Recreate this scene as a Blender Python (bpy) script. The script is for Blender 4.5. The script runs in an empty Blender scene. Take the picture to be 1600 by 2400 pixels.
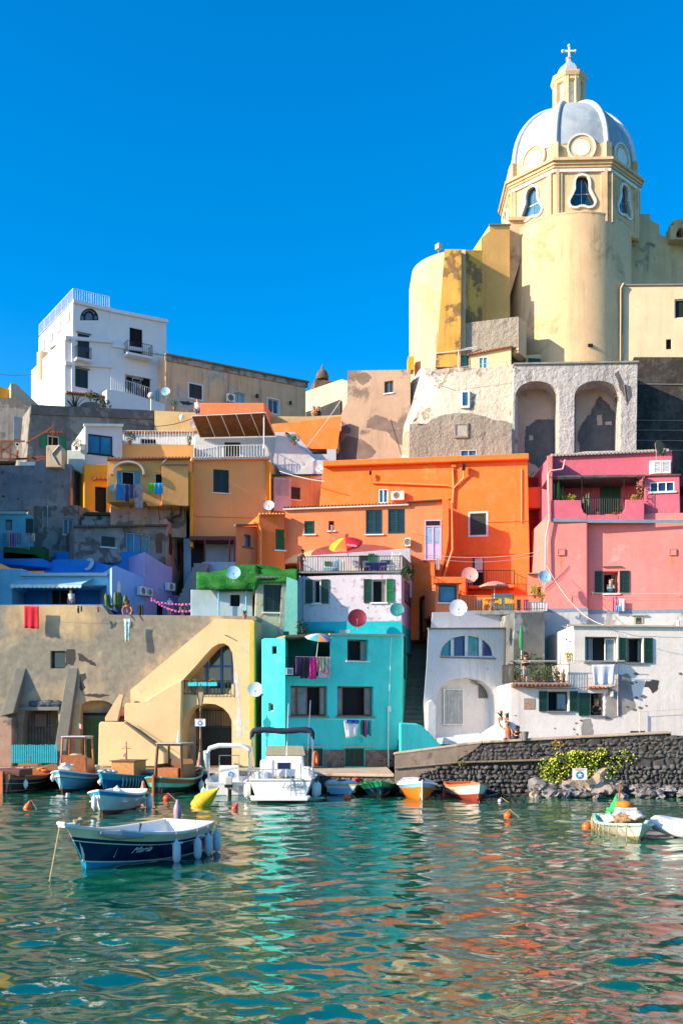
import bpy, bmesh, math, random
import numpy as np
from mathutils import Vector, Matrix, noise as mnoise
from mathutils.geometry import tessellate_polygon
R=math.radians
rnd=random.Random(7)
sc=bpy.context.scene
C=sc.collection
# ---------------------------------------------------------------- camera
FPX=2300.0; CH=3.6; HY=1690.0; KY=2300/3200   # KY turns survey depths into metres
#         # focal length in photo pixels, eye height, horizon row
cam=bpy.data.cameras.new('camera'); cob=bpy.data.objects.new('camera',cam); C.objects.link(cob)
cam.sensor_fit='HORIZONTAL'; cam.sensor_width=24; cam.lens=34.5; cam.shift_y=(HY-1200)/1600
cam.clip_start=.3; cam.clip_end=6000
cob.location=(0,0,CH); cob.rotation_euler=(R(90),0,0); sc.camera=cob
# ---------------------------------------------------------------- sky and sun
SAZ=R(68); SEL=R(24)                     # sun to the left of the viewer's back
S=Vector((-math.sin(SAZ)*math.cos(SEL),-math.cos(SAZ)*math.cos(SEL),math.sin(SEL)))
w=bpy.data.worlds.new('World'); sc.world=w; w.use_nodes=True
nt=w.node_tree; bg=nt.nodes['Background']
sk=nt.nodes.new('ShaderNodeTexSky'); sk.sky_type='NISHITA'; sk.sun_disc=False
sk.sun_elevation=SEL; sk.sun_rotation=math.atan2(S.x,S.y); sk.altitude=0; sk.air_density=1.0; sk.dust_density=.85; sk.ozone_density=4.0
hs=nt.nodes.new('ShaderNodeHueSaturation'); hs.inputs['Saturation'].default_value=1.42; hs.inputs['Value'].default_value=1.0; hs.inputs['Hue'].default_value=.499
nt.links.new(sk.outputs[0],hs.inputs['Color']); nt.links.new(hs.outputs[0],bg.inputs[0]); bg.inputs[1].default_value=.13
sl=bpy.data.lights.new('sun','SUN'); sl.energy=4.2; sl.angle=R(.5); sl.color=(1,.81,.58)
so=bpy.data.objects.new('sun',sl); C.objects.link(so); so.rotation_euler=(-S).to_track_quat('-Z','Y').to_euler()
vs=sc.view_settings; vs.view_transform='Standard'; vs.look='None'; vs.exposure=1.15; vs.gamma=1
sc.cycles.max_bounces=5; sc.cycles.diffuse_bounces=3; sc.cycles.glossy_bounces=3; sc.cycles.caustics_reflective=False; sc.cycles.caustics_refractive=False
# ---------------------------------------------------------------- helpers
def PT(px,py,Y): return Vector(((px-800)*Y/FPX, Y, CH+(HY-py)*Y/FPX))
def P(px,py,Y): return PT(px,py,Y*KY)
def G(px,Y,z=0): return Vector(((px-800)*Y*KY/FPX, Y*KY, z))
class Pl:
    """vertical plane through two plan points; n points out towards the water"""
    def __init__(s,xl,Yl,xr,Yr,A=None,B=None):
        s.A=A or G(xl,Yl); B=B or G(xr,Yr); s.d=(B-s.A).normalized(); s.n=Vector((s.d.y,-s.d.x,0)); s.L=(B-s.A).length
    def uv(s,px,py):
        r=Vector(((px-800)/FPX,1,(HY-py)/FPX)); t=s.A.dot(s.n)/r.dot(s.n); q=r*t
        return ((q-s.A).dot(s.d), q.z+CH)
    def pt(s,u,z,off=0):
        q=s.A+s.d*u+s.n*off; return Vector((q.x,q.y,z))
    def at(s,px,py,off=0): u,z=s.uv(px,py); return s.pt(u,z,off)
    def rect(s,x0,y0,x1,y1):
        u0,_=s.uv(x0,(y0+y1)/2); u1,_=s.uv(x1,(y0+y1)/2); _,z1=s.uv((x0+x1)/2,y0); _,z0=s.uv((x0+x1)/2,y1)
        return u0,z0,u1,z1
    def back(s,dist): return Pl(0,0,0,0,s.A-s.n*dist,s.A-s.n*dist+s.d*s.L)
def arc(x0,x1,yb,yt,n=14,p=1.0):
    m=(x0+x1)/2; r=(x1-x0)/2
    return [(m-r*math.cos(math.pi*i/n), yb-(yb-yt)*math.sin(math.pi*i/n)**p) for i in range(n+1)]
def root_of(o):
    while o.parent: o=o.parent
    return o
def tagp(o,label=None,cat=None,group=None,kind=None):
    if label: o['label']=label
    if cat: o['category']=cat
    if group: o['group']=group
    if kind: o['kind']=kind
    return o
def T(name,label,cat,loc,group=None,rz=0,par=None):
    o=bpy.data.objects.new(name,None); C.objects.link(o); o.location=loc; o.rotation_euler=(0,0,rz)
    o.empty_display_size=.2
    return tagp(o,label,cat,group)
class MB:
    def __init__(s): s.v=[];s.f=[];s.m=[]
    def add(s,V,F,mi=0):
        n=len(s.v); s.v+= [Vector(q) for q in V]; s.f+=[[i+n for i in f] for f in F]; s.m+=[mi]*len(F); return s
    def ob(s,o,a,b,c,mi=0):
        o,a,b,c=map(Vector,(o,a,b,c))
        V=[o,o+a,o+a+b,o+b,o+c,o+a+c,o+a+b+c,o+b+c]
        return s.add(V,[(0,3,2,1),(4,5,6,7),(0,1,5,4),(1,2,6,5),(2,3,7,6),(3,0,4,7)],mi)
    def box(s,c,sz,mi=0,rz=0):
        c=Vector(c); x=Vector((math.cos(rz),math.sin(rz),0))*sz[0]; y=Vector((-math.sin(rz),math.cos(rz),0))*sz[1]; z=Vector((0,0,sz[2]))
        return s.ob(c-(x+y+z)/2,x,y,z,mi)
    def bar(s,p,q,w,mi=0,h=None):
        p,q=Vector(p),Vector(q); d=q-p
        a=d.cross(Vector((0,0,1)));
        if a.length<1e-4*d.length or a.length<1e-6: a=Vector((1,0,0))
        a.normalize(); b=d.cross(a).normalized(); h=h or w
        return s.ob(p-a*w/2-b*h/2,d,a*w,b*h,mi)
    def tube(s,pts,r,n=6,mi=0,cap=True):
        pts=[Vector(p) for p in pts]; rs=r if isinstance(r,(list,tuple)) else [r]*len(pts)
        V=[];F=[];ref=None
        for i,p in enumerate(pts):
            d=(pts[min(i+1,len(pts)-1)]-pts[max(i-1,0)])
            d=d.normalized() if d.length>1e-9 else Vector((0,0,1))
            if ref is None: ref=Vector((0,0,1)) if abs(d.z)<.9 else Vector((1,0,0))
            a=d.cross(ref); a=a.normalized() if a.length>1e-6 else Vector((1,0,0)); b=d.cross(a); ref=-b
            for k in range(n):
                t=2*math.pi*k/n; V.append(p+a*math.cos(t)*rs[i]+b*math.sin(t)*rs[i])
        for i in range(len(pts)-1):
            for k in range(n): F.append((i*n+k,i*n+(k+1)%n,(i+1)*n+(k+1)%n,(i+1)*n+k))
        if cap: F.append(tuple(range(n))[::-1]); F.append(tuple(range((len(pts)-1)*n,len(pts)*n)))
        return s.add(V,F,mi)
    def lathe(s,prof,c,n=20,mi=0,axis=None,rot=0):
        c=Vector(c); q=Vector((0,0,1)).rotation_difference(Vector(axis).normalized()) if axis else None
        V=[];F=[]
        for r,z in prof:
            for k in range(n):
                t=2*math.pi*k/n+rot; p=Vector((r*math.cos(t),r*math.sin(t),z))
                if q: p=q@p
                V.append(c+p)
        for i in range(len(prof)-1):
            for k in range(n): F.append((i*n+k,i*n+(k+1)%n,(i+1)*n+(k+1)%n,(i+1)*n+k))
        F.append(tuple(range(n))[::-1]); F.append(tuple(range((len(prof)-1)*n,len(prof)*n)))
        return s.add(V,F,mi)
    def poly(s,pts3,vec,mi=0):
        pts3=[Vector(p) for p in pts3]; vec=Vector(vec); n=len(pts3)
        tr=tessellate_polygon([pts3])
        F=[t for t in tr]+[tuple(i+n for i in t) for t in tr]+[(i,(i+1)%n,(i+1)%n+n,i+n) for i in range(n)]
        return s.add(pts3+[p+vec for p in pts3],F,mi)
    def ico(s,c,r,sub=1,sx=1,sy=1,sz=1,mi=0,jit=0,rd=None,rz=0):
        V,F=ICO(sub); rd=rd or rnd; cs,sn=math.cos(rz),math.sin(rz); W=[]
        ph=Vector((rd.random()*50,rd.random()*50,rd.random()*50))
        for v in V:
            k=1+(jit*mnoise.noise(v*1.3+ph)*2 if jit else 0)
            x,y,z=v.x*r*sx*k,v.y*r*sy*k,v.z*r*sz*k
            W.append(Vector(c)+Vector((x*cs-y*sn,x*sn+y*cs,z)))
        return s.add(W,F,mi)
    def build(s,name,mats,parent=None,world=True,smooth=False,bevel=0,recalc=True,origin=None):
        me=bpy.data.meshes.new(name); o=bpy.data.objects.new(name,me); C.objects.link(o)
        org=Vector((0,0,0))
        if parent is not None:
            o.parent=parent
            if world: org=root_of(parent).location.copy()
            if parent.type=='MESH' and world and not parent.parent: pass
        elif origin is not None: org=Vector(origin); o.location=org
        me.from_pydata([tuple(v-org) for v in s.v],[],s.f)
        if not isinstance(mats,(list,tuple)): mats=[mats]
        for m in mats: me.materials.append(m)
        if len(mats)>1: me.polygons.foreach_set('material_index',s.m)
        if recalc:
            b=bmesh.new(); b.from_mesh(me); bmesh.ops.recalc_face_normals(b,faces=b.faces); b.to_mesh(me); b.free()
        if smooth:
            me.polygons.foreach_set('use_smooth',[True]*len(me.polygons))
            if smooth!=True: me.set_sharp_from_angle(angle=R(smooth))
        if bevel:
            md=o.modifiers.new('bevel','BEVEL'); md.width=bevel; md.segments=2; md.limit_method='ANGLE'; md.angle_limit=R(40); md.harden_normals=False
        me.update()
        return o
_ico={}
def ICO(sub):
    if sub not in _ico:
        b=bmesh.new(); bmesh.ops.create_icosphere(b,subdivisions=sub,radius=1); b.verts.ensure_lookup_table()
        _ico[sub]=([v.co.copy() for v in b.verts],[[v.index for v in f.verts] for f in b.faces]); b.free()
    return _ico[sub]
# ---------------------------------------------------------------- materials
def _m(name):
    m=bpy.data.materials.new(name); m.use_nodes=True; t=m.node_tree; return m,t,t.nodes['Principled BSDF']
def _N(t,ty,**k):
    n=t.nodes.new(ty)
    for a,b in k.items():
        if a in n.inputs.keys() if hasattr(n.inputs,'keys') else False: n.inputs[a].default_value=b
        else: setattr(n,a,b)
    return n
def noise(t,vec,scale,detail=5,rough=.6,dist=0):
    n=t.nodes.new('ShaderNodeTexNoise'); n.inputs['Scale'].default_value=scale; n.inputs['Detail'].default_value=detail
    n.inputs['Roughness'].default_value=rough; n.inputs['Distortion'].default_value=dist; t.links.new(vec,n.inputs['Vector']); return n.outputs['Fac']
def ramp(t,fac,a,b,va=0.,vb=1.):
    n=t.nodes.new('ShaderNodeMapRange'); n.inputs[1].default_value=a; n.inputs[2].default_value=b; n.inputs[3].default_value=va; n.inputs[4].default_value=vb
    t.links.new(fac,n.inputs[0]); return n.outputs[0]
def mixc(t,fac,a,b,mode='MIX'):
    n=t.nodes.new('ShaderNodeMix'); n.data_type='RGBA'; n.blend_type=mode
    for s,v in ((0,fac),(6,a),(7,b)):
        if hasattr(v,'links') or isinstance(v,bpy.types.NodeSocket): t.links.new(v,n.inputs[s])
        else: n.inputs[s].default_value=v if s==0 else (*v,1)
    return n.outputs[2]
def math_(t,op,a,b):
    n=t.nodes.new('ShaderNodeMath'); n.operation=op
    for i,v in enumerate((a,b)):
        if isinstance(v,bpy.types.NodeSocket): t.links.new(v,n.inputs[i])
        else: n.inputs[i].default_value=v
    return n.outputs[0]
def coords(t,scale=None,loc=(0,0,0)):
    tc=t.nodes.new('ShaderNodeTexCoord'); o=tc.outputs['Object']
    if scale or any(loc):
        mp=t.nodes.new('ShaderNodeMapping'); mp.inputs['Scale'].default_value=scale or (1,1,1); mp.inputs['Location'].default_value=loc
        t.links.new(o,mp.inputs[0]); o=mp.outputs[0]
    return o
def bump(t,bs,h,strength=.3,dist=.05):
    b=t.nodes.new('ShaderNodeBump'); b.inputs['Strength'].default_value=strength; b.inputs['Distance'].default_value=dist
    t.links.new(h,b.inputs['Height']); t.links.new(b.outputs[0],bs.inputs['Normal'])
_mc={}
def mt(name,col,rough=.6,metal=0,var=.12,sc_=3.,bmp=0,spec=.5,trans=0):
    if name in _mc: return _mc[name]
    m,t,b=_m(name); b.inputs['Roughness'].default_value=rough; b.inputs['Metallic'].default_value=metal; b.inputs['Specular IOR Level'].default_value=spec
    o=coords(t); f=noise(t,o,sc_,4,.6)
    a=tuple(c*(1-var) for c in col); c2=tuple(min(1,c*(1+var)) for c in col)
    t.links.new(mixc(t,ramp(t,f,.3,.7),a,c2),b.inputs['Base Color'])
    if bmp: bump(t,b,noise(t,o,sc_*4,3),bmp,.03)
    if trans: b.inputs['Transmission Weight'].default_value=trans
    _mc[name]=m; return m
def stucco(name,c,patch=None,pthr=.62,pscale=.45,streak=.25,var=.16,grime=(.16,.14,.12),bmp=.35,patch2=None,p2thr=.68,p2scale=1.6,seed=0,big=.5,psoft=.05,bd=.06):
    if name in _mc: return _mc[name]
    m,t,b=_m(name); b.inputs['Roughness'].default_value=.9; b.inputs['Specular IOR Level'].default_value=.15
    o=coords(t,None,(seed*7.3+.01,seed*3.1,seed*5.7)); os=coords(t,(2.2,2.2,.16),(seed*3.3+.01,0,0))
    lo=tuple(v*(1-var) for v in c); hi=tuple(min(1,v*(1+var)) for v in c)
    col=mixc(t,ramp(t,noise(t,o,big,8,.62),.32,.68),lo,hi)
    fine=noise(t,o,7,7,.75)
    pale=tuple(min(1,v*.75+.25*.55) for v in c)
    col=mixc(t,ramp(t,noise(t,o,1.7,7,.7),.48,.72,0,.45),col,pale)
    h=noise(t,o,2.6,6,.65)
    ht=math_(t,'ADD',math_(t,'MULTIPLY',fine,.25),h)
    if patch:
        f=ramp(t,noise(t,o,pscale,9,.62,.3),pthr,pthr+psoft); f=math_(t,'MULTIPLY',f,1.0)
        pc=mixc(t,ramp(t,noise(t,o,2.3,6,.7),.35,.65),tuple(v*.75 for v in patch),tuple(min(1,v*1.2) for v in patch))
        col=mixc(t,f,col,pc); ht=math_(t,'SUBTRACT',ht,math_(t,'MULTIPLY',f,.5))
    if patch2:
        f=ramp(t,noise(t,o,p2scale,7,.6),p2thr,p2thr+.015)
        col=mixc(t,f,col,patch2); ht=math_(t,'SUBTRACT',ht,math_(t,'MULTIPLY',f,.5))
    if streak:
        f=math_(t,'MULTIPLY',ramp(t,noise(t,os,1.0,7,.62),.5,.78,0,streak*1.5),ramp(t,noise(t,o,.35,4),.35,.6))
        col=mixc(t,f,col,grime)
    col=mixc(t,ramp(t,fine,.35,.65,0,.22),col,tuple(v*.6 for v in c))
    t.links.new(col,b.inputs['Base Color']); bump(t,b,ht,bmp,bd)
    _mc[name]=m; return m
def stone_mat(name,c1,c2,scale=2.6,mortar=(.12,.11,.1),seed=0):
    if name in _mc: return _mc[name]
    m,t,b=_m(name); b.inputs['Roughness'].default_value=.85
    o=coords(t,(1,1,1.25),(seed+.01,0,0)); dn=noise(t,o,3,4)
    v=t.nodes.new('ShaderNodeTexVoronoi'); v.feature='DISTANCE_TO_EDGE'; v.inputs['Scale'].default_value=scale; t.links.new(o,v.inputs['Vector'])
    v2=t.nodes.new('ShaderNodeTexVoronoi'); v2.inputs['Scale'].default_value=scale; t.links.new(o,v2.inputs['Vector'])
    sp=t.nodes.new('ShaderNodeSeparateColor'); t.links.new(v2.outputs['Color'],sp.inputs[0])
    col=mixc(t,sp.outputs[0],c1,c2); col=mixc(t,ramp(t,dn,.3,.7,0,.5),col,tuple(x*1.7 for x in c2))
    e=ramp(t,v.outputs['Distance'],.02,.09); col=mixc(t,e,mortar,col)
    t.links.new(col,b.inputs['Base Color']); bump(t,b,math_(t,'ADD',ramp(t,v.outputs['Distance'],0,.2),math_(t,'MULTIPLY',noise(t,o,12,5),.4)),.8,.12)
    _mc[name]=m; return m
GREEN=mt('green_shutter_paint',(.006,.045,.03),.45); DGREEN=mt('dark_green_paint',(.008,.028,.026),.45); VGREEN=mt('bright_green_paint',(.01,.16,.05),.5)
WHITE=mt('white_paint',(.75,.75,.73),.5); BLUEP=mt('blue_paint',(.02,.12,.35),.5); BROWNW=mt('brown_wood',(.16,.07,.03),.55); WOOD=mt('varnished_wood',(.34,.11,.035),.35,var=.3,sc_=8)
DARK=mt('dark_room',(.006,.006,.008),.9); DBLUE=mt('dark_blue_frame',(.012,.02,.05),.4)
GLASS=mt('window_glass',(.01,.035,.06),.06,spec=.9,var=.3); GLASSB=mt('blue_window_glass',(.02,.14,.28),.08,spec=.9,var=.4,sc_=.8); GLASSP=mt('pale_window_glass',(.14,.22,.27),.15,var=.5,sc_=1.)
IRON=mt('black_iron',(.02,.02,.022),.55,.4); RUST=mt('rusty_iron',(.16,.05,.02),.8); GREYM=mt('grey_metal',(.35,.36,.38),.45,.3); STEEL=mt('stainless_tube',(.6,.6,.6),.25,.9)
TILE=mt('terracotta_tile',(.42,.14,.07),.8,var=.35,sc_=6); TILED=mt('mossy_roof_edge',(.06,.07,.045),.9,var=.4,sc_=8); SLATE=mt('grey_ledge',(.2,.19,.18),.85)
CEM=mt('rough_cement',(.27,.26,.24),.9,var=.3,bmp=.3); CABLE=mt('cable_rubber',(.05,.05,.05),.7); CABLEW=mt('pale_cable',(.55,.52,.48),.7)
ROPE=mt('hemp_rope',(.45,.33,.17),.9); SKIN=mt('skin',(.55,.27,.16),.55); SKINT=mt('tanned_skin',(.4,.15,.07),.5); HAIR=mt('dark_hair',(.02,.014,.01),.6); HAIRG=mt('grey_hair',(.35,.3,.26),.6)
LEAF=mt('leaf_green',(.05,.12,.02),.6,var=.5,sc_=5); LEAFY=mt('yellow_green_leaf',(.26,.3,.012),.6,var=.4,sc_=3); LEAFD=mt('dark_leaf',(.015,.05,.012),.6,var=.5,sc_=4); POT=mt('clay_pot',(.38,.13,.06),.8)
# ---------------------------------------------------------------- architecture helpers
def slab(name,pl,out,holes,depth,mat,parent,rev=.25,revs=None,uvmode=False,vec=None,bevel=.04,roofmat=None,smooth=False):
    """a solid wall: outline in photo pixels (or plane u,z), pockets for openings, real thickness"""
    cv=(lambda q:q) if uvmode else (lambda q:pl.uv(*q))
    o2=[cv(q) for q in out]; h2=[[cv(q) for q in h] if not uvmode else h for h in holes]
    fr=[pl.pt(u,z) for u,z in o2]; hv=[[pl.pt(u,z) for u,z in h] for h in h2]
    tri=tessellate_polygon([[Vector((u,z,0)) for u,z in o2]]+[[Vector((u,z,0)) for u,z in h] for h in h2])
    bk=vec if vec is not None else -pl.n*depth; b=MB()
    V=list(fr)
    for h in hv: V+=h
    n=len(V); nf=len(fr)
    allv=V+[p+bk for p in fr]
    F=[tuple(t) for t in tri]+[tuple(i+n for i in t) for t in tessellate_polygon([[Vector((u,z,0)) for u,z in o2]])]
    F+=[(i,(i+1)%nf,(i+1)%nf+n,i+n) for i in range(nf)]
    k=nf; base=len(allv)
    for j,h in enumerate(hv):
        rv=(revs[j] if revs and j<len(revs) and revs[j] else rev); m=len(h)
        allv+=[p-pl.n*rv for p in h]
        F+=[(k+i,k+(i+1)%m,base+(i+1)%m,base+i) for i in range(m)]
        F+=[tuple(base+i for i in t) for t in tessellate_polygon([[Vector((u,z,0)) for u,z in h2[j]]])]
        k+=m; base+=m
    b.add(allv,F)
    return b.build(name,mat,parent,bevel=bevel,smooth=smooth)
def ubox(b,pl,u0,z0,u1,z1,o0,o1,mi=0):
    return b.ob(pl.pt(u0,z0,o0),pl.d*(u1-u0),pl.n*(o1-o0),Vector((0,0,z1-z0)),mi)
def frame(b,pl,u0,z0,u1,z1,w,o0,o1,mi=0):
    ubox(b,pl,u0,z0,u0+w,z1,o0,o1,mi); ubox(b,pl,u1-w,z0,u1,z1,o0,o1,mi)
    ubox(b,pl,u0+w,z0,u1-w,z0+w,o0,o1,mi); ubox(b,pl,u0+w,z1-w,u1-w,z1,o0,o1,mi)
def leaf_sh(pl,u0,z0,u1,z1,o0,mat,parent,solid=False):
    b=MB(); w=.07; frame(b,pl,u0,z0,u1,z1,w,o0,o0+.05)
    zm=(z0+z1)/2; ubox(b,pl,u0+w,zm-w/2,u1-w,zm+w/2,o0,o0+.045)
    ubox(b,pl,u0+w,z0+w,u1-w,z1-w,o0,o0+.012)
    if not solid:
        n=max(4,int((z1-z0)/.11))
        for i in range(n):
            z=z0+w+(z1-z0-2*w)*(i+.5)/n
            b.ob(pl.pt(u0+w,z-.02,o0+.012),pl.d*(u1-u0-2*w),pl.n*.03-Vector((0,0,.02)),Vector((0,0,.03)))
    return b.build('shutter',mat,parent)
def window(h,pl,r,kind='shut',col=None,n=2,rev=.25,fr=None,glass=None,sill=True,sh=None,shmat=None,lintel=None,solid=False,trim=None,panes=None,name='window'):
    u0,z0,u1,z1=pl.rect(*r); col=col or GREEN; fr=fr or col
    b=MB(); w=.06
    if kind=='shut':
        frame(b,pl,u0+.003,z0+.003,u1-.003,z1-.003,.05,-.1,-.005)
        f=b.build(name,fr,h)
        for i in range(n):
            a=u0+.05+(u1-u0-.1)*i/n; c=u0+.05+(u1-u0-.1)*(i+1)/n
            leaf_sh(pl,a+.004,z0+.05,c-.004,z1-.05,-.09,col,f,solid)
    elif kind in('glass','open','dark'):
        o=-rev+.05
        frame(b,pl,u0+.003,z0+.003,u1-.003,z1-.003,w,o,o+.08)
        if kind!='dark':
            for i in range(1,n):
                a=u0+(u1-u0)*i/n; ubox(b,pl,a-w/2,z0+w,a+w/2,z1-w,o,o+.075)
        f=b.build(name,fr,h)
        p=MB(); p.ob(pl.pt(u0+.02,z0+.02,-rev+.012),pl.d*(u1-u0-.04),pl.n*.02,Vector((0,0,z1-z0-.04)))
        p.build('pane' ,glass or (GLASS if kind=='glass' else DARK),f)
    if kind=='open':
        _r=random.Random(int(r[0]*7+r[1])); wd=(u1-u0)*_r.uniform(.14,.26); uc=u0+.07 if _r.random()<.5 else u1-.07-wd
        p=MB()
        for i in range(6): ubox(p,pl,uc+wd*i/6,z0+.07,uc+wd*(i+.9)/6,z1-.07,-rev+.14+.03*(i%2),-rev+.16+.03*(i%2))
        p.build('curtain',mt('curtain_cloth%d'%_r.randint(0,2),_r.choice(((.42,.38,.33),(.3,.33,.36),(.4,.3,.24))),.9),f)
    if sh:
        for (a,c) in sh:
            ua,_=pl.uv(a,r[1]); uc,_=pl.uv(c,r[1]); leaf_sh(pl,ua,z0-.02,uc,z1+.02,.02,shmat or col,f,solid)
    if sill:
        s=MB(); ubox(s,pl,u0-.1,z0-.08,u1+.1,z0-.003,-.02,.1); s.build('sill',WHITE if sill==True else sill,f)
    if lintel:
        s=MB(); ubox(s,pl,u0-.15,z1+.03,u1+.15,z1+.1,.001,.16); s.build('lintel',lintel,f)
    if trim:
        s=MB(); frame(s,pl,u0-.12,z0-.12,u1+.12,z1+.12,.118,.001,.03); s.build('trim',trim,f)
    return f
def rectpx(r): x0,y0,x1,y1=r; return [(x0,y0),(x1,y0),(x1,y1),(x0,y1)]
def rect_uv(pl,r): u0,z0,u1,z1=pl.rect(*r); return [(u0,z1),(u1,z1),(u1,z0),(u0,z0)]
def facade(h,pl,out,depth,mat,wins=(),holes=(),name='wall',vec=None,bevel=.04,revs=()):
    """wins: (x0,y0,x1,y1,kind,opts)"""
    o2=[pl.uv(*q) for q in out]
    H=[rect_uv(pl,w[:4]) for w in wins]+[[pl.uv(*q) for q in hh] for hh in holes]
    rv=[(w[5].get('rev',.25) if len(w)>5 else .25) for w in wins]+list(revs)
    wl=slab(name,pl,o2,H,depth,mat,h,revs=rv,uvmode=True,vec=vec,bevel=bevel)
    for w in wins: window(h,pl,w[:4],w[4],**(w[5] if len(w)>5 else {}))
    return wl
def patch(pl,pts,mat,parent,name='bare_patch',off=.006,seed=0,jag=2.2):
    """bare plaster patch with an irregular edge"""
    rd=random.Random(seed+len(pts)); q=[]
    for i,p in enumerate(pts):
        a=pts[(i+1)%len(pts)]
        L_=math.hypot(a[0]-p[0],a[1]-p[1]); m=max(3,int(L_/3.2)); j=min(jag,L_*.12)
        for k in range(m):
            t=k/m; x=p[0]+(a[0]-p[0])*t; y=p[1]+(a[1]-p[1])*t; w_=mnoise.noise_vector(Vector((x*.16,y*.16,seed)))*j*1.3
            q.append((x+w_.x+rd.uniform(-.12,.12)*j,y+w_.y+rd.uniform(-.12,.12)*j))
    b=MB(); b.poly([pl.at(x,y,-.05) for x,y in q],pl.n*(.05+off)); return b.build(name,mat,parent)
def ledge(h,pl,x0,y0,x1,y1,th,proud,mat,name='cornice',o0=.003):
    """strip along a sloping line from (x0,y0) to (x1,y1) px, th metres high below the line"""
    a=pl.at(x0,y0,o0); c=pl.at(x1,y1,o0); b=MB()
    b.ob(a-Vector((0,0,th)),c-a,pl.n*proud,Vector((0,0,th))); return b.build(name,mat,h)
def tiles(h,p,q,out,mat=None,name='roof_edge',r=.09,ln=.5,up=.25):
    """row of curved tiles along p..q, hanging over along 'out'"""
    p,q,out=Vector(p),Vector(q),Vector(out); L=(q-p).length; n=max(2,int(L/.22)); b=MB()
    for i in range(n):
        c=p+(q-p)*(i+.5)/n; b.tube([c-out*.2+Vector((0,0,up*.3)),c+out*ln],r,6)
    b.ob(p-out*.2-Vector((0,0,.07)),q-p,out*(ln+.12),Vector((0,0,.06)))
    return b.build(name,mat or TILE,h,smooth=50)
def railing(h,pts,hgt,mat=IRON,sp=.14,name='railing',r=.014,world=True):
    b=MB(); pts=[Vector(p) for p in pts]
    for p,q in zip(pts[:-1],pts[1:]):
        up=Vector((0,0,hgt)); b.tube([p+up,q+up],r*1.8,5); b.tube([p+Vector((0,0,.08)),q+Vector((0,0,.08))],r*1.3,5)
        n=max(1,int((q-p).length/sp))
        for i in range(n+1):
            c=p+(q-p)*i/n; b.tube([c,c+up],r if i%8 else r*1.6,4)
    return b.build(name,mat,h,world=world)
def ruled(h,base,top,mat,name='wall',depth=6,smooth=35,bevel=0):
    """wall on a curved plan: base and top polylines of world points, closed behind"""
    n=len(base); B=[Vector(p) for p in base]; Tt=[Vector(p) for p in top]
    yb=max(max(p.y for p in B),max(p.y for p in Tt))+depth
    V=B+Tt+[Vector((B[0].x,yb,B[0].z)),Vector((B[-1].x,yb,B[-1].z)),Vector((Tt[0].x,yb,Tt[0].z)),Vector((Tt[-1].x,yb,Tt[-1].z))]
    F=[(i,i+1,n+i+1,n+i) for i in range(n-1)]+[(0,n,2*n+2,2*n),(n-1,2*n+1,2*n+3,2*n-1),(2*n,2*n+2,2*n+3,2*n+1)]
    F+=[tuple(range(n,2*n))+(2*n+3,2*n+2),tuple(range(n-1,-1,-1))+(2*n,2*n+1)]
    b=MB(); b.add(V,F); return b.build(name,mat,h,smooth=smooth,bevel=bevel)
def house(name,label,cat,px,Y,z=1.0,group=None): return T(name,label,cat,G(px,Y,z),group)
def dish(px,py,Y,rpx,mat,label,tilt=.25,yaw=0,name='satellite_dish',foot=None):
    c=P(px,py,Y); r=rpx*Y/FPX; d=Vector((math.sin(yaw)*math.cos(tilt),-math.cos(yaw)*math.cos(tilt),math.sin(tilt))).normalized()
    h=T(name,label,'satellite dish',c,'satellite dishes on the houses')
    b=MB(); prof=[(.001,-.02)]+[(r*k/6,.16*r*(k/6)**2*1.2) for k in range(1,7)]
    prof=[(.001,-.03)]+[(r*k/6,.2*r*(k/6)**2-.03) for k in range(1,7)]+[(r,.2*r)]+[(r*k/6,.2*r*(k/6)**2) for k in range(5,0,-1)]+[(.001,0)]
    b.lathe(prof,c,24,axis=d); b.build('reflector',mat,h,smooth=40)
    b=MB(); e=c+d*r*.9-Vector((0,0,r*.35)); b.tube([c-Vector((0,0,r*.95)),e],.015,5); b.tube([c-d*.02,c-d*.25,c-d*.25-Vector((0,0,r*1.1))] if foot is None else [c-d*.02,c-d*.25,foot],.022,6); b.build('arm',GREYM,h)
    b=MB(); b.tube([e-d*.02,e+d*-.14],[.03,.05],8); b.build('receiver',SLATE,h); return h
def acunit(pl,r,label,name='air_conditioner'):
    u0,z0,u1,z1=pl.rect(*r); h=T(name,label,'air conditioner',pl.pt((u0+u1)/2,z0,.15),'air conditioning units on the walls')
    b=MB(); ubox(b,pl,u0,z0,u1,z1,.08,.38); b.build('casing',WHITE,h,bevel=.015)
    b=MB(); c=pl.pt(u0+(u1-u0)*.42,(z0+z1)/2,.382); rr=(z1-z0)*.4
    for k in range(1,5): 
        b.tube([c+pl.d*math.cos(t*.5236)*rr*k/4+Vector((0,0,math.sin(t*.5236)*rr*k/4)) for t in range(13)],.008,4)
    b.lathe([(rr*1.0,-.005),(rr*1.0,.003)],c-pl.n*.003,20,axis=pl.n,mi=1); b.build('fan_grille',[WHITE,IRON],h)
    b=MB(); [b.ob(pl.pt(u,z0-.04,0),pl.d*.03,pl.n*.36,Vector((0,0,.038))) for u in (u0+.05,u1-.08)]; b.build('bracket',GREYM,h)
def cable(pts,r,label,mat=CABLE,sag=.0,name='cable',group=None,cat='cable'):
    pts=[Vector(p) for p in pts]; q=[]
    for a,c in zip(pts[:-1],pts[1:]):
        for k in range(9):
            t=k/8; p=a.lerp(c,t); p.z-=sag*4*t*(1-t); q.append(p)
    b=MB(); b.tube(q,r,5); o=b.build(name,mat,None,origin=pts[0]); tagp(o,label,cat,group); return o
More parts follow.
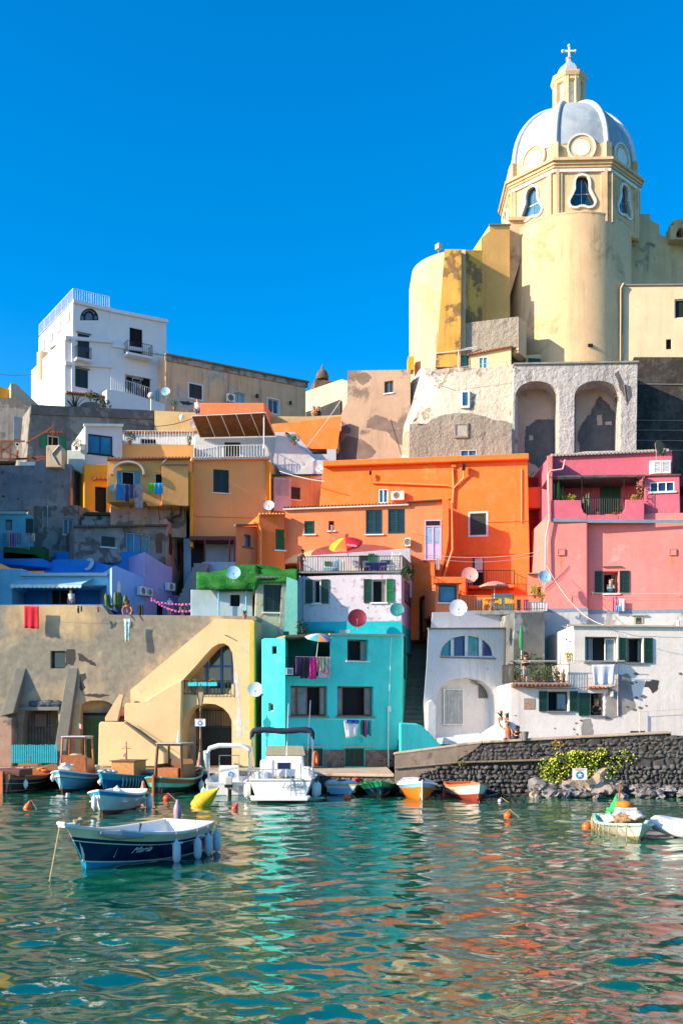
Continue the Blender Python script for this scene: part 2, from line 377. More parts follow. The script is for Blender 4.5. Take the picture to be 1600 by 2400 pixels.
def cloth(tl,tr,h1,mat,label,h2=None,group='laundry and towels hung out to dry',cat='laundry',n=10,fold=.035,seed=1,name='laundry',nar=0,par=None,mats=None):
    rd=random.Random(seed); tl,tr=Vector(tl),Vector(tr); h2=h2 or h1; d=(tr-tl); nn=Vector((d.y,-d.x,0)).normalized(); V=[];F=[];m=8; ph=rd.random()*6
    for j in range(m+1):
        for i in range(n+1):
            s=i/n; t=j/m; dr=h1+(h2-h1)*s; ss=.5+(s-.5)*(1-nar*t)
            p=tl+d*ss-Vector((0,0,dr*t-.03*math.sin(s*math.pi)*0))+nn*(fold*math.sin(s*13+ph+t*.6)*(.3+t)+.02*math.sin(t*5+ph))
            p.z-=.04*abs(math.sin(s*6+ph))*t
            V.append(p)
    N=len(V); V+=[p-nn*.008 for p in V]
    for j in range(m):
        for i in range(n):
            a=j*(n+1)+i; q=(a,a+1,a+n+2,a+n+1); F.append(q); F.append(tuple(x+N for x in q)[::-1])
    w=n+1
    for i in range(n): F.append((i,i+N,i+1+N,i+1)); F.append((m*w+i,m*w+i+1,m*w+i+1+N,m*w+i+N))
    for j in range(m): F.append((j*w,(j+1)*w,(j+1)*w+N,j*w+N)); F.append((j*w+n,j*w+n+N,(j+1)*w+n+N,(j+1)*w+n))
    b=MB(); b.add(V,F); o=b.build(name,mats or mat,par,smooth=True,origin=None if par else tl)
    if not par: tagp(o,label,cat,group)
    return o
def leafmass(b,c,rx,ry,rz,n,sz,rd,mi=0,shell=.55):
    for _ in range(n):
        while True:
            v=Vector((rd.uniform(-1,1),rd.uniform(-1,1),rd.uniform(-1,1)))
            if shell<v.length<1: break
        p=Vector(c)+Vector((v.x*rx,v.y*ry,v.z*rz)); a=Vector((rd.uniform(-1,1),rd.uniform(-1,1),rd.uniform(-1,1))).normalized(); e=a.cross(Vector((rd.random(),rd.random(),rd.random()+.1))).normalized(); s=sz*rd.uniform(.6,1.4)
        b.add([p-a*s,p+e*s*.45,p+a*s,p-e*s*.45],[(0,1,2,3)],mi)
def potplant(base,hgt,w,label,leaf=LEAF,pot=POT,seed=0,flower=None,spiky=False,potr=.14,group='potted plants',name='potted_plant',parented=None):
    rd=random.Random(seed); base=Vector(base); h=T(name,label,'potted plant',base,group)
    ph=potr*1.5
    if pot: b=MB(); b.lathe([(potr*.7,0),(potr,ph*.85),(potr*1.1,ph*.86),(potr*1.1,ph),(potr*.9,ph),(potr*.85,ph*.9)],base,14); b.build('pot',pot,h,smooth=40)
    else: ph=0
    b=MB(); c=base+Vector((0,0,ph+hgt*.45))
    if spiky:
        for k in range(26):
            t=rd.uniform(0,6.28); e=rd.uniform(.5,1.4); d=Vector((math.cos(t)*math.cos(e),math.sin(t)*math.cos(e),math.sin(e))); s=Vector((-math.sin(t),math.cos(t),0))*.025; L=hgt*rd.uniform(.6,1); o=base+Vector((0,0,ph-.02))
            m_=o+d*L*.6; e_=o+d*L-Vector((0,0,L*.18)); b.add([o-s,o+s,m_+s,e_,m_-s],[(0,1,2,4),(4,2,3)])
    else: leafmass(b,c,w/2,w/2,hgt*.55,int(60+hgt*w*260),.06,rd,shell=.1)
    if flower: leafmass(b,c,w/2,w/2,hgt*.6,24,.05,rd,1,.7)
    b.tube([base+Vector((0,0,ph*.5)),c],.02,5)
    b.build('foliage',[leaf,flower or leaf],h,recalc=False); return h
def cactus(base,hgt,label,n=5,seed=0,pot=POT,r=.07,group='potted plants',potr=.16,cat='cactus'):
    rd=random.Random(seed); base=Vector(base); h=T('cactus',label,cat,base,group); ph=potr*1.4
    b=MB(); b.lathe([(potr*.75,0),(potr,ph),(potr*.85,ph),(potr*.8,ph*.9)],base,14); b.build('pot',pot,h,smooth=40); b=MB()
    for k in range(n):
        t=k/n*6.28+rd.random(); o=base+Vector((math.cos(t)*potr*.5,math.sin(t)*potr*.5,ph*.8)); H_=hgt*rd.uniform(.55,1); w=potr*rd.uniform(.2,1.4)
        prof=[o,o+Vector((math.cos(t)*w,math.sin(t)*w,H_*.25)),o+Vector((math.cos(t)*w*1.1,math.sin(t)*w,H_*.8)),o+Vector((math.cos(t)*w*1.1,math.sin(t)*w,H_))]
        b.tube(prof,[r*.8,r,r,r*.35],8)
    b.build('stems',LEAF if seed%2 else mt('cactus_skin',(.06,.11,.04),.6),h,smooth=50); return h
# ---------------------------------------------------------------- water
def build_water():
    rs=np.random.RandomState(3)
    Ys=[-300.,-60.,-10.,3.,7.,9.]; y=9.8
    while y<60: Ys.append(y); y*=1.0048
    Ys+=[64.,80.,110.,150.,300.,800.,2500.]
    ts=[-60.,-12.,-4.,-2.,-1.4]+list(np.linspace(-1.1,1.1,330))+[1.4,2.,4.,12.,60.]
    Y=np.array(Ys)[:,None]; t=np.array(ts)[None,:]
    X=t*(0.37*np.clip(np.abs(Y),9,62)+1.); Yg=np.repeat(Y,len(ts),1)
    Z=np.zeros_like(X)
    for i in range(78):
        lam=.22*(1.055**i) if i<54 else rs.uniform(1.,4.5)
        th=rs.normal(math.pi/2,.55); k=2*math.pi/lam; kx,ky=k*math.cos(th),k*math.sin(th)
        a=.0066*lam/(1+(lam/1.2)**1.3)*rs.uniform(.5,1.3)
        samp=np.clip(Yg*.0048*3.0,0,9); att=np.clip(2.2-samp*2.2/lam,0,1)
        ph=rs.uniform(0,6.28); Z+=a*att*np.sin(kx*X+ky*Yg+ph+.6*np.sin(.5*X+.37*Yg+ph))
    mask=((Yg>9.5)&(Yg<60)&(np.abs(t)<1.2)); edge=np.clip((1.1-np.abs(t))/.05,0,1); Z=Z*mask*edge
    nr,nc=X.shape; V=np.stack([X,Yg,Z],-1).reshape(-1,3)
    idx=np.arange(nr*nc).reshape(nr,nc); Fq=np.stack([idx[:-1,:-1],idx[:-1,1:],idx[1:,1:],idx[1:,:-1]],-1).reshape(-1,4)
    me=bpy.data.meshes.new('water'); me.vertices.add(len(V)); me.vertices.foreach_set('co',V.ravel()); me.loops.add(Fq.size); me.loops.foreach_set('vertex_index',Fq.ravel())
    me.polygons.add(len(Fq)); me.polygons.foreach_set('loop_start',np.arange(len(Fq))*4); me.polygons.foreach_set('use_smooth',[True]*len(Fq)); me.update(calc_edges=True)
    m,t_,b=_m('harbour_water'); b.inputs['Base Color'].default_value=(.0015,.055,.042,1); b.inputs['Roughness'].default_value=.01; b.inputs['IOR'].default_value=2.15
    tc=coords(t_,(1,1.6,1)); n1=noise(t_,tc,2.2,4,.55,.4); n2=noise(t_,tc,7,3,.5)
    bump(t_,b,math_(t_,'ADD',n1,math_(t_,'MULTIPLY',n2,.25)),.07,.10)
    cn=noise(t_,coords(t_),.12,3); t_.links.new(mixc(t_,ramp(t_,cn,.35,.65),(.0,.066,.042),(.004,.11,.055)),b.inputs['Base Color'])
    me.materials.append(m); o=bpy.data.objects.new('water',me); C.objects.link(o); tagp(o,'green rippled harbour water mirroring the coloured houses',None,None,'structure')
build_water()
# ---------------------------------------------------------------- terrain behind and under the houses
def build_terrain():
    prof=[(83.2,-1),(83.4,1.0),(86.5,4),(89,8),(92,9.5),(96,14),(101,19),(108,24),(117,28.5),(126,29.5),(150,24),(190,-2)]
    xs=[-260,-160,-90]+list(range(-60,61,4))+[90,160,260]; V=[];F=[]
    prof=[(y*KY,z) for y,z in prof]
    for y,z in prof:
        for x in xs:
            k=max(0,1-max(0,abs(x)-60)/190); V.append((x,y+ (mnoise.noise(Vector((x*.1,y*.1,0)))*1.0 if 62<y<105 else 0),(z+1)*k-1+(mnoise.noise(Vector((x*.12,y*.15,5)))*.7 if 62<y<105 else 0)))
    n=len(xs)
    for j in range(len(prof)-1):
        for i in range(n-1): a=j*n+i; F.append((a,a+1,a+n+1,a+n))
    b=MB(); b.add(V,F); o=b.build('hillside',stucco('rock_ground',(.12,.095,.07),(.05,.06,.02),.5,.5,.3,bmp=1.),smooth=True,recalc=False); tagp(o,'rocky hillside under the houses',None,None,'structure')
build_terrain()
# quay: deck line runs from the far left to the foot of the ramp wall
QZ=.95
QL=Vector((G(-500,79).x,79,0)); Q0=G(0,76); Q1=G(925,68.2)
def build_quay():
    d=(Q1-Q0).normalized(); L=Q0-d*30; Rr=Q1
    b=MB(); b.ob(Vector((L.x,L.y,-2)),Rr-L,Vector((0,22,0)),Vector((0,0,2+QZ-.16)))
    o=b.build('quay_wall',stone_mat('quay_stone',(.05,.05,.052),(.15,.14,.13),2.2,(.1,.09,.08))); tagp(o,'dark stone quay wall at the waterline',None,None,'structure')
    b=MB(); n_=Vector((d.y,-d.x,0)); b.ob(L+n_*.12+Vector((0,0,QZ-.16)),Rr-L,Vector((0,22,0)),Vector((0,0,.16)))
    o=b.build('quay_pavement',stucco('quay_paving',(.5,.4,.3),(.32,.26,.2),.55,1.2,.2,bmp=.6),bevel=.04); tagp(o,'worn pale stone quay pavement',None,None,'structure')
    b=MB(); b.ob(L+n_*.02+Vector((0,0,-.5)),Rr-L,-n_*.1,Vector((0,0,.72))); o=b.build('tide_line',stucco('wet_weed',(.02,.025,.015),(.05,.06,.03),.5,2,0,.4)); tagp(o,'dark wet weed band along the quay foot',None,None,'structure')
build_quay()
def yard(name,label,x0,x1,y0,y1,z): b=MB(); b.ob((x0,y0,-2),(x1-x0,0,0),(0,y1-y0,0),(0,0,z+2)); o=b.build(name,stucco('yard_floor',(.3,.26,.22),streak=0)); tagp(o,label,None,None,'structure')
b=MB(); b.poly([G(925,68.4,1.6),G(1750,64.4,1.6),Vector((60,46.4,1.6)),Vector((60,61,1.6)),G(925,85,1.6)],(0,0,-3)); o=b.build('promenade',stucco('yard_floor',(.3,.26,.22),streak=0)); tagp(o,'raised walkway behind the harbour wall',None,None,'structure')
# ================================================================ LOWER ROW
def sidewin(h,pl,r,kind='dark',mat=None,n=2,col=None,open_=None):
    u0,z0,u1,z1=pl.rect(*r); b=MB(); frame(b,pl,u0,z0,u1,z1,.05,.002,.05); f=b.build('window',col or mat or GREEN,h)
    if kind=='shut':
        for i in range(n):
            a=u0+(u1-u0)*i/n; c=u0+(u1-u0)*(i+1)/n; leaf_sh(pl,a+.05,z0+.05,c-.05,z1-.05,.01,mat or GREEN,f)
    else:
        p=MB(); ubox(p,pl,u0+.04,z0+.04,u1-.04,z1-.04,.004,.02); p.build('pane',DARK if kind=='dark' else GLASSP,f)
    return f
# ---- stained harbour wall with arches (far left)
m_b1=stucco('stained_beige_plaster',(.56,.41,.23),(.25,.24,.205),.39,.16,.5,.22,(.2,.18,.15),.4,(.06,.055,.055),.75,.9,seed=1,psoft=.09)
m_b1g=stucco('grey_cement_plaster',(.17,.17,.15),(.3,.25,.17),.6,.6,.4)
h=house('storehouse_wall','tall stained beige harbour house with arched boat stores below the blue terraces','house',120,80)
pl=Pl(0,80,600,80)
arch1=[(50,1795),(52,1700),(58,1662),(80,1657),(110,1656),(135,1659),(138,1700),(136,1795)]
arch2=[(188,1795),(188,1680)]+arc(188,266,1672,1642,8,.6)[0:]+[(266,1680),(266,1795)]
arch2=[(188,1795)]+arc(188,266,1664,1642,8,.6)+[(266,1795)]
facade(h,pl,[(-60,1418),(240,1418),(257,1441),(602,1444),(602,1797),(-60,1797)],4,m_b1,
  wins=[(119,1526,153,1567,'glass',dict(n=1,fr=DGREEN,sill=False,rev=.45))],holes=[arch1,arch2],revs=(1.1,.8))
for q in ([(36,1565),(62,1566),(44,1672),(13,1680)],[(158,1566),(184,1565),(160,1797),(131,1797)]):
    b=MB(); P3=[pl.at(x,y,.0) for x,y in q]; lo=[P3[3]+pl.n*.9,P3[2]+pl.n*.9]
    b.add([P3[0]+pl.n*.02,P3[1]+pl.n*.02,lo[1],lo[0],P3[0]-pl.n*.3,P3[1]-pl.n*.3,P3[2]-pl.n*.3,P3[3]-pl.n*.3],[(0,1,2,3),(4,7,6,5),(0,4,5,1),(1,5,6,2),(2,6,7,3),(3,7,4,0)]); b.build('buttress',m_b1g,h,bevel=.05)
b=MB(); p0=pl.at(14,1680,.0); b.ob(pl.at(-2,1797,0),pl.d*1.1,pl.n*.9,Vector((0,0,2.85)));b.build('pier',stucco('pink_pier',(.42,.26,.19),(.15,.14,.13),.5,.5,.4),h,bevel=.08)
bk=pl.back(1.05); b=MB()
for i in range(12):
    x=52+i*7; b.bar(bk.at(x,1790,.1),bk.at(x,1662,.1),.07)
for y in (1700,1745): b.bar(bk.at(50,y,.14),bk.at(136,y,.14),.08)
g=b.build('gate',mt('weathered_lattice',(.16,.13,.1),.8,var=.4),h)
b=MB(); b.ob(bk.at(84,1704,.2),bk.d*.7,bk.n*.03,Vector((0,0,.75))); b.build('board',mt('old_board',(.2,.11,.09),.8),g)
b=MB(); b.ob(pl.at(44,1666,-.6),pl.d*(97*80/3200),pl.n*.8,Vector((0,0,.22))); b.build('lintel',SLATE,h,bevel=.03)
b=MB(); 
for k in range(9): b.ico(pl.at(80+k*7,1652-rnd.random()*4,.03),.35,2,1,.35,.55,jit=.3)
b.build('tarpaulin',mt('blue_grey_tarp',(.05,.07,.09),.7),h,smooth=True)
bk=pl.back(.75); b=MB(); b.ob(bk.at(190,1797,.06),bk.d*1.45,bk.n*.06,Vector((0,0,3.0)))
for i in range(6): b.ob(bk.at(193+i*9.5,1790,.12),bk.d*.03,bk.n*.012,Vector((0,0,2.75)))
b.build('door',mt('faded_green_door',(.03,.085,.02),.7,var=.3),h)
b=MB(); b.ob(bk.at(186,1677,.03),bk.d*2.1,bk.n*.08,Vector((0,0,.15))); b.build('transom',DARK,h)
patch(pl,[(153,1528),(160,1521),(176,1523),(178,1545),(170,1560),(160,1556),(154,1565)],mt('dark_bare_stone',(.055,.05,.05),.95,bmp=.5),h)
patch(pl,[(182,1531),(196,1536),(206,1545),(222,1552),(226,1562),(214,1558),(200,1550),(186,1550)],mt('dark_bare_stone',(.055,.05,.05),.95),h)
patch(pl,[(188,1582),(200,1578),(203,1590),(194,1598),(200,1612),(192,1622),(186,1612)],mt('dark_bare_stone',(.055,.05,.05),.95),h)
patch(pl,[(192,1628),(220,1626),(245,1628),(258,1630),(240,1635),(205,1633)],mt('dark_bare_stone',(.055,.05,.05),.95),h)
# cyan picket fence
h=T('picket_fence','turquoise wooden picket fence in front of the barred arch','fence',G(80,78.3,QZ))
fp=Pl(26,78.3,136,78.6); b=MB()
for i in range(21):
    x=29+i*5.15; a=fp.at(x-1.5,1789); c=fp.at(x+1.7,1746+rnd.uniform(-1,1)); b.ob(a,fp.d*.085,fp.n*.025,Vector((0,0,c.z-a.z)))
FC=mt('turquoise_fence_paint',(.02,.42,.52),.55); b.build('pickets',FC,h)
b=MB()
for y in (1760,1780): b.bar(fp.at(27,y,-.02),fp.at(135,y,-.02),.05)
b.bar(fp.at(30,1779,-.05),fp.at(132,1758,-.05),.05); b.build('rails',FC,h)
# ---- beige stair house
m_st=stucco('smooth_beige_plaster',(.68,.49,.27),(.6,.5,.32),.6,.4,.12,.10,(.3,.2,.1),.25,seed=4); m_sty=stucco('ochre_reveal',(.55,.36,.05),(.3,.2,.1),.66,.6,.3)
h=house('stair_house','beige arched house with an outside staircase running up its front','house',430,79)
pl=Pl(290,78.8,590,77.4)
loggia=[(428,1612),(426,1598),(434,1588),(460,1560),(480,1536),(497,1518),(512,1509),(525,1508),(536,1515),(544,1530),(547,1560),(548,1600),(543,1603),(541,1615),(533,1626),(520,1629),(440,1629)]
garch=[(424,1797),(425,1730),(428,1700),(434,1678),(445,1662),(462,1652),(482,1649),(505,1651),(523,1660),(536,1674),(543,1690),(543,1797)]
facade(h,pl,[(306,1617),(505,1450),(593,1453),(590,1797),(292,1797),(292,1652),(297,1649),(306,1649)],3.6,m_st,
  wins=[(355,1690,370,1708,'dark',dict(sill=False,fr=DARK))],holes=[loggia,garch],revs=(1.6,1.6),bevel=.09)
# lower parapet of the second flight, standing forward
pf=Pl(290,78.0,590,76.9); b=MB()
pts=[pf.at(*q) for q in [(292,1649),(325,1649),(340,1643),(412,1598),(424,1595),(424,1606),(410,1612),(342,1655),(330,1661),(300,1663),(300,1797),(292,1797)]]
b.poly([pf.at(*q) for q in [(291,1651),(295,1648),(325,1648),(340,1643),(412,1598),(426,1594),(426,1630),(424,1690),(424,1797),(291,1797)]],-pf.n*.55); b.build('parapet',m_st,h,bevel=.08)
pg=Pl(228,77.6,392,76.9)
b=MB(); b.poly([pg.at(*q) for q in [(229,1797),(231,1696),(236,1692),(290,1693),(386,1766),(386,1797)]],-pg.n*.9); b.build('stair_wall',m_st,h,bevel=.07)
b=MB(); b.tube([pg.at(290,1688,-.1),pg.at(384,1753,-.1)],.02,5); b.build('handrail',IRON,h)
b=MB(); b.poly([Pl(240,77.9,300,77.9).at(*q) for q in [(246,1691),(246,1682),(279,1628),(290,1628),(290,1632),(276,1691)]],(0,.25,0)); b.build('parapet',m_st,h,bevel=.05)
m_step=stucco('red_steps',(.28,.1,.07),streak=0)
for k in range(6):
    b=MB(); q=G(262+k*1.5,78.0+k*.28); b.ob(Vector((q.x,q.y,1)),(1.6,0,0),(0,.3,0),(0,0,P(0,1692-k*7,78).z-1)); b.build('step',m_step,h)
bk=pl.back(1.55); b=MB()   # blue glazed door inside the loggia
for x in (455,487,520,546): b.bar(bk.at(x,1630,.08),bk.at(x,1500 if x>500 else 1540,.08),.14)
b.bar(bk.at(455,1562,.08),bk.at(548,1562,.08),.12); f=b.build('door',BLUEP,h); b=MB(); b.ob(bk.at(440,1632,.02),bk.d*2.8,bk.n*.03,Vector((0,0,3.2))); b.build('pane',GLASS,f)
railing(h,[pl.at(429,1629,-.35),pl.at(426,1629,.18),pl.at(537,1629,.18),pl.at(542,1629,-.2)],.8,IRON,.2)
# iron gate
bk=pl.back(1.4); b=MB()
for i in range(24): x=462+i*3.7; b.tube([bk.at(x,1796,.05),bk.at(x,1660,.05)],.02,4)
for y in (1666,1703,1745,1790): b.bar(bk.at(460,y,.05),bk.at(547,y,.05),.05)
g=b.build('gate',IRON,h); b=MB(); b.ob(bk.at(462,1797,-.05),bk.d*2.05,bk.n*.02,Vector((0,0,2.3))); b.build('panel',DGREEN,g)
b=MB(); b.poly([bk.at(*q,-.1) for q in [(425,1797),(428,1680),(445,1655),(470,1650),(470,1797)]],bk.n*.08); b.build('reveal',m_sty,h)
patch(pl,[(548,1598),(556,1560),(560,1600),(562,1650),(568,1700),(566,1725),(556,1730),(552,1690),(558,1650)],mt('pale_whitewash',(.5,.48,.46),.9),h,jag=1)
b=MB(); b.tube([pl.at(531,1490,0),pl.at(531,1490,.35)],.03,6); b.build('spout',SLATE,h)
b=MB(); b.ob(pl.at(583,1453,-.3)+Vector((0,0,-8.35)),pl.d*.35,pl.n*.305,Vector((0,0,8.3))); b.build('corner',stucco('yellow_corner',(.55,.42,.08),(.3,.25,.15),.6,.7,.4),h,bevel=.05)
for i,(x,c) in enumerate(((445,(.5,.35,.04)),(468,(.35,.12,.02)),(491,(.55,.25,.05)))):
    t=T('flower_box',['turquoise flower box with yellow green plants, left on the loggia railing','turquoise flower box with low green plants, between its two neighbours','turquoise flower box with orange flowers, right on the loggia railing'][i],'flower box',pl.at(x,1609,.2),'flower boxes on the loggia railing')
    b=MB(); b.ob(pl.at(x,1609,.2),pl.d*.52,pl.n*.18,Vector((0,0,.22))); b.build('box',FC,t,bevel=.01)
    b=MB(); leafmass(b,pl.at(x+10,1598,.3),.27,.1,.14,60,.05,rnd,0,.1); leafmass(b,pl.at(x+10,1596,.3),.25,.1,.13,26,.04,rnd,1,.2); b.build('foliage',[LEAF,mt('flower%d'%i,c,.6)],t,recalc=False)
# ---- street lamp with sign
def street_lamp():
    b0=P(470,1803,74.6); b0.z=QZ; h=T('street_lamp','old iron street lamp with glass lantern on the quay','street lamp',b0)
    H_=P(470,1654,74.6).z-QZ; b=MB()
    b.lathe([(.30,0),(.27,.12),(.2,.5),(.16,.55),(.12,.9),(.1,.95),(.13,1.0),(.075,1.05),(.065,1.6),(.09,1.65),(.055,1.7),(.04,H_*.9),(.07,H_*.92),(.035,H_*.95),(.05,H_)],b0,14); b.build('post',mt('brown_cast_iron',(.13,.08,.05),.5,.5,.3),h,smooth=40)
    t=b0+Vector((0,0,H_)); b=MB(); b.lathe([(.1,0),(.1,.03),(.24,.75),(.24,.78)],t,4,rot=R(45)); 
    l=b.build('lantern',mt('lamp_glass',(.45,.36,.22),.1,spec=.9),h)
    b=MB(); 
    for k in range(4):
        a=R(45+90*k); b.tube([t+Vector((math.cos(a)*.1,math.sin(a)*.1,0)),t+Vector((math.cos(a)*.25,math.sin(a)*.25,.78))],.02,4)
    b.lathe([(.28,.76),(.28,.8),(.1,1.0),(.05,1.02),(.05,1.1),(.01,1.22)],t,4,rot=R(45)); b.build('cap',mt('brown_cast_iron',(0,0,0)),l)
    return h
street_lamp()
# ---- narrow house left of teal
m_nh=stucco('pale_green_white_plaster',(.42,.45,.33),(.36,.22,.09),.62,.5,.5,.2,(.12,.11,.08),.4,seed=6)
h=house('narrow_house','narrow pale house with dark louvred window between beige stairs and turquoise tower','house',610,80.5)
pl=Pl(586,80.4,690,80.9); 
facade(h,pl,[(586,1797),(600,1352),(672,1352),(690,1362),(690,1797)],5,m_nh,wins=[(618,1371,664,1435,'shut',dict(col=DGREEN,lintel=None))])
tiles(h,pl.at(603,1357,0),pl.at(672,1357,0),pl.n,TILED,r=.07,ln=.3); ledge(h,pl,600,1351,673,1351,.14,.12,SLATE)
b=MB(); ps=Pl(672,80.2,697,80.2); b.poly([ps.at(*q,.2) for q in [(672,1353),(697,1362),(697,1495),(664,1495)]],(0,3,0)); b.build('side_wall',stucco('mint_plaster',(.16,.5,.45),streak=.1),h)
b=MB(); b.tube([pl.at(601,1500,.1),pl.at(601,1615,.1)],.03,6); b.tube([pl.at(588,1497,.1),pl.at(640,1495,.1)],.015,5); b.build('drainpipe',GREYM,h)
b=MB(); b.poly([pl.at(*q,.03) for q in [(660,1365),(672,1353),(676,1372),(667,1440),(662,1500),(652,1500)]],pl.n*.1); b.build('pilaster',CEM,h,bevel=.03)
# ---- turquoise house
TEAL=(.07,.76,.70)
m_te=stucco('turquoise_plaster',TEAL,(.03,.5,.5),.64,.5,.3,.10,(.12,.25,.2),.22,seed=2); m_tel=stucco('pale_turquoise',(.05,.62,.58),(.3,.5,.4),.7,.8,.1,.1)
h=house('turquoise_house','turquoise house with loggia terrace, open windows and stone footing','house',800,78)
pl=Pl(668,76.0,940,79.6)
bp=dict(fr=WOOD,n=4,rev=.35,sill=SLATE)
footy=[(672,1797),(668,1585),(773,1585),(773,1487),(941,1489),(941,1797)]
facade(h,pl,footy,7.5,m_te,wins=[(814,1499,863,1549,'open',dict(fr=SLATE,n=1,rev=.5,sill=WHITE)),
  (681,1608,767,1679,'open',dict(fr=WOOD,n=1,rev=.5,sill=SLATE)),(790,1609,875,1679,'open',dict(fr=WOOD,n=1,rev=.5,sill=SLATE)),
  (808,1755,853,1799,'shut',dict(sill=False)),(722,1755,756,1799,'shut',dict(sill=False))],vec=Vector((.85,6.2,0)))
for r,xs in (((681,1608,767,1679),[(683,697,1),(699,723,0),(752,765,1)]),((790,1609,875,1679),[(792,806,1),(857,873,1)])):
    for a,c,_ in xs:
        u0,z0,u1,z1=pl.rect(a,r[1]+3,c,r[3]-3); b=MB(); frame(b,pl,u0,z0,u1,z1,.06,-.3,-.24); f=b.build('casement',WOOD,h); b=MB(); ubox(b,pl,u0+.05,z0+.05,u1-.05,z1-.05,-.29,-.27); b.build('pane',GLASSP,f)
ledge(h,pl,770,1485,944,1487,.1,.15,mt('pale_coping',(.5,.42,.33),.8),o0=-.3+.3)
# the open terrace: back wall, side and roof beam
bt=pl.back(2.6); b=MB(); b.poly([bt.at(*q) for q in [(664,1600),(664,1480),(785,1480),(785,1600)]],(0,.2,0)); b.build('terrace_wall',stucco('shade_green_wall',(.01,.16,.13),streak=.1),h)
b=MB(); b.poly([pl.at(*q,-.0) for q in [(668,1489),(720,1486),(773,1484),(773,1489),(720,1492),(668,1494)]],-pl.n*2.6); b.build('terrace_roof',mt('reed_roof',(.35,.22,.1),.9,var=.3),h)
b=MB(); b.ob(bt.at(742,1585,.01),bt.d*.9,bt.n*.05,Vector((0,0,2.0))); b.build('terrace_door',DARK,h)
railing(h,[pl.at(667,1584,.04),pl.at(773,1584,.04)],1.0,IRON,.12)
# tower on the left, lit from the west
pt=Pl(612,76.9,668,75.6)
facade(h,pt,[(613,1797),(613,1499),(620,1496),(668,1496),(670,1797)],3.6,m_tel,wins=[(637,1515,648,1533,'dark',dict(sill=False,fr=DARK)),(629,1648,640,1668,'glass',dict(n=1,fr=GREYM,sill=False))],vec=Vector((0,4.5,0)))
b=MB(); pq=Pl(650,75.3,674,75.0); b.poly([pq.at(*q) for q in [(651,1552),(666,1553),(663,1700),(640,1740),(628,1762),(672,1762),(668,1600),(670,1553)][:1]+[(668,1552),(668,1764),(630,1764),(648,1715)]],(0,.9,0)); b.build('buttress',m_tel,h,bevel=.04)
# stone footing set proud
sm=stone_mat('rubble_footing',(.07,.05,.045),(.2,.15,.12),1.7,(.23,.19,.15))
for x0,x1 in ((668,720),(757,806),(855,938)):
    b=MB(); u0,z0,u1,z1=pl.rect(x0,1758,x1,1799); ubox(b,pl,u0,z0,u1,z1,-.05,.09); b.build('stone_footing',sm,h,bevel=.02)
b=MB(); b.tube([pl.at(909,1655,.08),pl.at(908,1750,.08),pl.at(908,1799,.14)],.04,6); b.box(pl.at(910,1662,.1),(.2,.1,.32)); b.tube([pl.at(915,1495,.03),pl.at(911,1655,.03)],.012,4); b.build('drainpipe',WHITE,h)
b=MB(); b.tube([pl.at(717,1760,.3),pl.at(723,1642,.3)],.03,6); b.build('pole',WHITE,h); b=MB()
for a,c in ((704,756),(800,870)): 
    u0,z0,u1,z1=pl.rect(a,1749,c,1752); ubox(b,pl,u0,z0,u1,z1,.001,.2)
b.build('door_hood',mt('pale_coping',(0,0,0)),h)
sd=Pl(0,0,0,0,pl.pt(pl.L,0),pl.pt(pl.L,0)+Vector((.85,6.2,0)))
b=MB(); u0,z0,u1,z1=1.9,sd.uv(960,1600)[1],2.9,sd.uv(960,1510)[1]; ubox(b,sd,1.6,z0,2.6,z1,.005,.05); b.build('side_door',DARK,h)
# wing wall sloping down over the stairs
h2=T('stair_parapet','rounded turquoise garden wall sloping down beside the steep steps','wall',G(980,76.5,1))
pw=Pl(925,75.3,1045,76.7); b=MB(); b.poly([pw.at(*q) for q in [(936,1797),(936,1694),(975,1696),(990,1702),(1008,1720),(1025,1740),(1041,1754),(1041,1797)]],(0,.45,0)); b.build('wall',m_te,h2,bevel=.1)
# ---- the steep dark alley stairs
h=T('alley_stairs','steep dark stone steps climbing between the turquoise and white houses','stairs',G(970,79,1))
ms=stucco('dark_step_stone',(.1,.12,.11),(.2,.22,.2),.6,1.5,.3)
for k in range(26):
    y=56.8+k*.32; z=2.2+k*.29; b=MB(); x0=G(932,y/KY).x; x1=G(1022,y/KY).x; b.ob((x0,y,z-1.6),(x1-x0,0,0),(0,.36,0),(0,0,1.6)); b.build('step',ms,h,bevel=.02)
# ---- white arched house
m_wa=stucco('weathered_whitewash',(.72,.73,.73),(.2,.21,.2),.66,.4,.35,.1,(.16,.16,.16),.35,seed=9); 
h=house('arched_house','white arched house with a wide half round blue window above a bricked arch','house',1100,77)
pl=Pl(998,77.8,1205,80.9)
win=[(1031,1540)]+arc(1031,1159,1540,1487,16,.85)[1:-1]+[(1159,1540)]
big=[(1022,1732)]+arc(1022,1158,1650,1588,14,.75)+[(1158,1732)]
facade(h,pl,[(1003,1474),(1203,1473),(1200,1740),(996,1740),(992,1650),(999,1560)],6,m_wa,holes=[win,big],revs=(.3,.7),vec=Vector((.75,5.2,0)))
u0,z0,u1,z1=pl.rect(1031,1487,1159,1540); b=MB(); q=[pl.uv(*p) for p in win]
for i in range(len(q)-1): b.bar(pl.pt(*q[i],-.16),pl.pt(*q[i+1],-.16),.13)
b.bar(pl.pt(*q[0],-.16),pl.pt(*q[-1],-.16),.13)
for x,y in ((1061,1499),(1064,1498),(1094,1489),(1097,1489),(1127,1497),(1130,1499)): b.bar(pl.at(x,1539,-.16),pl.at(x,y,-.16),.11)
f=b.build('window',WHITE,h)
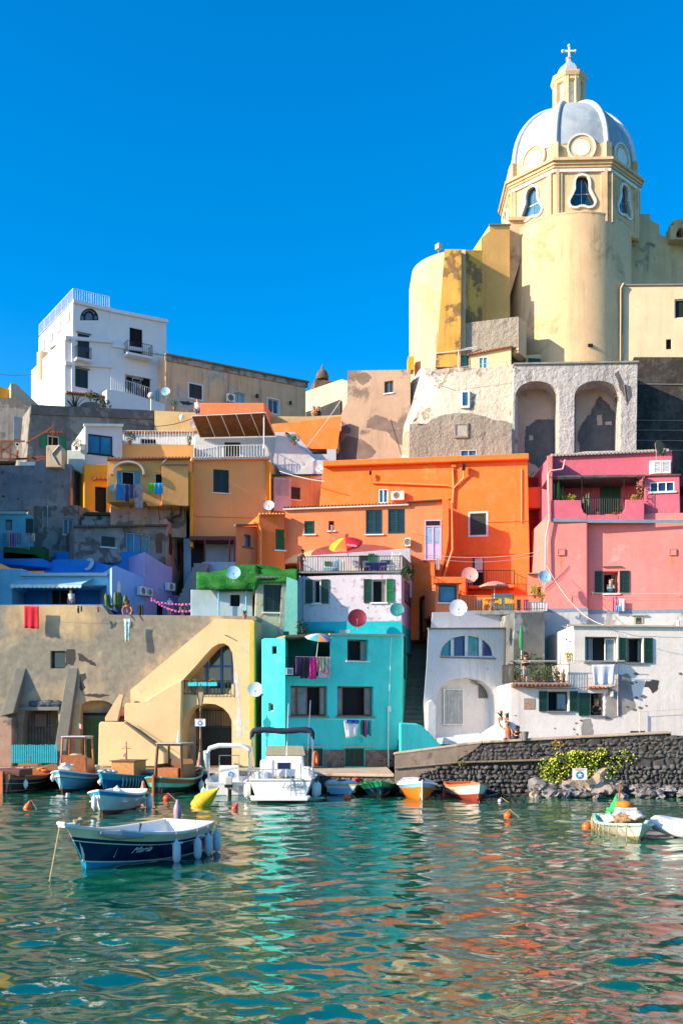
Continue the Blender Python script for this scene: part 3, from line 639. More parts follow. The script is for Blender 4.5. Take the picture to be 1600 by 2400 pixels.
for i,(a,c,g) in enumerate(((1032,1062,0),(1063,1095,1),(1096,1128,0),(1129,1158,1))):
    pts=[(x,y) for x,y in arc(1031,1159,1540,1487,40,.85) if a<=x<=c]; pts=[(pts[0][0],1540)]+pts+[(pts[-1][0],1540)]
    b=MB(); b.poly([pl.at(x,y,-.24) for x,y in pts],-pl.n*.02); b.build('pane',mt('teal_pane',(.02,.3,.36),.15,var=.3) if not g else mt('navy_pane',(.01,.05,.2),.1,var=.3),f)
b=MB(); ubox(b,pl,u0-.05,z0-.1,u1+.05,z0-.01,-.1,.08); b.build('sill',SLATE,h)
bk=pl.back(.69); b=MB(); u0,z0,u1,z1=bk.rect(1040,1619,1082,1700); frame(b,bk,u0-.07,z0,u1+.07,z1+.1,.07,.002,.08); b.build('door_frame',WHITE,h); b=MB(); ubox(b,bk,u0,z0,u1,z1,.004,.05)
for i in range(5): ubox(b,bk,u0+(u1-u0)*(i+.9)/5.5,z0,u0+(u1-u0)*(i+.9)/5.5+.02,z1,.05,.06)
b.build('door',mt('grey_plank_door',(.38,.42,.42),.7,var=.2),h)
b=MB(); u0,z0,u1,z1=bk.rect(1121,1604,1156,1637); ubox(b,bk,u0,z0,u1,z1,.004,.04); b.build('window',mt('grey_slate_pane',(.09,.1,.11),.4),h)
# upper parapet storey
pu=Pl(1008,80.4,1214,82)
slab('parapet',pu,[(1012,1435),(1214,1432),(1210,1480),(1008,1480)],[],4.5,stucco('lavender_whitewash',(.5,.5,.53),(.3,.3,.32),.7,1,.2,.08),h,vec=Vector((.6,3.2,0)))
ledge(h,pl,1001,1472,1206,1471,.09,.12,SLATE)
slab('side_pier',Pl(1000,77.3,1024,77.5),[(1002,1648),(1012,1640),(1022,1655),(1022,1740),(1001,1740)],[],.35,m_wa,h)
# ramp, fence and curved garden wall in front of the arched house
h=T('white_fence','low white plank fence below the bricked arch','fence',G(1060,75.9,1.6)); fp=Pl(1012,77.6,1125,77.0); b=MB()
for i in range(22):
    x=1014+i*5; a=fp.at(x,1745); c=fp.at(x,1731-(i>9)*3-i*.45); b.ob(a,fp.d*.112,fp.n*.03,Vector((0,0,c.z-a.z)))
b.build('planks',mt('white_fence_paint',(.5,.6,.66),.6),h); b=MB(); b.bar(fp.at(1014,1740,-.04),fp.at(1120,1733,-.04),.06); b.build('rail',WHITE,h)
h=T('curved_garden_wall','rough whitewashed wall curving up to the lower white house','wall',G(1150,74.5,1.6)); fp=Pl(1100,75.0,1200,73.2); b=MB()
b.poly([fp.at(*q) for q in [(1110,1745),(1122,1727),(1140,1712),(1165,1697),(1195,1689),(1198,1745)]],(0,.5,0)); b.build('wall',m_wa,h,bevel=.08)
# ---- lower right white house
m_wr=stucco('peeling_white_plaster',(.80,.74,.69),(.36,.32,.30),.60,.24,.25,.1,(.22,.19,.16),.35,(.1,.09,.09),.72,1.3,seed=12)
h=house('white_house','peeling white house with green shutters and a plant balcony on the right','house',1400,73)
pl=Pl(1196,73.6,1600,74.6)
op=dict(rev=1.3,sill=False,n=1,fr=DGREEN)
facade(h,pl,[(1196,1602),(1330,1602),(1330,1553),(1344,1552),(1344,1466),(1680,1470),(1680,1760),(1196,1760)],7,m_wr,wins=[
 (1371,1493,1446,1551,'open',dict(rev=.5,n=1,fr=GREEN,sill=SLATE)),(1468,1496,1506,1553,'open',dict(rev=.5,sill=SLATE,sh=[(1449,1466),(1508,1528)],shmat=GREEN,n=1,fr=BROWNW)),
 (1284,1621,1332,1667,'open',dict(rev=.5,sill=SLATE,sh=[(1262,1282),(1334,1353)],shmat=GREEN,n=1,fr=GREEN)),(1384,1625,1415,1677,'open',dict(rev=1.3,sill=SLATE,sh=[(1355,1382)],shmat=GREEN,n=1,fr=GREEN)),
 (1477,1714,1513,1724,'glass',dict(n=2,fr=GREEN,sill=False))],vec=Vector((0,7,0)))
for a,c,y0,y1,m_ in ((1420,1444,1496,1549,GLASSP),(1306,1330,1625,1664,GLASSB),(1374,1380,1497,1549,WHITE),(1497,1504,1500,1550,GLASSB)):
    u0,z0,u1,z1=pl.rect(a,y0,c,y1); b=MB(); frame(b,pl,u0,z0,u1,z1,.05,-.3,-.24); f=b.build('casement',WHITE if m_ is GLASSP else GREEN,h); b=MB(); ubox(b,pl,u0+.04,z0+.04,u1-.04,z1-.04,-.29,-.27); b.build('pane',m_,f)
ledge(h,pl,1328,1464,1680,1468,.09,.14,mt('pale_coping',(0,0,0)),o0=.0)
b=MB(); v=Vector((0,-.0,0)); b.ob(pl.at(1196,1605,0),pl.d*(136*73.8/3200),pl.n*.5,Vector((0,0,.1))); b.build('balcony_slab',CEM,h)
tiles(h,pl.at(1196,1607,.1),pl.at(1332,1607,.1),pl.n,TILE,r=.06,ln=.4); tiles(h,pl.at(1375,1612,.0),pl.at(1425,1612,.0),pl.n,TILE,r=.05,ln=.3,name='hood')
railing(h,[pl.at(1200,1599,-2.2),pl.at(1200,1601,.35),pl.at(1329,1601,.35)],1.0,IRON,.14)
b=MB(); b.tube([pl.at(1200,1550,.4),pl.at(1455,1550,.5)],.02,5); b.tube([pl.at(1200,1553,.55),pl.at(1455,1553,.65)],.012,4); b.build('laundry_rail',CABLEW,h)
b=MB(); b.tube([pl.at(1446,1490,.06),pl.at(1446,1640,.06),pl.at(1446,1678,.06)],.03,6); b.tube([pl.at(1495,1724,.2),pl.at(1495,1667,.2)],.03,5); b.tube([pl.at(1495,1668,.2),pl.at(1640,1660,.2)],.012,4); b.build('pipe',mt('pale_pipe',(.5,.5,.48),.6),h)
gm=mt('grey_render_patch',(.28,.26,.25),.95,var=.2,sc_=2); dkp=mt('dark_bare_stone',(0,0,0))
patch(pl,[(1446,1582),(1475,1580),(1480,1610),(1488,1660),(1450,1680),(1430,1690),(1418,1688),(1418,1640),(1425,1612),(1440,1608)],gm,h,jag=3)
patch(pl,[(1366,1685),(1384,1684),(1390,1712),(1388,1735),(1362,1735),(1362,1710)],gm,h,jag=3)
patch(pl,[(1512,1598),(1530,1593),(1543,1596),(1540,1618),(1528,1626),(1520,1612),(1508,1610)],dkp,h)
for i,(x,y,s) in enumerate(((1490,1580,7),(1480,1602,6),(1490,1600,4),(1490,1636,6),(1508,1634,8),(1500,1660,7),(1486,1664,7),(1470,1658,5),(1514,1655,4),(1594,1580,6),(1345,1710,4),(1352,1722,4),(1362,1690,5),(1350,1696,4),(1208,1678,3),(1300,1708,3),(1450,1660,3))):
    patch(pl,[(x-s,y-s*.3),(x,y-s*.7),(x+s,y-s*.1),(x+s*.6,y+s*.5),(x-s*.2,y+s*.4)],mt('flaked_grey',(.17,.155,.145),.95,bmp=.4),h,seed=i,jag=1.2)
b=MB(); b.box(pl.at(1432,1627,.08),(.13,.14,.28)); b.build('wall_lamp',WHITE,h)
t=MB(); u0,z0,u1,z1=pl.rect(1227,1637,1253,1663); ubox(t,pl,u0,z0,u1,z1,.001,.02)
m,tt,bs=_m('painted_tile'); o_=coords(tt); vn=tt.nodes.new('ShaderNodeTexVoronoi'); vn.inputs['Scale'].default_value=9; tt.links.new(o_,vn.inputs['Vector']); sx=tt.nodes.new('ShaderNodeSeparateXYZ'); tt.links.new(o_,sx.inputs[0])
zr=ramp(tt,sx.outputs[2],z0-1.0+.2,z1-1.0-.15); c_=mixc(tt,zr,mixc(tt,.2,(.35,.2,.14),vn.outputs['Color']),(.1,.5,.6)); tt.links.new(c_,bs.inputs['Base Color']); pic=t.build('ceramic_picture',m,None,origin=pl.at(1240,1650)); tagp(pic,'square painted tile picture of a harbour on the white wall','picture')
b=MB(); [b.ob(pl.at(x,1465,-1),pl.d*.4,-pl.n*.5,Vector((0,0,.12))) for x in (1360,1466)]; b.build('roof_block',mt('pale_coping',(0,0,0)),h)
b=MB(); b.tube([pl.at(1594,1466,-.3),pl.at(1594,1454,-.3)],.1,8); b.build('chimney',WHITE,h)
# ---- grey mid wall and turquoise corner above the balcony
h=house('balcony_house','grey and turquoise back wall behind the plant balcony','house',1270,78)
pl=Pl(1195,78.5,1350,79.5)
facade(h,pl,[(1205,1436),(1276,1434),(1276,1640),(1200,1640)],4,stucco('dark_grey_plaster',(.13,.14,.14),(.3,.32,.32),.55,.6,.4,.3),bevel=.03)
p2=Pl(1272,83.2,1350,83.0); slab('wall',p2,[(1272,1501),(1350,1501),(1350,1640),(1272,1640)],[],.4,stucco('pale_turquoise_wall',(.06,.36,.34),(.3,.4,.35),.7,.8,.1),h)
sidewin(h,p2,(1312,1509,1335,1523),'dark',GREEN); b=MB(); ubox(b,p2,*p2.rect(1333,1515,1344,1552),.01,.06); b.build('door',GREEN,h)
b=MB(); b.ob(G(1190,75,P(0,1604,75).z-.12),(3.8,0,0),(0,4.0,0),(0,0,.11)); b.build('balcony_floor',CEM,h)
# ---- ramp wall of dark stone
m_rs=stone_mat('dark_basalt_wall',(.015,.016,.02),(.05,.05,.05),1.9,(.03,.028,.027)); m_cc=stucco('rough_concrete',(.2,.16,.13),(.14,.12,.1),.55,.7,.4,bmp=.8)
h=T('harbour_wall','long sloping dark stone harbour wall with a pale coping on the right','wall',G(1250,67,0))
pl=Pl(925,67.6,1600,64.2)
slab('wall',pl,[(925,1767),(1130,1740),(1572,1718),(1572,1724),(1720,1730),(1720,1905),(925,1905)],[],1.0,m_rs,h,bevel=.05)
b=MB(); b.poly([pl.at(*q,.001) for q in [(925,1768),(1130,1742),(1110,1760),(1080,1778),(1060,1795),(990,1815),(955,1845),(925,1850)]],pl.n*.06); b.build('concrete_face',m_cc,h,bevel=.03)
b=MB(); 
for (a,c) in (((922,1765),(1130,1738)),((1130,1738),(1572,1715))): b.ob(pl.at(*a,.1)-Vector((0,0,.1)),pl.at(*c,.1)-pl.at(*a,.1),-pl.n*1.25,Vector((0,0,.12)))
b.build('coping',stucco('pale_stone_coping',(.42,.33,.25),(.25,.2,.16),.6,1,.2,bmp=.6),h,bevel=.04)
b=MB(); b.ob(pl.at(1060,1790,.0),pl.at(1290,1783,0)-pl.at(1060,1790,0),pl.n*.28,Vector((0,0,.1))); b.ob(pl.at(925,1803,.0),pl.at(1060,1791,0)-pl.at(925,1803,0),pl.n*.2,Vector((0,0,.1))); b.build('ledge',m_cc,h,bevel=.04)
b=MB(); rd=random.Random(4)
for r_ in range(6):
    x=985 if r_ else 1010; x+=rd.uniform(0,9)
    while x<1700:
        y=1794+r_*10.6+rd.uniform(-2,2); w_=rd.choice((rd.uniform(6,11),rd.uniform(9,20)))
        b.ico(pl.at(x+w_/2,y+6,.04),w_*.5*66/3200,2,1,.55,rd.uniform(.6,1.)*11/w_*1.1,jit=.55,rz=rd.uniform(-.3,.3),rd=rd)
        x+=w_+rd.uniform(0,2)
for r_ in range(6):
    x=1085
    while x<1700:
        y=1779-r_*10+rd.uniform(-2,2)-max(0,(x-1130))*.0-(x-1085)*.012; w_=rd.choice((rd.uniform(6,12),rd.uniform(10,22))); top=1744-(x-1130)*.05
        if y-6>top: b.ico(pl.at(x+w_/2,y,-.0),w_*.5*66/3200,2,1,.3,rd.uniform(.6,.95)*10/w_,jit=.55,rd=rd)
        x+=w_+rd.uniform(0,3)
m,t_,bs=_m('basalt_stones'); bs.inputs['Roughness'].default_value=.8; o_=coords(t_); v2=t_.nodes.new('ShaderNodeTexVoronoi'); v2.inputs['Scale'].default_value=2.4; t_.links.new(o_,v2.inputs['Vector']); sp=t_.nodes.new('ShaderNodeSeparateColor'); t_.links.new(v2.outputs['Color'],sp.inputs[0])
t_.links.new(mixc(t_,ramp(t_,noise(t_,o_,8,5),.35,.7),mixc(t_,sp.outputs[0],(.03,.033,.04),(.12,.118,.118)),(.07,.068,.065)),bs.inputs['Base Color']); bump(t_,bs,noise(t_,o_,10,5),.6,.04)
b.build('stone_facing',m,h,smooth=True)
# ================================================================ MIDDLE ROWS
# ---- purple and white peeling house
m_pu=stucco('peeling_lilac_plaster',(.62,.56,.64),(.60,.32,.40),.57,3.6,.1,.1,(.3,.25,.3),.4,(.09,.12,.16),.665,2.6,seed=3)
m_puw=stucco('lilac_side_plaster',(.55,.25,.38),(.3,.2,.25),.68,1.2,.15)
h=house('lilac_house','peeling lilac house with green shutters and a railed roof terrace','house',820,82,3)
pl=Pl(697,82,940,81.2); vside=Vector((1.2,6,0))
facade(h,pl,[(699,1352),(940,1343),(941,1500),(699,1500)],6,m_pu,wins=[(734,1359,751,1414,'open',dict(n=1,fr=WHITE,sill=WHITE,sh=[(716,733),(752,770)],shmat=GREEN)),
 (871,1358,904,1412,'open',dict(n=1,fr=WHITE,sill=WHITE,rev=.5,sh=[(852,870)],shmat=GREEN))],vec=vside)
f=[o for o in h.children if o.name.startswith('window')][-1]; u0,z0,u1,z1=pl.rect(905,1357,922,1412); leaf_sh(pl,u0,z0,u1,z1,.02,VGREEN,f)
b=MB(); b.ob(pl.at(697,1344,.12),pl.at(942,1343,.12)-pl.at(697,1344,.12),-pl.n*4,Vector((0,0,.1))); b.build('terrace_floor',SLATE,h)
u0,z0,u1,z1=pl.rect(699,1457,941,1500); b=MB(); ubox(b,pl,u0-.02,z0,u1+.02,z1,.001,.05); b.build('dado',stucco('turquoise_dado',(.01,.42,.5),(.1,.35,.4),.66,1,.1),h)
b=MB(); ubox(b,pl,*pl.rect(796,1476,822,1484),.05,.07); b.build('vent',GREYM,h)
b=MB(); b.tube([pl.at(712,1350,.06),pl.at(712,1460,.06)],.045,6); b.build('drainpipe',mt('lilac_pipe',(.5,.42,.5)),h)
se=pl.pt(pl.L,0); ps=Pl(0,0,0,0,se,se+vside)
f=sidewin(h,ps,(946,1369,966,1420),'shut',GREEN)
b=MB(); ubox(b,ps,.02,ps.uv(950,1530)[1],6,ps.uv(950,1470)[1],.001,.03); b.build('side_dado',mt('teal_side',(.02,.3,.36),.8),h)
b=MB(); ubox(b,ps,.02,ps.uv(950,1470)[1],6,ps.uv(945,1346)[1],.001,.028); b.build('side_wall',m_puw,h)
railing(h,[pl.at(697,1343,-3),pl.at(698,1343,.08),pl.at(943,1341,.08),pl.at(970,1358,-5.2)+Vector((0,0,.5))],.95,IRON,.15)
bt=Pl(700,86,965,86)   # terrace back wall with the reddish vault
slab('terrace_wall',bt,[(700,1400),(703,1304),(962,1285),(965,1400)],[rect_uv(bt,(853,1303,880,1345))][:0],4,stucco('white_lilac_wall',(.6,.56,.62),(.5,.3,.35),.7,1,.15),h)
b=MB(); n=12; pts=[G(0,0)]*0
for (a,c,y) in ((728,930,0),): 
    prof=[bt.at(px,py,-.3) for px,py in arc(728,940,1300,1273,14,.8)]; prof=[bt.at(728,1310,-.3)]+prof+[bt.at(940,1310,-.3)]
    b.poly(prof,(0,3.5,0))
b.build('vault_roof',stucco('red_washed_vault',(.45,.10,.10),(.5,.3,.28),.62,1.2,.2),h,smooth=50)
b=MB(); ubox(b,bt,*bt.rect(842,1302,870,1348),.005,.04); b.build('terrace_door',DARK,h)
leaf_sh(bt,*[bt.rect(863,1298,878,1330)[i] for i in (0,1,2,3)],.05,VGREEN,h)
leaf_sh(bt,*bt.rect(760,1316,775,1326),.01,VGREEN,h); leaf_sh(bt,*bt.rect(892,1313,916,1322),.01,GREEN,h)
# ---- low blue white house with a green net roof
h=house('green_roof_house','low pale blue house under a sagging green netted roof','house',520,80,3)
pl=Pl(447,80.8,592,81.2)
facade(h,pl,[(447,1382),(592,1386),(592,1470),(447,1470)],4,stucco('pale_blue_wash',(.42,.55,.62),(.3,.4,.45),.7,1,.2),wins=[(540,1394,562,1421,'dark',dict(n=1,sill=False,fr=DARK))])
for x in (513,577): b=MB(); b.tube([pl.at(x,1386,.3),pl.at(x,1450,.3)],.05,6); b.build('post',mt('cyan_post',(.03,.4,.55),.5),h)
b=MB(); b.poly([pl.at(x,y,.35) for x,y in [(505,1382),(592,1380),(592,1384),(515,1388)]],-pl.n*.9); b.build('canopy',DGREEN,h)
NET=stucco('green_netting',(.015,.16,.02),(.02,.25,.04),.55,2,0,.3,bmp=.9)
def drape(name,x0,x1,fn,Y0,Y1,parent,mat,n=44,m=10):
    V=[];F=[]
    for j in range(m+1):
        t=j/m
        for i in range(n+1):
            s=i/n; x=x0+(x1-x0)*s; yt,yb=fn(s)
            if t<.45: k=t/.45; y=yb+(yt-yb)*math.sin(k*1.57); Y=Y0+.6*k+.05*math.sin(x*.13+k*2)+.03*math.sin(x*.07+k*4)
            else: k=(t-.45)/.55; Y=Y0+.6+(Y1-Y0)*k; y=yt-(6*math.sin(k*3.1)); 
            p=P(x,y,Y); 
            if t>=.45: p.z=P(x,yt,Y0+.6).z+.55*math.sin(k*1.9)+.06*math.sin(x*.08+k*5)
            V.append(p)
    N=len(V); 
    for j in range(m):
        for i in range(n): a=j*(n+1)+i; F.append((a,a+1,a+n+2,a+n+1))
    lo=[V[i].copy() for i in range(n+1)]+[V[m*(n+1)+i].copy() for i in range(n+1)]
    b=MB(); b.add(V,F); o=b.build(name,mat,parent,smooth=True,recalc=False); md=o.modifiers.new('thick','SOLIDIFY'); md.thickness=.05; return o
drape('roof_net',460,697,lambda s:((1352-9*math.sin(s*2.2)-(8 if s>.35 else 0),1381) if s<.6 else (1345-16*(s-.6)*0,1366-(s-.6)*10)),80.2,84,h,NET)
b=MB(); V=[]; 
b.poly([P(x,y,83.5) for x,y in [(512,1352)]+arc(516,665,1345,1323,12,.7)+[(690,1352)]],(0,3,0)); b.build('vault_roof',NET,h,smooth=60)
# ---- orange complex
OR=(.94,.19,.04); m_or=stucco('orange_plaster',OR,(.88,.28,.07),.64,.4,.22,.09,(.45,.12,.03),.22,seed=5); m_or2=stucco('salmon_orange_plaster',(.94,.25,.10),(.88,.34,.14),.64,.5,.22,.09,(.45,.17,.06),.25,seed=8)
h=house('orange_house','tall bright orange house with stepped wings, pipes and balcony','house',1000,92,8)
pl=Pl(745,93.5,1238,90.0)
bw=dict(fr=WHITE,n=2,sill=WHITE)
facade(h,pl,[(741,1265),(758,1083),(1236,1069),(1240,1265),(1241,1440),(741,1440)],9,m_or,wins=[(887,1146,909,1179,'glass',dict(fr=WHITE,n=2,glass=GLASSB,sill=False,rev=.15)),
 (1101,1203,1139,1254,'shut',dict(col=mt('brown_roller_shutter',(.04,.045,.04),.6),n=1,trim=WHITE,sill=False)),(1107,1307,1133,1374,'dark',dict(fr=GREEN,n=1,sill=False))],vec=Vector((0,9,0)))
b=MB(); 
a=pl.at(762,1085,.0); c=pl.at(1237,1068,.0); b.ob(a-Vector((0,0,.32))-pl.d*.1,c-a+pl.d*.15,pl.n*.42,Vector((0,0,.38))); b.build('cornice',m_or,h,bevel=.05)
tb=pl
b=MB(); ubox(b,pl,*pl.rect(1112,1309,1131,1342),.0,.05); b.build('door_leaf',mt('pale_door',(.6,.5,.5),.5),h)
b=MB(); u0,z0,u1,z1=pl.rect(1098,1376,1205,1383); ubox(b,pl,u0,z0,u1,z1,-.1,1.0); b.build('balcony_slab',m_or,h,bevel=.03)
railing(h,[pl.at(1100,1376,.0),pl.at(1098,1376,.95),pl.at(1206,1376,.95),pl.at(1203,1376,.0)],.95,IRON,.15)
OPI=mt('orange_painted_pipe',(.85,.25,.05),.5)
b=MB(); b.tube([pl.at(1061,1098,.12),pl.at(1063,1145,.12),pl.at(1060,1190,.12)],.07,7); b.tube([pl.at(1088,1103,.35),pl.at(1086,1122,.12),pl.at(1061,1147,.12)],.07,7)
b.tube([pl.at(870,1118,.3),pl.at(871,1132,.15),pl.at(1050,1139,.12),pl.at(1062,1143,.12)],.07,7); b.box(pl.at(1063,1092,.08),(.3,.15,.2)); b.tube([pl.at(1222,1100,.06),pl.at(1222,1225,.06)],.05,6)
b.build('drainpipe',OPI,h,smooth=50); b=MB(); b.box(pl.at(1087,1098,.4),(.2,.35,.4)); b.tube([pl.at(869,1115,.3),pl.at(869,1107,.3)],.1,6); b.build('flue',DARK,h)
b=MB(); ubox(b,pl,*pl.rect(1140,1221,1238,1223),.001,.05); ubox(b,pl,*pl.rect(1084,1288,1240,1300),.001,.06); b.build('string_course',m_or,h)
# front wing under a mossy tiled edge
w=house('orange_wing','long low orange wing with dark louvred windows and a mossy tiled edge','house',820,89,8)
pw=Pl(655,89.6,985,88.6)
SHB=mt('blue_green_louvre',(.012,.05,.065),.4)
facade(w,pw,[(668,1195),(955,1185),(955,1178),(1052,1171),(1052,1320),(668,1320)],6,m_or2,wins=[(713,1221,737,1252,'shut',dict(n=1,sill=WHITE)),(770,1221,783,1244,'dark',dict(n=1,fr=BROWNW,sill=WHITE)),
 (857,1195,896,1252,'shut',dict(col=SHB,sill=WHITE)),(909,1193,949,1251,'shut',dict(col=SHB,sill=False))],vec=Vector((0,6,0)))
tiles(w,pw.at(664,1191,0),pw.at(957,1180,0),pw.n,TILED,r=.07,ln=.22); ledge(w,pw,664,1193,957,1182,.1,.2,mt('pale_fascia',(.6,.55,.5),.7))
ledge(w,pw,952,1176,1056,1170,.08,.25,BROWNW)
# door recess in the right part
b=MB(); u0,z0,u1,z1=pw.rect(995,1219,1034,1314); frame(b,pw,u0,z0,u1,z1,.07,.001,.09); ubox(b,pw,u0,z1-.45,u1,z1-.38,.0,.09); ubox(b,pw,(u0+u1)/2-.04,z0,(u0+u1)/2+.04,z1-.4,.02,.085); f=b.build('door',mt('lilac_door',(.55,.42,.66),.5),w)
b=MB(); ubox(b,pw,u0+.06,z0+.06,u1-.06,z1-.06,.002,.04); b.build('panel',mt('lilac_door',(0,0,0)),f)
b=MB(); ubox(b,pw,u0+.1,z0+1.1,(u0+u1)/2-.1,z1-.55,.04,.05); ubox(b,pw,(u0+u1)/2+.12,z0+1.1,u1-.15,z1-.55,.04,.05); b.build('pane',mt('blue_door_pane',(.25,.42,.6),.2),f)
b=MB(); ubox(b,pw,u0+.08,z1-.36,u1-.08,z1-.08,.04,.05); b.build('transom',DARK,f)
for k in range(3): b=MB(); ubox(b,pw,u0-.1,z0-.22*(k+1),u1-.15,z0-.22*k-.01,.0,.35*(k+1)); b.build('step',mt('red_stair_tile',(.4,.08,.03),.8),w)
b=MB(); b.poly([pw.at(*q,.35) for q in [(1036,1171),(1052,1171),(1052,1260),(1046,1300),(1030,1360),(1018,1352),(1036,1300)]],-pw.n*.34); b.build('buttress',m_or,w,bevel=.05)
b=MB(); b.tube([pw.at(1058,1180,.2),pw.at(1060,1290,.2),pw.at(1036,1362,.4)],.08,7); b.build('drainpipe',OPI,w,smooth=50)
patch(pw,[(690,1301),(745,1286),(750,1292),(735,1306),(660,1324),(655,1318)],mt('cream_plaster',(.75,.5,.25),.85),w,jag=.8)
# small orange blocks left
q=house('orange_annex','small orange block with a green shuttered slot beside the wing','house',640,89,8)
pa=Pl(606,88.2,668,89.0); facade(q,pa,[(606,1222),(606,1207),(668,1207),(668,1340),(606,1340)],4,m_or,wins=[(646,1241,667,1289,'shut',dict(n=1,sill=WHITE,col=mt('mid_green_paint',(.03,.1,.02))))])
tiles(q,pa.at(606,1206,0),pa.at(668,1206,0),pa.n,mt('orange_tile',(.75,.28,.08),.8),r=.07,ln=.2)
b=MB(); b.tube([pa.at(594,1225,.1),pa.at(606,1230,.15),pa.at(610,1245,.12),pa.at(610,1330,.12)],.07,7); b.build('drainpipe',OPI,q,smooth=50)
q=house('small_orange_house','small salmon orange house with one brown framed window beside the yellow wall','house',580,88,8)
pa=Pl(552,87.0,610,89.0); facade(q,pa,[(552,1233),(610,1233),(610,1345),(552,1345)],4,m_or2,wins=[(572,1253,589,1282,'glass',dict(n=1,fr=BROWNW,sill=BROWNW,glass=GLASSB))],vec=Vector((.9,3,0))); ledge(q,pa,547,1230,605,1229,.1,.25,BROWNW)
# orange substructure between wing and lilac house, arch and little box
q=house('orange_arch_house','orange wall pierced by a small dark red arch above the alley','house',1000,86,6)
pa=Pl(940,87.2,1090,86.2); ar=[(982,1500)]+arc(982,1016,1405,1395,8,.8)+[(1016,1500)]
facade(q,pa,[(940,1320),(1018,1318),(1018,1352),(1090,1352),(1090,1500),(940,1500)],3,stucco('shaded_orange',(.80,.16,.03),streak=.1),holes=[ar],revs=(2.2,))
b=MB(); ubox(b,pa,*pa.rect(988,1405,996,1480),-.5,-.4); b.build('door',BROWNW,q); railing(q,[pa.at(984,1478,-.1),pa.at(1015,1478,-.1)],1.0)
q=house('orange_box_room','little orange box room with a large blue framed window','house',1050,83,6)
pa=Pl(1018,83.0,1080,83.4); facade(q,pa,[(1020,1369),(1075,1369),(1075,1440),(1020,1440)],2.6,m_or2,wins=[(1028,1372,1069,1412,'glass',dict(n=1,fr=DBLUE,sill=WHITE,rev=.12,glass=GLASSB))])
ledge(q,pa,1016,1367,1079,1367,.08,.2,BROWNW)
# orange terrace
q=house('orange_terrace','railed orange terrace with tables above the white arched house','terrace',1170,84,5)
pa=Pl(1075,86.0,1275,85.4); facade(q,pa,[(1075,1395),(1275,1395),(1275,1440),(1075,1440)],2,m_or,wins=[],holes=[])
slab('floor',Pl(1010,81.2,1280,81.2),[(1075,1431),(1276,1431),(1276,1441),(1075,1441)],[],4.6,CEM,q)
b=MB(); ubox(b,pa,*pa.rect(1152,1392,1200,1432),.01,.06); b.build('door',mt('blue_green_door',(.02,.14,.2),.6),q)
b=MB(); ubox(b,pa,*pa.rect(1116,1404,1126,1424),.01,.04); b.build('notice_board',mt('grey_board',(.4,.35,.3),.6),q)
fr=Pl(1078,81.3,1276,81.3); railing(q,[fr.at(1080,1431,.0),fr.at(1276,1430,.0)],.85,BROWNW,.16)
q=house('pink_annex','small pink annex tucked between the orange and pink houses','house',1255,86,6)
pa=Pl(1236,85.0,1280,84.6); facade(q,pa,[(1236,1345),(1280,1343),(1280,1435),(1236,1435)],2,stucco('pink_annex_plaster',(.8,.2,.14),streak=.1),wins=[(1259,1376,1268,1398,'dark',dict(n=1,sill=False,fr=WOOD))]); ledge(q,pa,1236,1344,1280,1343,.08,.3,SLATE)
q=house('alley_house','dark red house front in the deep gap between orange and pink houses','house',1255,93,9)
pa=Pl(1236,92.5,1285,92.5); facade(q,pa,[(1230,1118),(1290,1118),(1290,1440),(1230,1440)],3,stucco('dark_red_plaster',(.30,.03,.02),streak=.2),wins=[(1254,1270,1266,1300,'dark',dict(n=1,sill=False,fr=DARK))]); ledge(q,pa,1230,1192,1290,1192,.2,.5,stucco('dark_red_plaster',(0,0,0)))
slab('parapet',Pl(1236,91,1285,91),[(1236,1142),(1290,1139),(1290,1190),(1236,1190)],[],1.2,stucco('rust_orange_plaster',(.6,.12,.04)),q)
# ---- pink house
PK=(.86,.24,.22); m_pk=stucco('pink_plaster',PK,(.82,.32,.3),.62,.4,.28,.1,(.45,.15,.12),.22,seed=11); m_mg=stucco('magenta_plaster',(.64,.135,.20),(.6,.12,.2),.7,.6,.15,.1,(.3,.08,.1),.22,seed=13)
m_bd=mt('blue_grey_band',(.17,.25,.33),.85); m_wl=stucco('peeling_blue_white',(.5,.52,.52),(.32,.3,.28),.55,.5,.3,.1,(.2,.18,.16),.35,(.08,.08,.09),.68,1.8,seed=15)
h=house('pink_house','tall pink house with a cactus terrace and blue grey bands','house',1430,83,3)
pl=Pl(1377,84.6,1600,83.6); pj=Pl(1275,84.2,1378,83.8)
gap=[(1363,1440)]
facade(h,pl,[(1377,1205),(1600,1202),(1640,1202),(1640,1510),(1377,1510)],7,m_pk,wins=[(1415,1339,1449,1391,'open',dict(n=1,fr=WHITE,rev=1.2,sill=WHITE,sh=[(1393,1413),(1451,1474)],shmat=DGREEN))],vec=Vector((0,7,0)))
facade(h,pj,[(1284,1205),(1377,1205),(1377,1510),(1272,1510),(1275,1380),(1282,1260)],7.5,m_pk,vec=Vector((0,7,0)),bevel=.08)
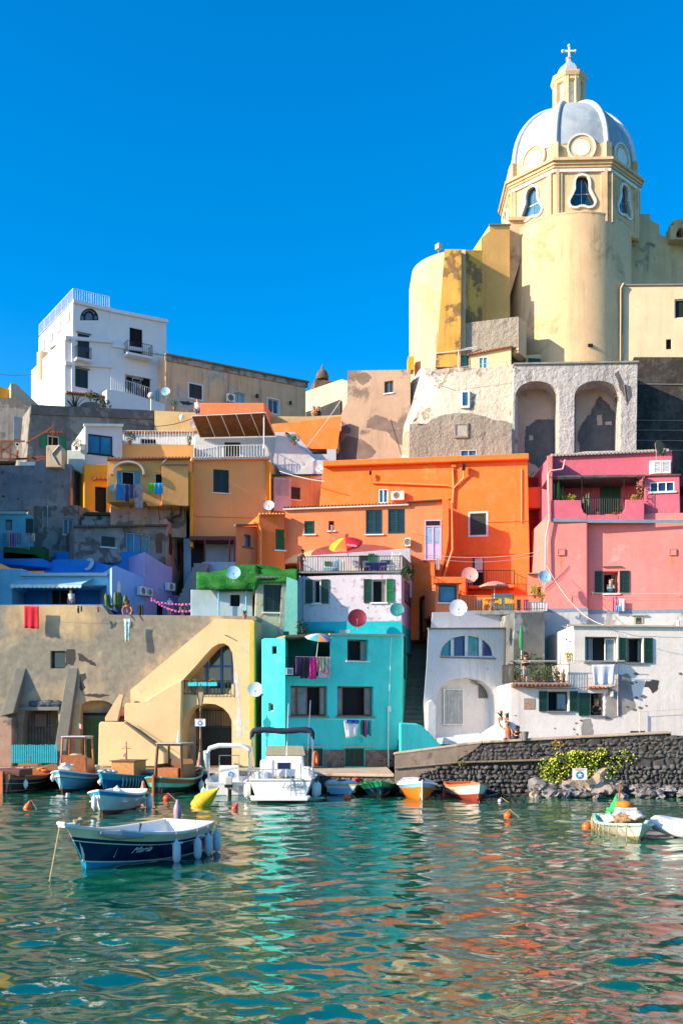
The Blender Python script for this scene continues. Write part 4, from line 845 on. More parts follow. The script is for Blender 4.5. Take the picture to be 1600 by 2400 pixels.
# parapet band of the terrace in magenta, leaving the railed gap
pp=Pl(1280,84.0,1600,83.2)
slab('parapet',pp,[(1290,1172),(1362,1172),(1363,1190),(1368,1201),(1376,1206),(1376,1222),(1290,1222)],[],.5,m_mg,h)
slab('parapet',pp,[(1376,1207),(1450,1207),(1450,1222),(1376,1222)],[],.5,m_mg,h)
slab('parapet',pp,[(1450,1206),(1459,1202),(1464,1192),(1465,1171),(1510,1171),(1510,1222),(1450,1222)],[],.5,m_mg,h)
for (a,c,yy) in ((1290,1376,1217),(1376,1640,1219)):
    b=MB(); A_=pp.at(a,yy,.0); B_=pp.at(c,yy+ (0 if c<1400 else 1),.0); b.ob(A_-Vector((0,0,.16)),B_-A_,pp.n*.03,Vector((0,0,.2))); b.build('band',m_bd,h)
for p_,a,c,yy in ((pj,1272,1377,1426),(pl,1377,1640,1429)):
    u0,z0,u1,z1=p_.rect(a,yy,c,yy+9); b=MB(); ubox(b,p_,u0,z0,u1,z1,.001,.04); b.build('band',m_bd,h)
    u0,z0,u1,z1=p_.rect(a,yy+9,c,1510); b=MB(); ubox(b,p_,u0,z0,u1,z1,.001,.03); b.build('lower_wall',m_wl,h)
# upper storey set back, roof with corrugated edge and white vault
pu=Pl(1284,87.5,1575,86.5)
facade(h,pu,[(1286,1069),(1575,1055),(1577,1230),(1286,1230)],6,m_mg,wins=[(1406,1131,1454,1204,'shut',dict(col=mt('bright_shutter_green',(.01,.09,.03),.45),sill=False))],vec=Vector((0,6,0)))
tiles(h,pu.at(1288,1069,0),pu.at(1566,1057,0),pu.n,mt('fibre_cement',(.42,.38,.36),.9),r=.1,ln=.25,name='roof_edge')
b=MB(); b.poly([pu.at(*q,-.6) for q in [(1335,1066),(1350,1056),(1372,1052),(1450,1050),(1490,1053),(1510,1060)]],(0,4,0)); b.build('vault_roof',stucco('white_vault',(.55,.52,.48),(.2,.2,.18),.6,1,.4),h,smooth=50)
sd_=Pl(1281,84.2,1291,84.0); b=MB(); b.poly([G(1281,84.1,P(0,1215,84).z),G(1281,84.1,P(0,1068,84.1).z),G(1283,87.5,P(0,1070,87.5).z),G(1283,87.5,P(0,1215,84).z)],(.35,0,0)); b.build('side_wall',m_pk,h,bevel=.04)
b=MB(); b.tube([pp.at(1324,1078,.0),pp.at(1318,1100,.05),pp.at(1290,1104,.05),pp.at(1284,1110,.1),pp.at(1286,1220,.1),pp.at(1278,1260,.1),pp.at(1276,1350,.15)],.06,7); b.build('drainpipe',mt('pink_pipe',(.85,.4,.4),.5),h,smooth=50)
# pergola of reeds on thin poles
b=MB(); b.poly([pp.at(*q,-.1) for q in [(1284,1117),(1330,1113),(1512,1111),(1508,1115),(1400,1120),(1300,1122)]],-pp.n*3.0)
for k in range(40): x=1288+k*5.6; b.tube([pp.at(x,1117,-.0),pp.at(x+rnd.uniform(-3,3),1114,-2.9)],.03,4)
b.build('pergola_roof',mt('weathered_reed',(.10,.09,.09),.9,var=.4),h)
for x,y_ in ((1364,1207),(1463,1207),(1508,1172)): b=MB(); b.tube([pp.at(x,y_,-.1),pp.at(x,1116,-.1)],.024,5); b.build('pergola_post',IRON,h)
railing(h,[pp.at(1364,1205,-.1),pp.at(1464,1205,-.1)],1.0,IRON,.13)
pr=Pl(1508,84.2,1600,83.6)
facade(h,pr,[(1510,1115),(1592,1113),(1594,1222),(1510,1222)],3,m_mg,wins=[(1522,1129,1580,1153,'glass',dict(n=3,fr=WHITE,sill=WHITE,glass=mt('deep_blue_pane',(.01,.04,.12),.1),rev=.15))]); ledge(h,pr,1506,1114,1594,1112,.07,.12,BROWNW)
u0,z0,u1,z1=pu.rect(1525,1083,1569,1112); b=MB(); ubox(b,pu,u0-.1,z0,u1,z1+.05,.001,.25); f=b.build('window',WHITE,h); leaf_sh(pu,u0+.1,z0,(u0+u1)/2,z1,.26,mt('white_louvre',(.6,.66,.7),.5),f); leaf_sh(pu,(u0+u1)/2+.03,z0,u1-.02,z1,.26,mt('white_louvre',(0,0,0)),f)
for p_,x,y in ((pj,1314,1294),(pl,1575,1294)):
    b=MB(); u0,z0,u1,z1=p_.rect(x-8,y-7,x+8,y+7); ubox(b,p_,u0,z0,u1,z1,.001,.06); frame(b,p_,u0-.02,z0-.02,u1+.02,z1+.02,.05,.001,.09); b.build('meter_box',m_pk,h)
    patch(p_,[(x-4,y+9),(x+4,y+9),(x+3,y+30),(x,y+45),(x-3,y+25)],mt('rust_stain',(.55,.2,.08),.9),h,jag=.8,name='rust_stain',off=.003)
b=MB(); ubox(b,pl,*pl.rect(1410,1327,1456,1328.5),.0,.15); b.build('hood',SLATE,h)
b=MB(); 
for o_ in (.25,.45): b.tube([pl.at(1385,1392,o_),pl.at(1590,1393,o_)],.008,4)
for x in (1386,1590): b.tube([pl.at(x,1397,0),pl.at(x,1390,.5)],.018,5)
b.build('clothes_line',CABLEW,h)
b=MB(); p_=pl; u0,z0,u1,z1=p_.rect(1489,1448,1502,1462); frame(b,p_,u0-.1,z0,u1+.1,z1+.1,.1,.03,.08); f=b.build('window',mt('ochre_frame',(.4,.3,.15),.8),h); leaf_sh(p_,u0,z0,u1,z1,.035,SHB,f); b=MB(); ubox(b,p_,u0-.3,z1+.12,u1+.3,z1+.2,.03,.2); b.build('hood',mt('blue_ledge',(.3,.4,.42)),f)
# ---- blue houses on the left
BL=(.09,.33,.68)
m_bl=stucco('light_blue_plaster',(.20,.58,.88),(.3,.5,.6),.7,.7,.15); m_db=stucco('deep_blue_plaster',(.02,.24,.68),(.04,.32,.74),.65,.6,.1); m_lv=stucco('periwinkle_plaster',(.26,.46,.90),(.4,.4,.6),.7,.6,.15)
h=house('blue_house','blue terrace house with a scalloped awning','house',130,84,3)
pl=Pl(0,83.6,265,83.8)
facade(h,pl,[(-80,1330),(60,1335),(60,1345),(265,1345),(272,1330),(272,1450),(-80,1450)],6,m_bl,wins=[],holes=[[(28,1416),(28,1380),(40,1372),(250,1372),(250,1416)]],revs=(2.4,))
bk=pl.back(2.38); b=MB(); ubox(b,bk,*bk.rect(25,1368,262,1420),.002,.02); b.build('back_wall',m_db,h)
b=MB(); ubox(b,bk,*bk.rect(122,1380,178,1420),.03,.06); b.build('door',DARK,h); b=MB(); [ubox(b,bk,*bk.rect(x,1376,x+2.5,1420),.06,.12) for x in (108,122,140,176)]; b.build('door_frame',BLUEP,h)
ledge(h,pl,50,1344,252,1344,.18,.25,mt('pale_blue_ledge',(.4,.5,.55),.7))
b=MB(); b.poly([P(x,y,87) for x,y in [(0,1320),(0,1293),(80,1300),(112,1315),(112,1330)]],(0,2,0)); 
b.poly([P(x,y,88) for x,y in [(100,1345),(125,1312),(190,1310),(272,1328),(272,1345)]],(0,3,0)); b.poly([P(x,y,90) for x,y in [(130,1360),(130,1293),(338,1293),(338,1352)]],(0,2,0)); b.build('upper_wall',m_db,h)
b=MB(); b.poly([P(x,y,83.3) for x,y in [(248,1418),(248,1412),(265,1408),(265,1443),(258,1443)]],(0,.4,0)); b.build('parapet',m_bl,h,bevel=.04)
# awning
aw=T('awning','pale blue awning with a scalloped edge over the blue terrace','awning',P(130,1360,82.8),); b=MB()
A0,A1=pl.at(62,1356,.02),pl.at(220,1354,.02); B0,B1=pl.at(40,1376,1.3),pl.at(203,1376,1.3)
b.add([A0,A1,B1,B0]+[p-Vector((0,0,.03)) for p in (A0,A1,B1,B0)],[(0,1,2,3),(4,7,6,5),(0,3,7,4),(1,5,6,2),(0,4,5,1),(3,2,6,7)]); b.build('canopy',mt('blue_canvas',(.3,.55,.68),.8),aw)
b=MB(); n=16
for i in range(n):
    a=B0.lerp(B1,i/n); c=B0.lerp(B1,(i+1)/n); m_=(a+c)/2; z=Vector((0,0,1)); b.poly([a,c,c-z*.16,a.lerp(c,.8)-z*.22,m_-z*.24,a.lerp(c,.2)-z*.22,a-z*.16],(0,.02,0))
b.build('valance',mt('white_blue_canvas',(.5,.68,.75),.8),aw)
for p,q_ in ((A0+Vector((.1,0,-.6)),B0),(A1+Vector((0,0,-.6)),B1)): b=MB(); b.tube([p,q_],.02,5); b.build('arm',GREYM,aw)
h=house('periwinkle_house','periwinkle blue house side running down to the sea wall','house',340,85,3)
pl=Pl(272,83.4,340,87.0); facade(h,pl,[(262,1330),(272,1326),(338,1354),(338,1450),(262,1450)],3,m_lv,wins=[],bevel=.03,vec=Vector((-1.5,3,0)))
b=MB(); f=[pl.at(x,y,.02) for x,y in arc(274,282,1375,1362,6)+[(282,1388),(274,1388)]]; b.poly(f,-pl.n*.02); b.build('niche',WHITE,h)
pl2=Pl(338,87.0,450,92.5); facade(h,pl2,[(338,1352),(338,1293),(394,1328),(404,1328),(404,1395),(450,1397),(450,1450),(338,1450)],3,stucco('violet_plaster',(.38,.36,.66),(.4,.3,.4),.66,.6,.2),wins=[(372,1380,377,1400,'glass',dict(n=1,fr=WHITE,sill=False)),(368,1415,384,1443,'dark',dict(n=1,fr=DARK,sill=False))],bevel=.03,vec=Vector((-2,3,0)))
# far left pieces
h=house('cyan_shed','small cyan house with a washing rack above the blue terrace','house',40,89,8)
pl=Pl(0,88.0,80,89.0); facade(h,pl,[(-60,1201),(58,1201),(80,1212),(80,1300),(-60,1300)],4,stucco('cyan_plaster',(.12,.45,.6),(.3,.5,.6),.7,.6,.2),wins=[(13,1218,28,1242,'glass',dict(n=1,fr=BROWNW,sill=False)),(60,1216,79,1254,'shut',dict(n=1,sill=False,col=DGREEN))])
ledge(h,pl,-60,1200,60,1200,.15,.2,mt('pale_blue_ledge',(0,0,0)))
b=MB(); b.ob(P(8,1298,87)+Vector((0,0,-.3)),(2.6,0,0),(0,1,0),(0,0,.75)); b.build('planter_box',mt('grass_green_panel',(.01,.09,.02),.8),h); railing(h,[P(22,1283,86.8),P(68,1288,86.8)],1.0,GREYM,.15)
# ---- grey rough houses
m_gr=stucco('mottled_grey_plaster',(.27,.26,.25),(.15,.13,.11),.5,.8,.4,.3,(.06,.06,.06),.6,(.3,.28,.26),.68,1.5,seed=17); m_ps=stucco('peeling_salmon_plaster',(.66,.38,.28),(.22,.17,.14),.52,.9,.4,.2,(.12,.1,.09),.6,seed=19)
h=house('grey_tower_house','square mottled grey house with one boarded window','house',140,91,8)
pl=Pl(80,89.6,184,91.6); facade(h,pl,[(80,1185),(184,1184),(184,1320),(80,1320)],4,m_gr,wins=[(149,1216,172,1253,'glass',dict(n=2,fr=GREYM,sill=WHITE,glass=mt('dull_blue_pane',(.04,.09,.14),.3)))])
b=MB(); b.tube([pl.at(111,1185,.05),pl.at(111,1236,.05)],.04,5); b.tube([pl.at(99,1200,.2),pl.at(99,1245,.2)],.02,5); b.tube([pl.at(99,1230,.2),pl.at(94,1246,.2)],.02,5); b.build('pole',GREYM,h)
b=MB(); sdv=Vector((.9,1.9,0)); e=pl.pt(pl.L,0); s2=Pl(0,0,0,0,e,e+Vector((.95,2.2,0))); ubox(b,s2,0,P(0,1320,91.6).z,2.4,P(0,1186,91.6).z,.001,.05); b.build('side_wall',m_ps,h)
h=house('ruined_house','peeling grey and salmon house with rusty shutters and a mossy roof','house',300,90,8)
pl=Pl(172,88.0,392,92.0); facade(h,pl,[(174,1237),(392,1232),(392,1320),(174,1320)],4,m_gr,wins=[(238,1258,269,1282,'shut',dict(sill=WHITE,col=DGREEN)),(296,1250,352,1298,'glass',dict(n=3,fr=mt('pale_blue_frame',(.3,.5,.65),.5),sill=False,glass=GLASSB)),(366,1252,380,1296,'shut',dict(n=2,sill=False,col=BROWNW))])
tiles(h,pl.at(172,1235,0),pl.at(392,1232,0),pl.n,mt('dirty_tile',(.16,.11,.085),.9,var=.4,sc_=7),r=.07,ln=.35)
pb=Pl(190,91.5,392,95.5); slab('upper_wall',pb,[(192,1209),(392,1209),(392,1245),(192,1245)],[],3,stucco('speckled_wall',(.32,.36,.36),(.05,.07,.08),.52,2.2,.3),h); b=MB(); b.ob(pb.at(200,1208,.2),pb.at(388,1211,.2)-pb.at(200,1208,.2),-pb.n*2,Vector((0,0,.2))); b.build('roof_felt',mt('green_felt',(.01,.05,.03),.9),h)
ps=Pl(392,92.0,446,99.5); facade(h,ps,[(390,1215),(444,1256),(446,1420),(392,1420)],3,m_ps,wins=[(415,1275,424,1326,'shut',dict(n=1,sill=False,col=BROWNW,trim=CEM)),(396,1253,404,1300,'shut',dict(n=1,sill=False,col=BROWNW))],vec=Vector((-2,2,0)))
tiles(h,ps.at(392,1216,0),ps.at(446,1257,0),ps.n,TILED,r=.06,ln=.15)
# ---- porch and blue stairs below the yellow house
h=house('dark_porch','dark red timber porch over pale blue steps below the tan house','porch',500,92,8)
pl=Pl(440,91.6,556,91.6); b=MB(); b.ob(pl.at(444,1262,0)+Vector((0,0,-.1)),(3.3,0,0),(0,2.2,0),(0,0,.25)); b.build('roof',mt('dark_red_timber',(.10,.02,.015),.6),h)
for x in (480,538,549): b=MB(); b.tube([pl.at(x,1262,-.05),pl.at(x,1345,-.05)],.06,6); b.build('post',mt('dark_red_timber',(0,0,0)),h)
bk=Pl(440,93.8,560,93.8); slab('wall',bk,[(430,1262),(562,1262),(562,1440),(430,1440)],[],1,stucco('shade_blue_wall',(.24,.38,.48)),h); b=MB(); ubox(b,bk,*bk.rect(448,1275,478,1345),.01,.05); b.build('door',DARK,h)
slab('parapet',Pl(470,91.2,556,91.2),[(474,1317),(556,1317),(556,1362),(462,1362)],[],.4,stucco('blue_step_wall',(.2,.42,.6)),h)
for k in range(9): b=MB(); q_=P(425+k*4.5,1400-k*10,88+k*.35); b.ob(q_-Vector((.2,0,1)),(1.0,0,0),(0,.45,0),(0,0,1)); b.build('step',mt('grey_blue_step',(.18,.2,.22),.9),h)
# ================================================================ UPPER ROWS
m_tan=stucco('tan_plaster',(.80,.42,.14),(.55,.34,.14),.7,.5,.1,.07,(.3,.2,.1),.2,seed=21); m_yl=stucco('yellow_ochre_plaster',(.75,.36,.035),(.65,.35,.06),.7,.5,.12,.08,(.3,.2,.05),.2,seed=22)
# ---- tan house
h=house('tan_house','large plain tan house with one dark louvred window','house',540,93,10)
pl=Pl(452,93.4,625,95.6)
facade(h,pl,[(452,1080),(625,1076),(630,1262),(452,1262)],6,m_tan,wins=[(500,1101,536,1155,'shut',dict(col=DGREEN,sill=WHITE))],vec=Vector((1.2,6,0)))
b=MB(); v=Vector((-.6,-1.0,0)); e=pl.pt(pl.L,0); s2=Pl(623,95.5,636,96.0); b.poly([s2.at(*q,.08) for q in [(623,1080),(634,1084),(634,1262),(623,1262)]],(0,.6,0)); b.build('corner',m_yl,h)
a=pl.at(447,1080,.35); c=pl.at(632,1077,.35); b=MB(); b.ob(a,c-a,-pl.n*3,Vector((0,0,.12))); b.build('roof_edge',mt('pale_fascia',(0,0,0)),h); tiles(h,pl.at(447,1076,.2),pl.at(630,1073,.2),pl.n,SLATE,r=.04,ln=.2,name='roof')
b=MB(); b.tube([pl.at(632,1090,.2),pl.at(632,1200,.2)],.06,6); b.tube([pl.at(448,1200,.1),pl.at(460,1211,.05),pl.at(600,1214,.05)],.02,4); b.build('drainpipe',m_yl,h)
h=house('tan_annex','small tan annex with a glazed white porch beside the tan house','house',690,96,10)
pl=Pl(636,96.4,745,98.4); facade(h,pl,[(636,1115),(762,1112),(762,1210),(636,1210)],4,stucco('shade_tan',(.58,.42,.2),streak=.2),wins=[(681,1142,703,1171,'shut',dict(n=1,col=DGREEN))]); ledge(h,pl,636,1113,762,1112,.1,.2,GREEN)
b=MB(); b.ob(pl.at(637,1200,0),pl.d*1.25,pl.n*.5,Vector((0,0,pl.at(637,1122).z-pl.at(637,1200).z))); b.build('porch',mt('lilac_white_paint',(.5,.42,.42),.6),h)
b=MB(); [ubox(b,pl,*pl.rect(x,1127,x+9,1165),.505,.52) for x in (640,650,662)]; b.build('pane',mt('beige_pane',(.35,.3,.25),.2),h); b=MB(); b.tube([pl.at(729,1115,.05),pl.at(729,1200,.05)],.06,5); b.build('drainpipe',m_tan,h)
# ---- yellow balcony house
h=house('yellow_house','yellow house with arched hood, blue curtains and washing over its balcony','house',340,90,10)
pl=Pl(250,90.6,446,92.6); 
facade(h,pl,[(253,1080),(445,1077),(445,1186),(345,1186),(342,1177),(250,1177)],5,m_tan,wins=[(285,1104,315,1136,'dark',dict(n=1,sill=False,fr=WHITE)),(363,1108,382,1134,'dark',dict(n=1,fr=WHITE,sill=False)),(411,1106,421,1122,'glass',dict(n=1,fr=WHITE,sill=WHITE))],vec=Vector((.8,5,0)))
b=MB(); ar_=[pl.at(x,y,.3) for x,y in arc(262,336,1116,1086,14,.9)]; 
for p_,q_ in zip(ar_[:-1],ar_[1:]): b.bar(p_-pl.n*.0,q_-pl.n*.0,.5,h=.12)
b.build('hood',mt('white_hood',(.6,.55,.45),.7),h)
for x in (274,316): cloth(pl.at(x,1104,.06),pl.at(x+10,1104,.06),.95,mt('blue_curtain',(.04,.35,.55),.8),None,name='curtain',par=h,seed=x)
tiles(h,pl.at(250,1077,0),pl.at(446,1075,0),pl.n,TILE,r=.08,ln=.35)
b=MB(); ubox(b,pl,*pl.rect(379,1091,440,1186),.0,.3); b.build('bay',m_tan,h); ledge(h,pl,377,1090,440,1090,.08,.5,SLATE); 
ps=Pl(445,92.4,453,96); b=MB(); ubox(b,ps,0,pl.at(0,1262).z,2.2,pl.at(0,1078).z,.0,.2); b.build('side_wall',m_yl,h)
b=MB(); u0,z0,u1,z1=pl.rect(255,1178,440,1250); ubox(b,pl,u0+.15,z0,u1,z1,-2.8,-.9); b.build('under_wall',m_ps,h); 
b=MB(); [b.bar(pl.at(x,1186,-.1),pl.at(x+6,1212,-.9),.04) for x in (371,401,432)]; b.tube([pl.at(425,1186,-.2),pl.at(425,1205,-.3),pl.at(402,1213,-.3)],.07,6); b.build('strut',IRON,h)
h=house('ochre_house','deep ochre house wall with a tall dark doorway','house',225,94,10)
pl=Pl(197,94.0,258,95.0); facade(h,pl,[(197,1088),(258,1088),(258,1210),(197,1210)],4,m_yl,wins=[(223,1141,249,1200,'dark',dict(n=1,sill=False,fr=DARK))]); tiles(h,pl.at(218,1124,0),pl.at(254,1124,0),pl.n,TILE,r=.06,ln=.5,name='hood')
# white cube with big window
h=house('white_cube_house','small white cube house with a large blue window','house',243,95,12)
pl=Pl(199,95.4,288,97.0); facade(h,pl,[(199,998),(287,998),(287,1095),(199,1093)],5,stucco('clean_whitewash',(.62,.66,.68),streak=.1,var=.06),wins=[(207,1020,263,1065,'glass',dict(n=2,fr=DBLUE,sill=DARK,rev=.12,glass=GLASSB))]); ledge(h,pl,195,994,288,995,.16,.2,WHITE)
p2=Pl(157,95,199,95); slab('garden_wall',p2,[(157,1055),(188,1055),(188,1040),(199,1040),(199,1118),(185,1105),(157,1095)],[],1,stucco('white_green_wash',(.5,.57,.53)),h)
# terrace house behind white railing
h=house('railed_terrace_house','tan terrace with long white railing above the yellow house','terrace',360,98,12)
pl=Pl(285,97.6,460,98.6); slab('wall',pl,[(285,1040),(455,1042),(455,1100),(285,1100)],[],4,m_tan,h)
pb=Pl(288,100.5,462,101); facade(h,pb,[(288,1017),(462,1014),(462,1050),(288,1050)],3,stucco('clean_whitewash',(0,0,0)),wins=[(330,1029,365,1041,'dark',dict(n=1,sill=False,fr=DARK))]); tiles(h,pb.at(288,1015,0),pb.at(462,1012,0),pb.n,TILE,r=.07,ln=.2)
railing(h,[pl.at(285,1042,0),pl.at(452,1043,0)],1.0,WHITE,.2)
# ---- pergola terrace
h=house('pergola_house','white terrace house under a brown reed mat awning','house',550,98,13)
pl=Pl(456,99.5,645,99.9); m_w2=stucco('soft_whitewash',(.62,.64,.66),(.5,.45,.42),.72,.8,.15,.08)
facade(h,pl,[(456,1018),(690,1012),(770,1108),(640,1110),(640,1085),(456,1085)],4,m_w2,wins=[(526,1036,564,1072,'dark',dict(n=1,fr=GREEN,sill=False))])
A=[pl.at(x,y,o) for x,y,o in ((458,1001,2.6),(625,995,2.8),(645,1022,.1),(470,1026,.1))]; b=MB(); b.add(A+[p+Vector((0,0,.08)) for p in A],[(0,3,2,1),(4,5,6,7),(0,1,5,4),(1,2,6,5),(2,3,7,6),(3,0,4,7)]); b.build('reed_awning',stucco('brown_reed_mat',(.17,.075,.025),(.5,.38,.25),.66,1.8,0,.3),h)
b=MB(); [b.tube([A[0].lerp(A[1],t)-Vector((0,0,.05)),A[3].lerp(A[2],t)-Vector((0,0,.05))],.03,5) for t in (0,.2,.4,.6,.8,1)]; b.tube([A[0],A[1]],.04,5); b.tube([pl.at(621,998,2.6),pl.at(621,1074,2.6)],.045,6); b.build('awning_frame',WHITE,h)
sl_=Pl(440,96.6,640,97.2); b=MB(); b.ob(sl_.at(452,1075,0)-Vector((0,0,.12)),sl_.at(627,1073,0)-sl_.at(452,1075,0),(0,3.2,0),(0,0,.14)); b.build('terrace_floor',SLATE,h)
railing(h,[sl_.at(455,1074,-.05),sl_.at(622,1072,-.05),sl_.at(642,1085,-2.2)+Vector((0,0,.2))],.9,WHITE,.2)
b=MB(); b.ob(sl_.at(484,1073,-.5),(.45,0,0),(0,.4,0),(0,0,.22)); b.build('crate',mt('teal_crate',(.02,.3,.25)),h)
# white stair parapets
h=house('white_stairs','white stair walls climbing diagonally to the orange curved wall','stairs',720,97,13)
pl=Pl(640,98.4,795,98.8); b=MB(); b.poly([pl.at(*q) for q in [(648,1020),(668,1022),(740,1078),(700,1112),(660,1112),(640,1080)]],(0,.5,0)); b.build('wall',stucco('patchy_whitewash',(.6,.6,.62),(.5,.35,.3),.58,1,.2),h)
b=MB(); b.poly([pl.at(*q,-1.5) for q in [(700,1051),(768,1051),(768,1039),(790,1039),(790,1120),(700,1120)]],(0,.5,0)); b.poly([pl.at(*q,.3) for q in [(693,1112),(738,1080),(790,1084),(790,1125),(693,1125)]],(0,.5,0)); b.build('parapet',m_w2,h)
# orange cube and curved wall
h=house('orange_cube_house','small orange cube house with a white framed window','house',545,103,15)
pl=Pl(469,103,620,103.6); facade(h,pl,[(469,944),(619,944),(619,1010),(469,1012)],4,m_or2,wins=[(573,970,602,994,'glass',dict(n=2,fr=WHITE,sill=False,glass=GLASSB,rev=.12))],vec=Vector((.6,4,0)))
h=T('curved_orange_wall','curved orange garden wall dipping behind the white stairs','wall',G(715,103,15))
pl=Pl(628,104,800,102.4); b=MB(); b.poly([pl.at(*q) for q in [(628,994),(660,992),(720,985),(799,975),(797,1000),(790,1052),(628,1052)]],(0,.6,0)); b.build('wall',m_or,h)
h=T('tan_street_wall','long tan wall below the upper street','wall',G(420,106,17)); pl=Pl(360,107,800,107)
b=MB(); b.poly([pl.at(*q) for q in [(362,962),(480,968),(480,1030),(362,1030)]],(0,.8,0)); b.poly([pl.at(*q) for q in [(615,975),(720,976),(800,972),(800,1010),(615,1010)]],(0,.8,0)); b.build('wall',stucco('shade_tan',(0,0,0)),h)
# ---- long tan palace
m_pal=stucco('streaked_tan_plaster',(.84,.51,.30),(.6,.5,.42),.6,.35,.75,.12,(.10,.085,.08),.35,seed=25,patch2=(.2,.18,.16),p2thr=.72,p2scale=1.0)
h=house('long_tan_palace','long streaked tan building stretching right from the big white house','house',550,124,20)
pl=Pl(388,121,717,133)
facade(h,pl,[(388,832),(717,899),(717,985),(388,985)],8,m_pal,wins=[(443,901,473,934,'shut',dict(trim=WHITE,col=DGREEN,sill=False)),(549,920,575,944,'glass',dict(n=2,fr=WHITE,trim=mt('cream_trim',(.6,.5,.4)),sill=False,glass=mt('cyan_pane',(.1,.4,.55),.2))),(628,936,653,968,'glass',dict(n=2,fr=WHITE,sill=False,trim=WHITE,glass=GLASSB))])
ledge(h,pl,386,832,720,897,.5,.1,stucco('white_streaked_cornice',(.5,.42,.36),(.25,.2,.18),.5,1,.9)); ledge(h,pl,385,829,721,895,.12,.35,CEM,name='roof_edge')
patch(pl,[(392,934),(420,930),(470,946),(476,958),(440,957),(392,950)],mt('pale_lime',(.5,.45,.42),.9),h); patch(pl,[(420,940),(440,940),(455,948),(430,949)],mt('dark_bare_stone',(0,0,0)),h,off=.012)
b=MB(); [b.lathe([(.05,0),(.12,.05),(.15,.3),(.05,.4)],pl.at(x,y,.2),8) for x,y in ((600,934),(678,950))]; b.build('wall_lantern',IRON,h)
# ---- big white house
m_bw=stucco('bright_whitewash',(.80,.79,.79),(.66,.66,.68),.7,.4,.08,.05,(.4,.35,.35),.15,seed=27)
h=house('white_palazzo','tall white corner house with roof railing, balconies and an arched attic window','house',250,118,20)
pl=Pl(170,117.0,392,123.5); A=pl.pt(0,0)
vb=Vector((-5.4,8,0))
fan=[(188,750)]+arc(188,231,748,722,12,.9)+[(231,750)]
facade(h,pl,[(171,705),(260,726),(260,955),(152,955),(152,790),(170,790)],8,m_bw,wins=[(182,783,209,842,'shut',dict(col=DBLUE,sill=False,lintel=SLATE)),(176,865,206,909,'shut',dict(col=DGREEN,sill=WHITE,lintel=SLATE))],holes=[fan],revs=(.2,),vec=vb)
p2=Pl(258,119.4,392,123.3)
facade(h,p2,[(258,726),(390,752),(390,828),(398,838),(398,965),(258,955)],8,m_bw,wins=[(304,770,333,833,'shut',dict(col=DARK,sill=False)),(294,884,351,950,'open',dict(n=3,fr=WHITE,sill=False,lintel=WHITE,rev=.4))],vec=vb)
for r in ((297,884,309,948),(336,888,350,950)): u0,z0,u1,z1=p2.rect(*r); leaf_sh(p2,u0,z0,u1,z1,.02,DARK,[o for o in h.children if o.name.startswith('window')][-1])
for r,m_ in (((312,890,322,948),GLASSP),((324,892,335,949),mt('plum_curtain',(.2,.1,.12)))): b=MB(); ubox(b,p2,*p2.rect(*r),-.3,-.27); b.build('curtain',m_,h)
q=[pl.uv(*p) for p in fan]; b=MB(); [b.bar(pl.pt(*q[i],-.1),pl.pt(*q[(i+1)%len(q)],-.1),.12) for i in range(len(q))]
ins=[(199,749)]+arc(199,220,744,729,8,.9)+[(220,749)]; [b.bar(pl.at(*ins[i],-.1),pl.at(*ins[i+1],-.1),.1) for i in range(len(ins)-1)]; b.bar(pl.at(193,735,-.1),pl.at(199,739,-.1),.1); b.bar(pl.at(226,735,-.1),pl.at(220,738,-.1),.1)
f=b.build('fanlight',DARK,h); b=MB(); b.poly([pl.pt(*p,-.15) for p in q],-pl.n*.02); b.build('pane',GLASSP,f)
for a,c,d_,e_ in ((170,702,262,724),(152,788,263,797),(152,848,263,855)): ledge(h,pl,a,c,d_,e_,.3,.22,m_bw)
for a,c,d_,e_ in ((260,724,392,750),(262,806,392,826)): ledge(h,p2,a,c,d_,e_,.3,.2,m_bw)
# west side
ws=Pl(0,0,0,0,A+vb,A); cornz=lambda p,y:p
# left projecting lower storeys
pw_=ws; b=MB(); b.poly([pw_.at(*q,.15) for q in [(120,890),(120,828),(152,788),(172,790),(172,955),(120,955)]],-pw_.n*.3); b.build('side_bay',m_bw,h)
for x,y0,y1 in ((97,794,824),(115,776,803),(135,752,781),(155,729,758)):
    pts=[(x,y1)]+arc(x,x+9,y0+9,y0,6)+[(x+9,y1-6)]; b=MB(); b.poly([pw_.at(*p_,.05) for p_ in pts],-pw_.n*.04); b.build('arched_window',mt('grey_pane',(.3,.35,.38)),h)
for x,y0,y1 in ((130,820,858),(139,898,930)): b=MB(); b.poly([pw_.at(*p_,.2) for p_ in [(x,y0+5),(x+7,y0),(x+7,y1-5),(x,y1)]],-pw_.n*.04); b.build('side_window',mt('grey_pane',(.3,.35,.38)),h); b=MB(); b.poly([pw_.at(*p_,.4) for p_ in [(x-4,y0-2),(x+8,y0-10),(x+8,y0-8),(x-4,y0+1)]],-pw_.n*.3); b.build('hood',SLATE,h)
b=MB(); b.lathe([(.62,0),(.62,P(0,830,126).z-P(0,960,126).z)],P(103,960,124.5)+Vector((0,0,0)),20); b.build('stair_tower',stucco('stained_cream_plaster',(.52,.42,.30),(.3,.25,.2),.6,.5,.6),h,smooth=40)
b=MB(); b.lathe([(.8,0),(.8,2.4)],P(103,960,124.3),14); b.build('tower_base',m_bw,h,smooth=40)
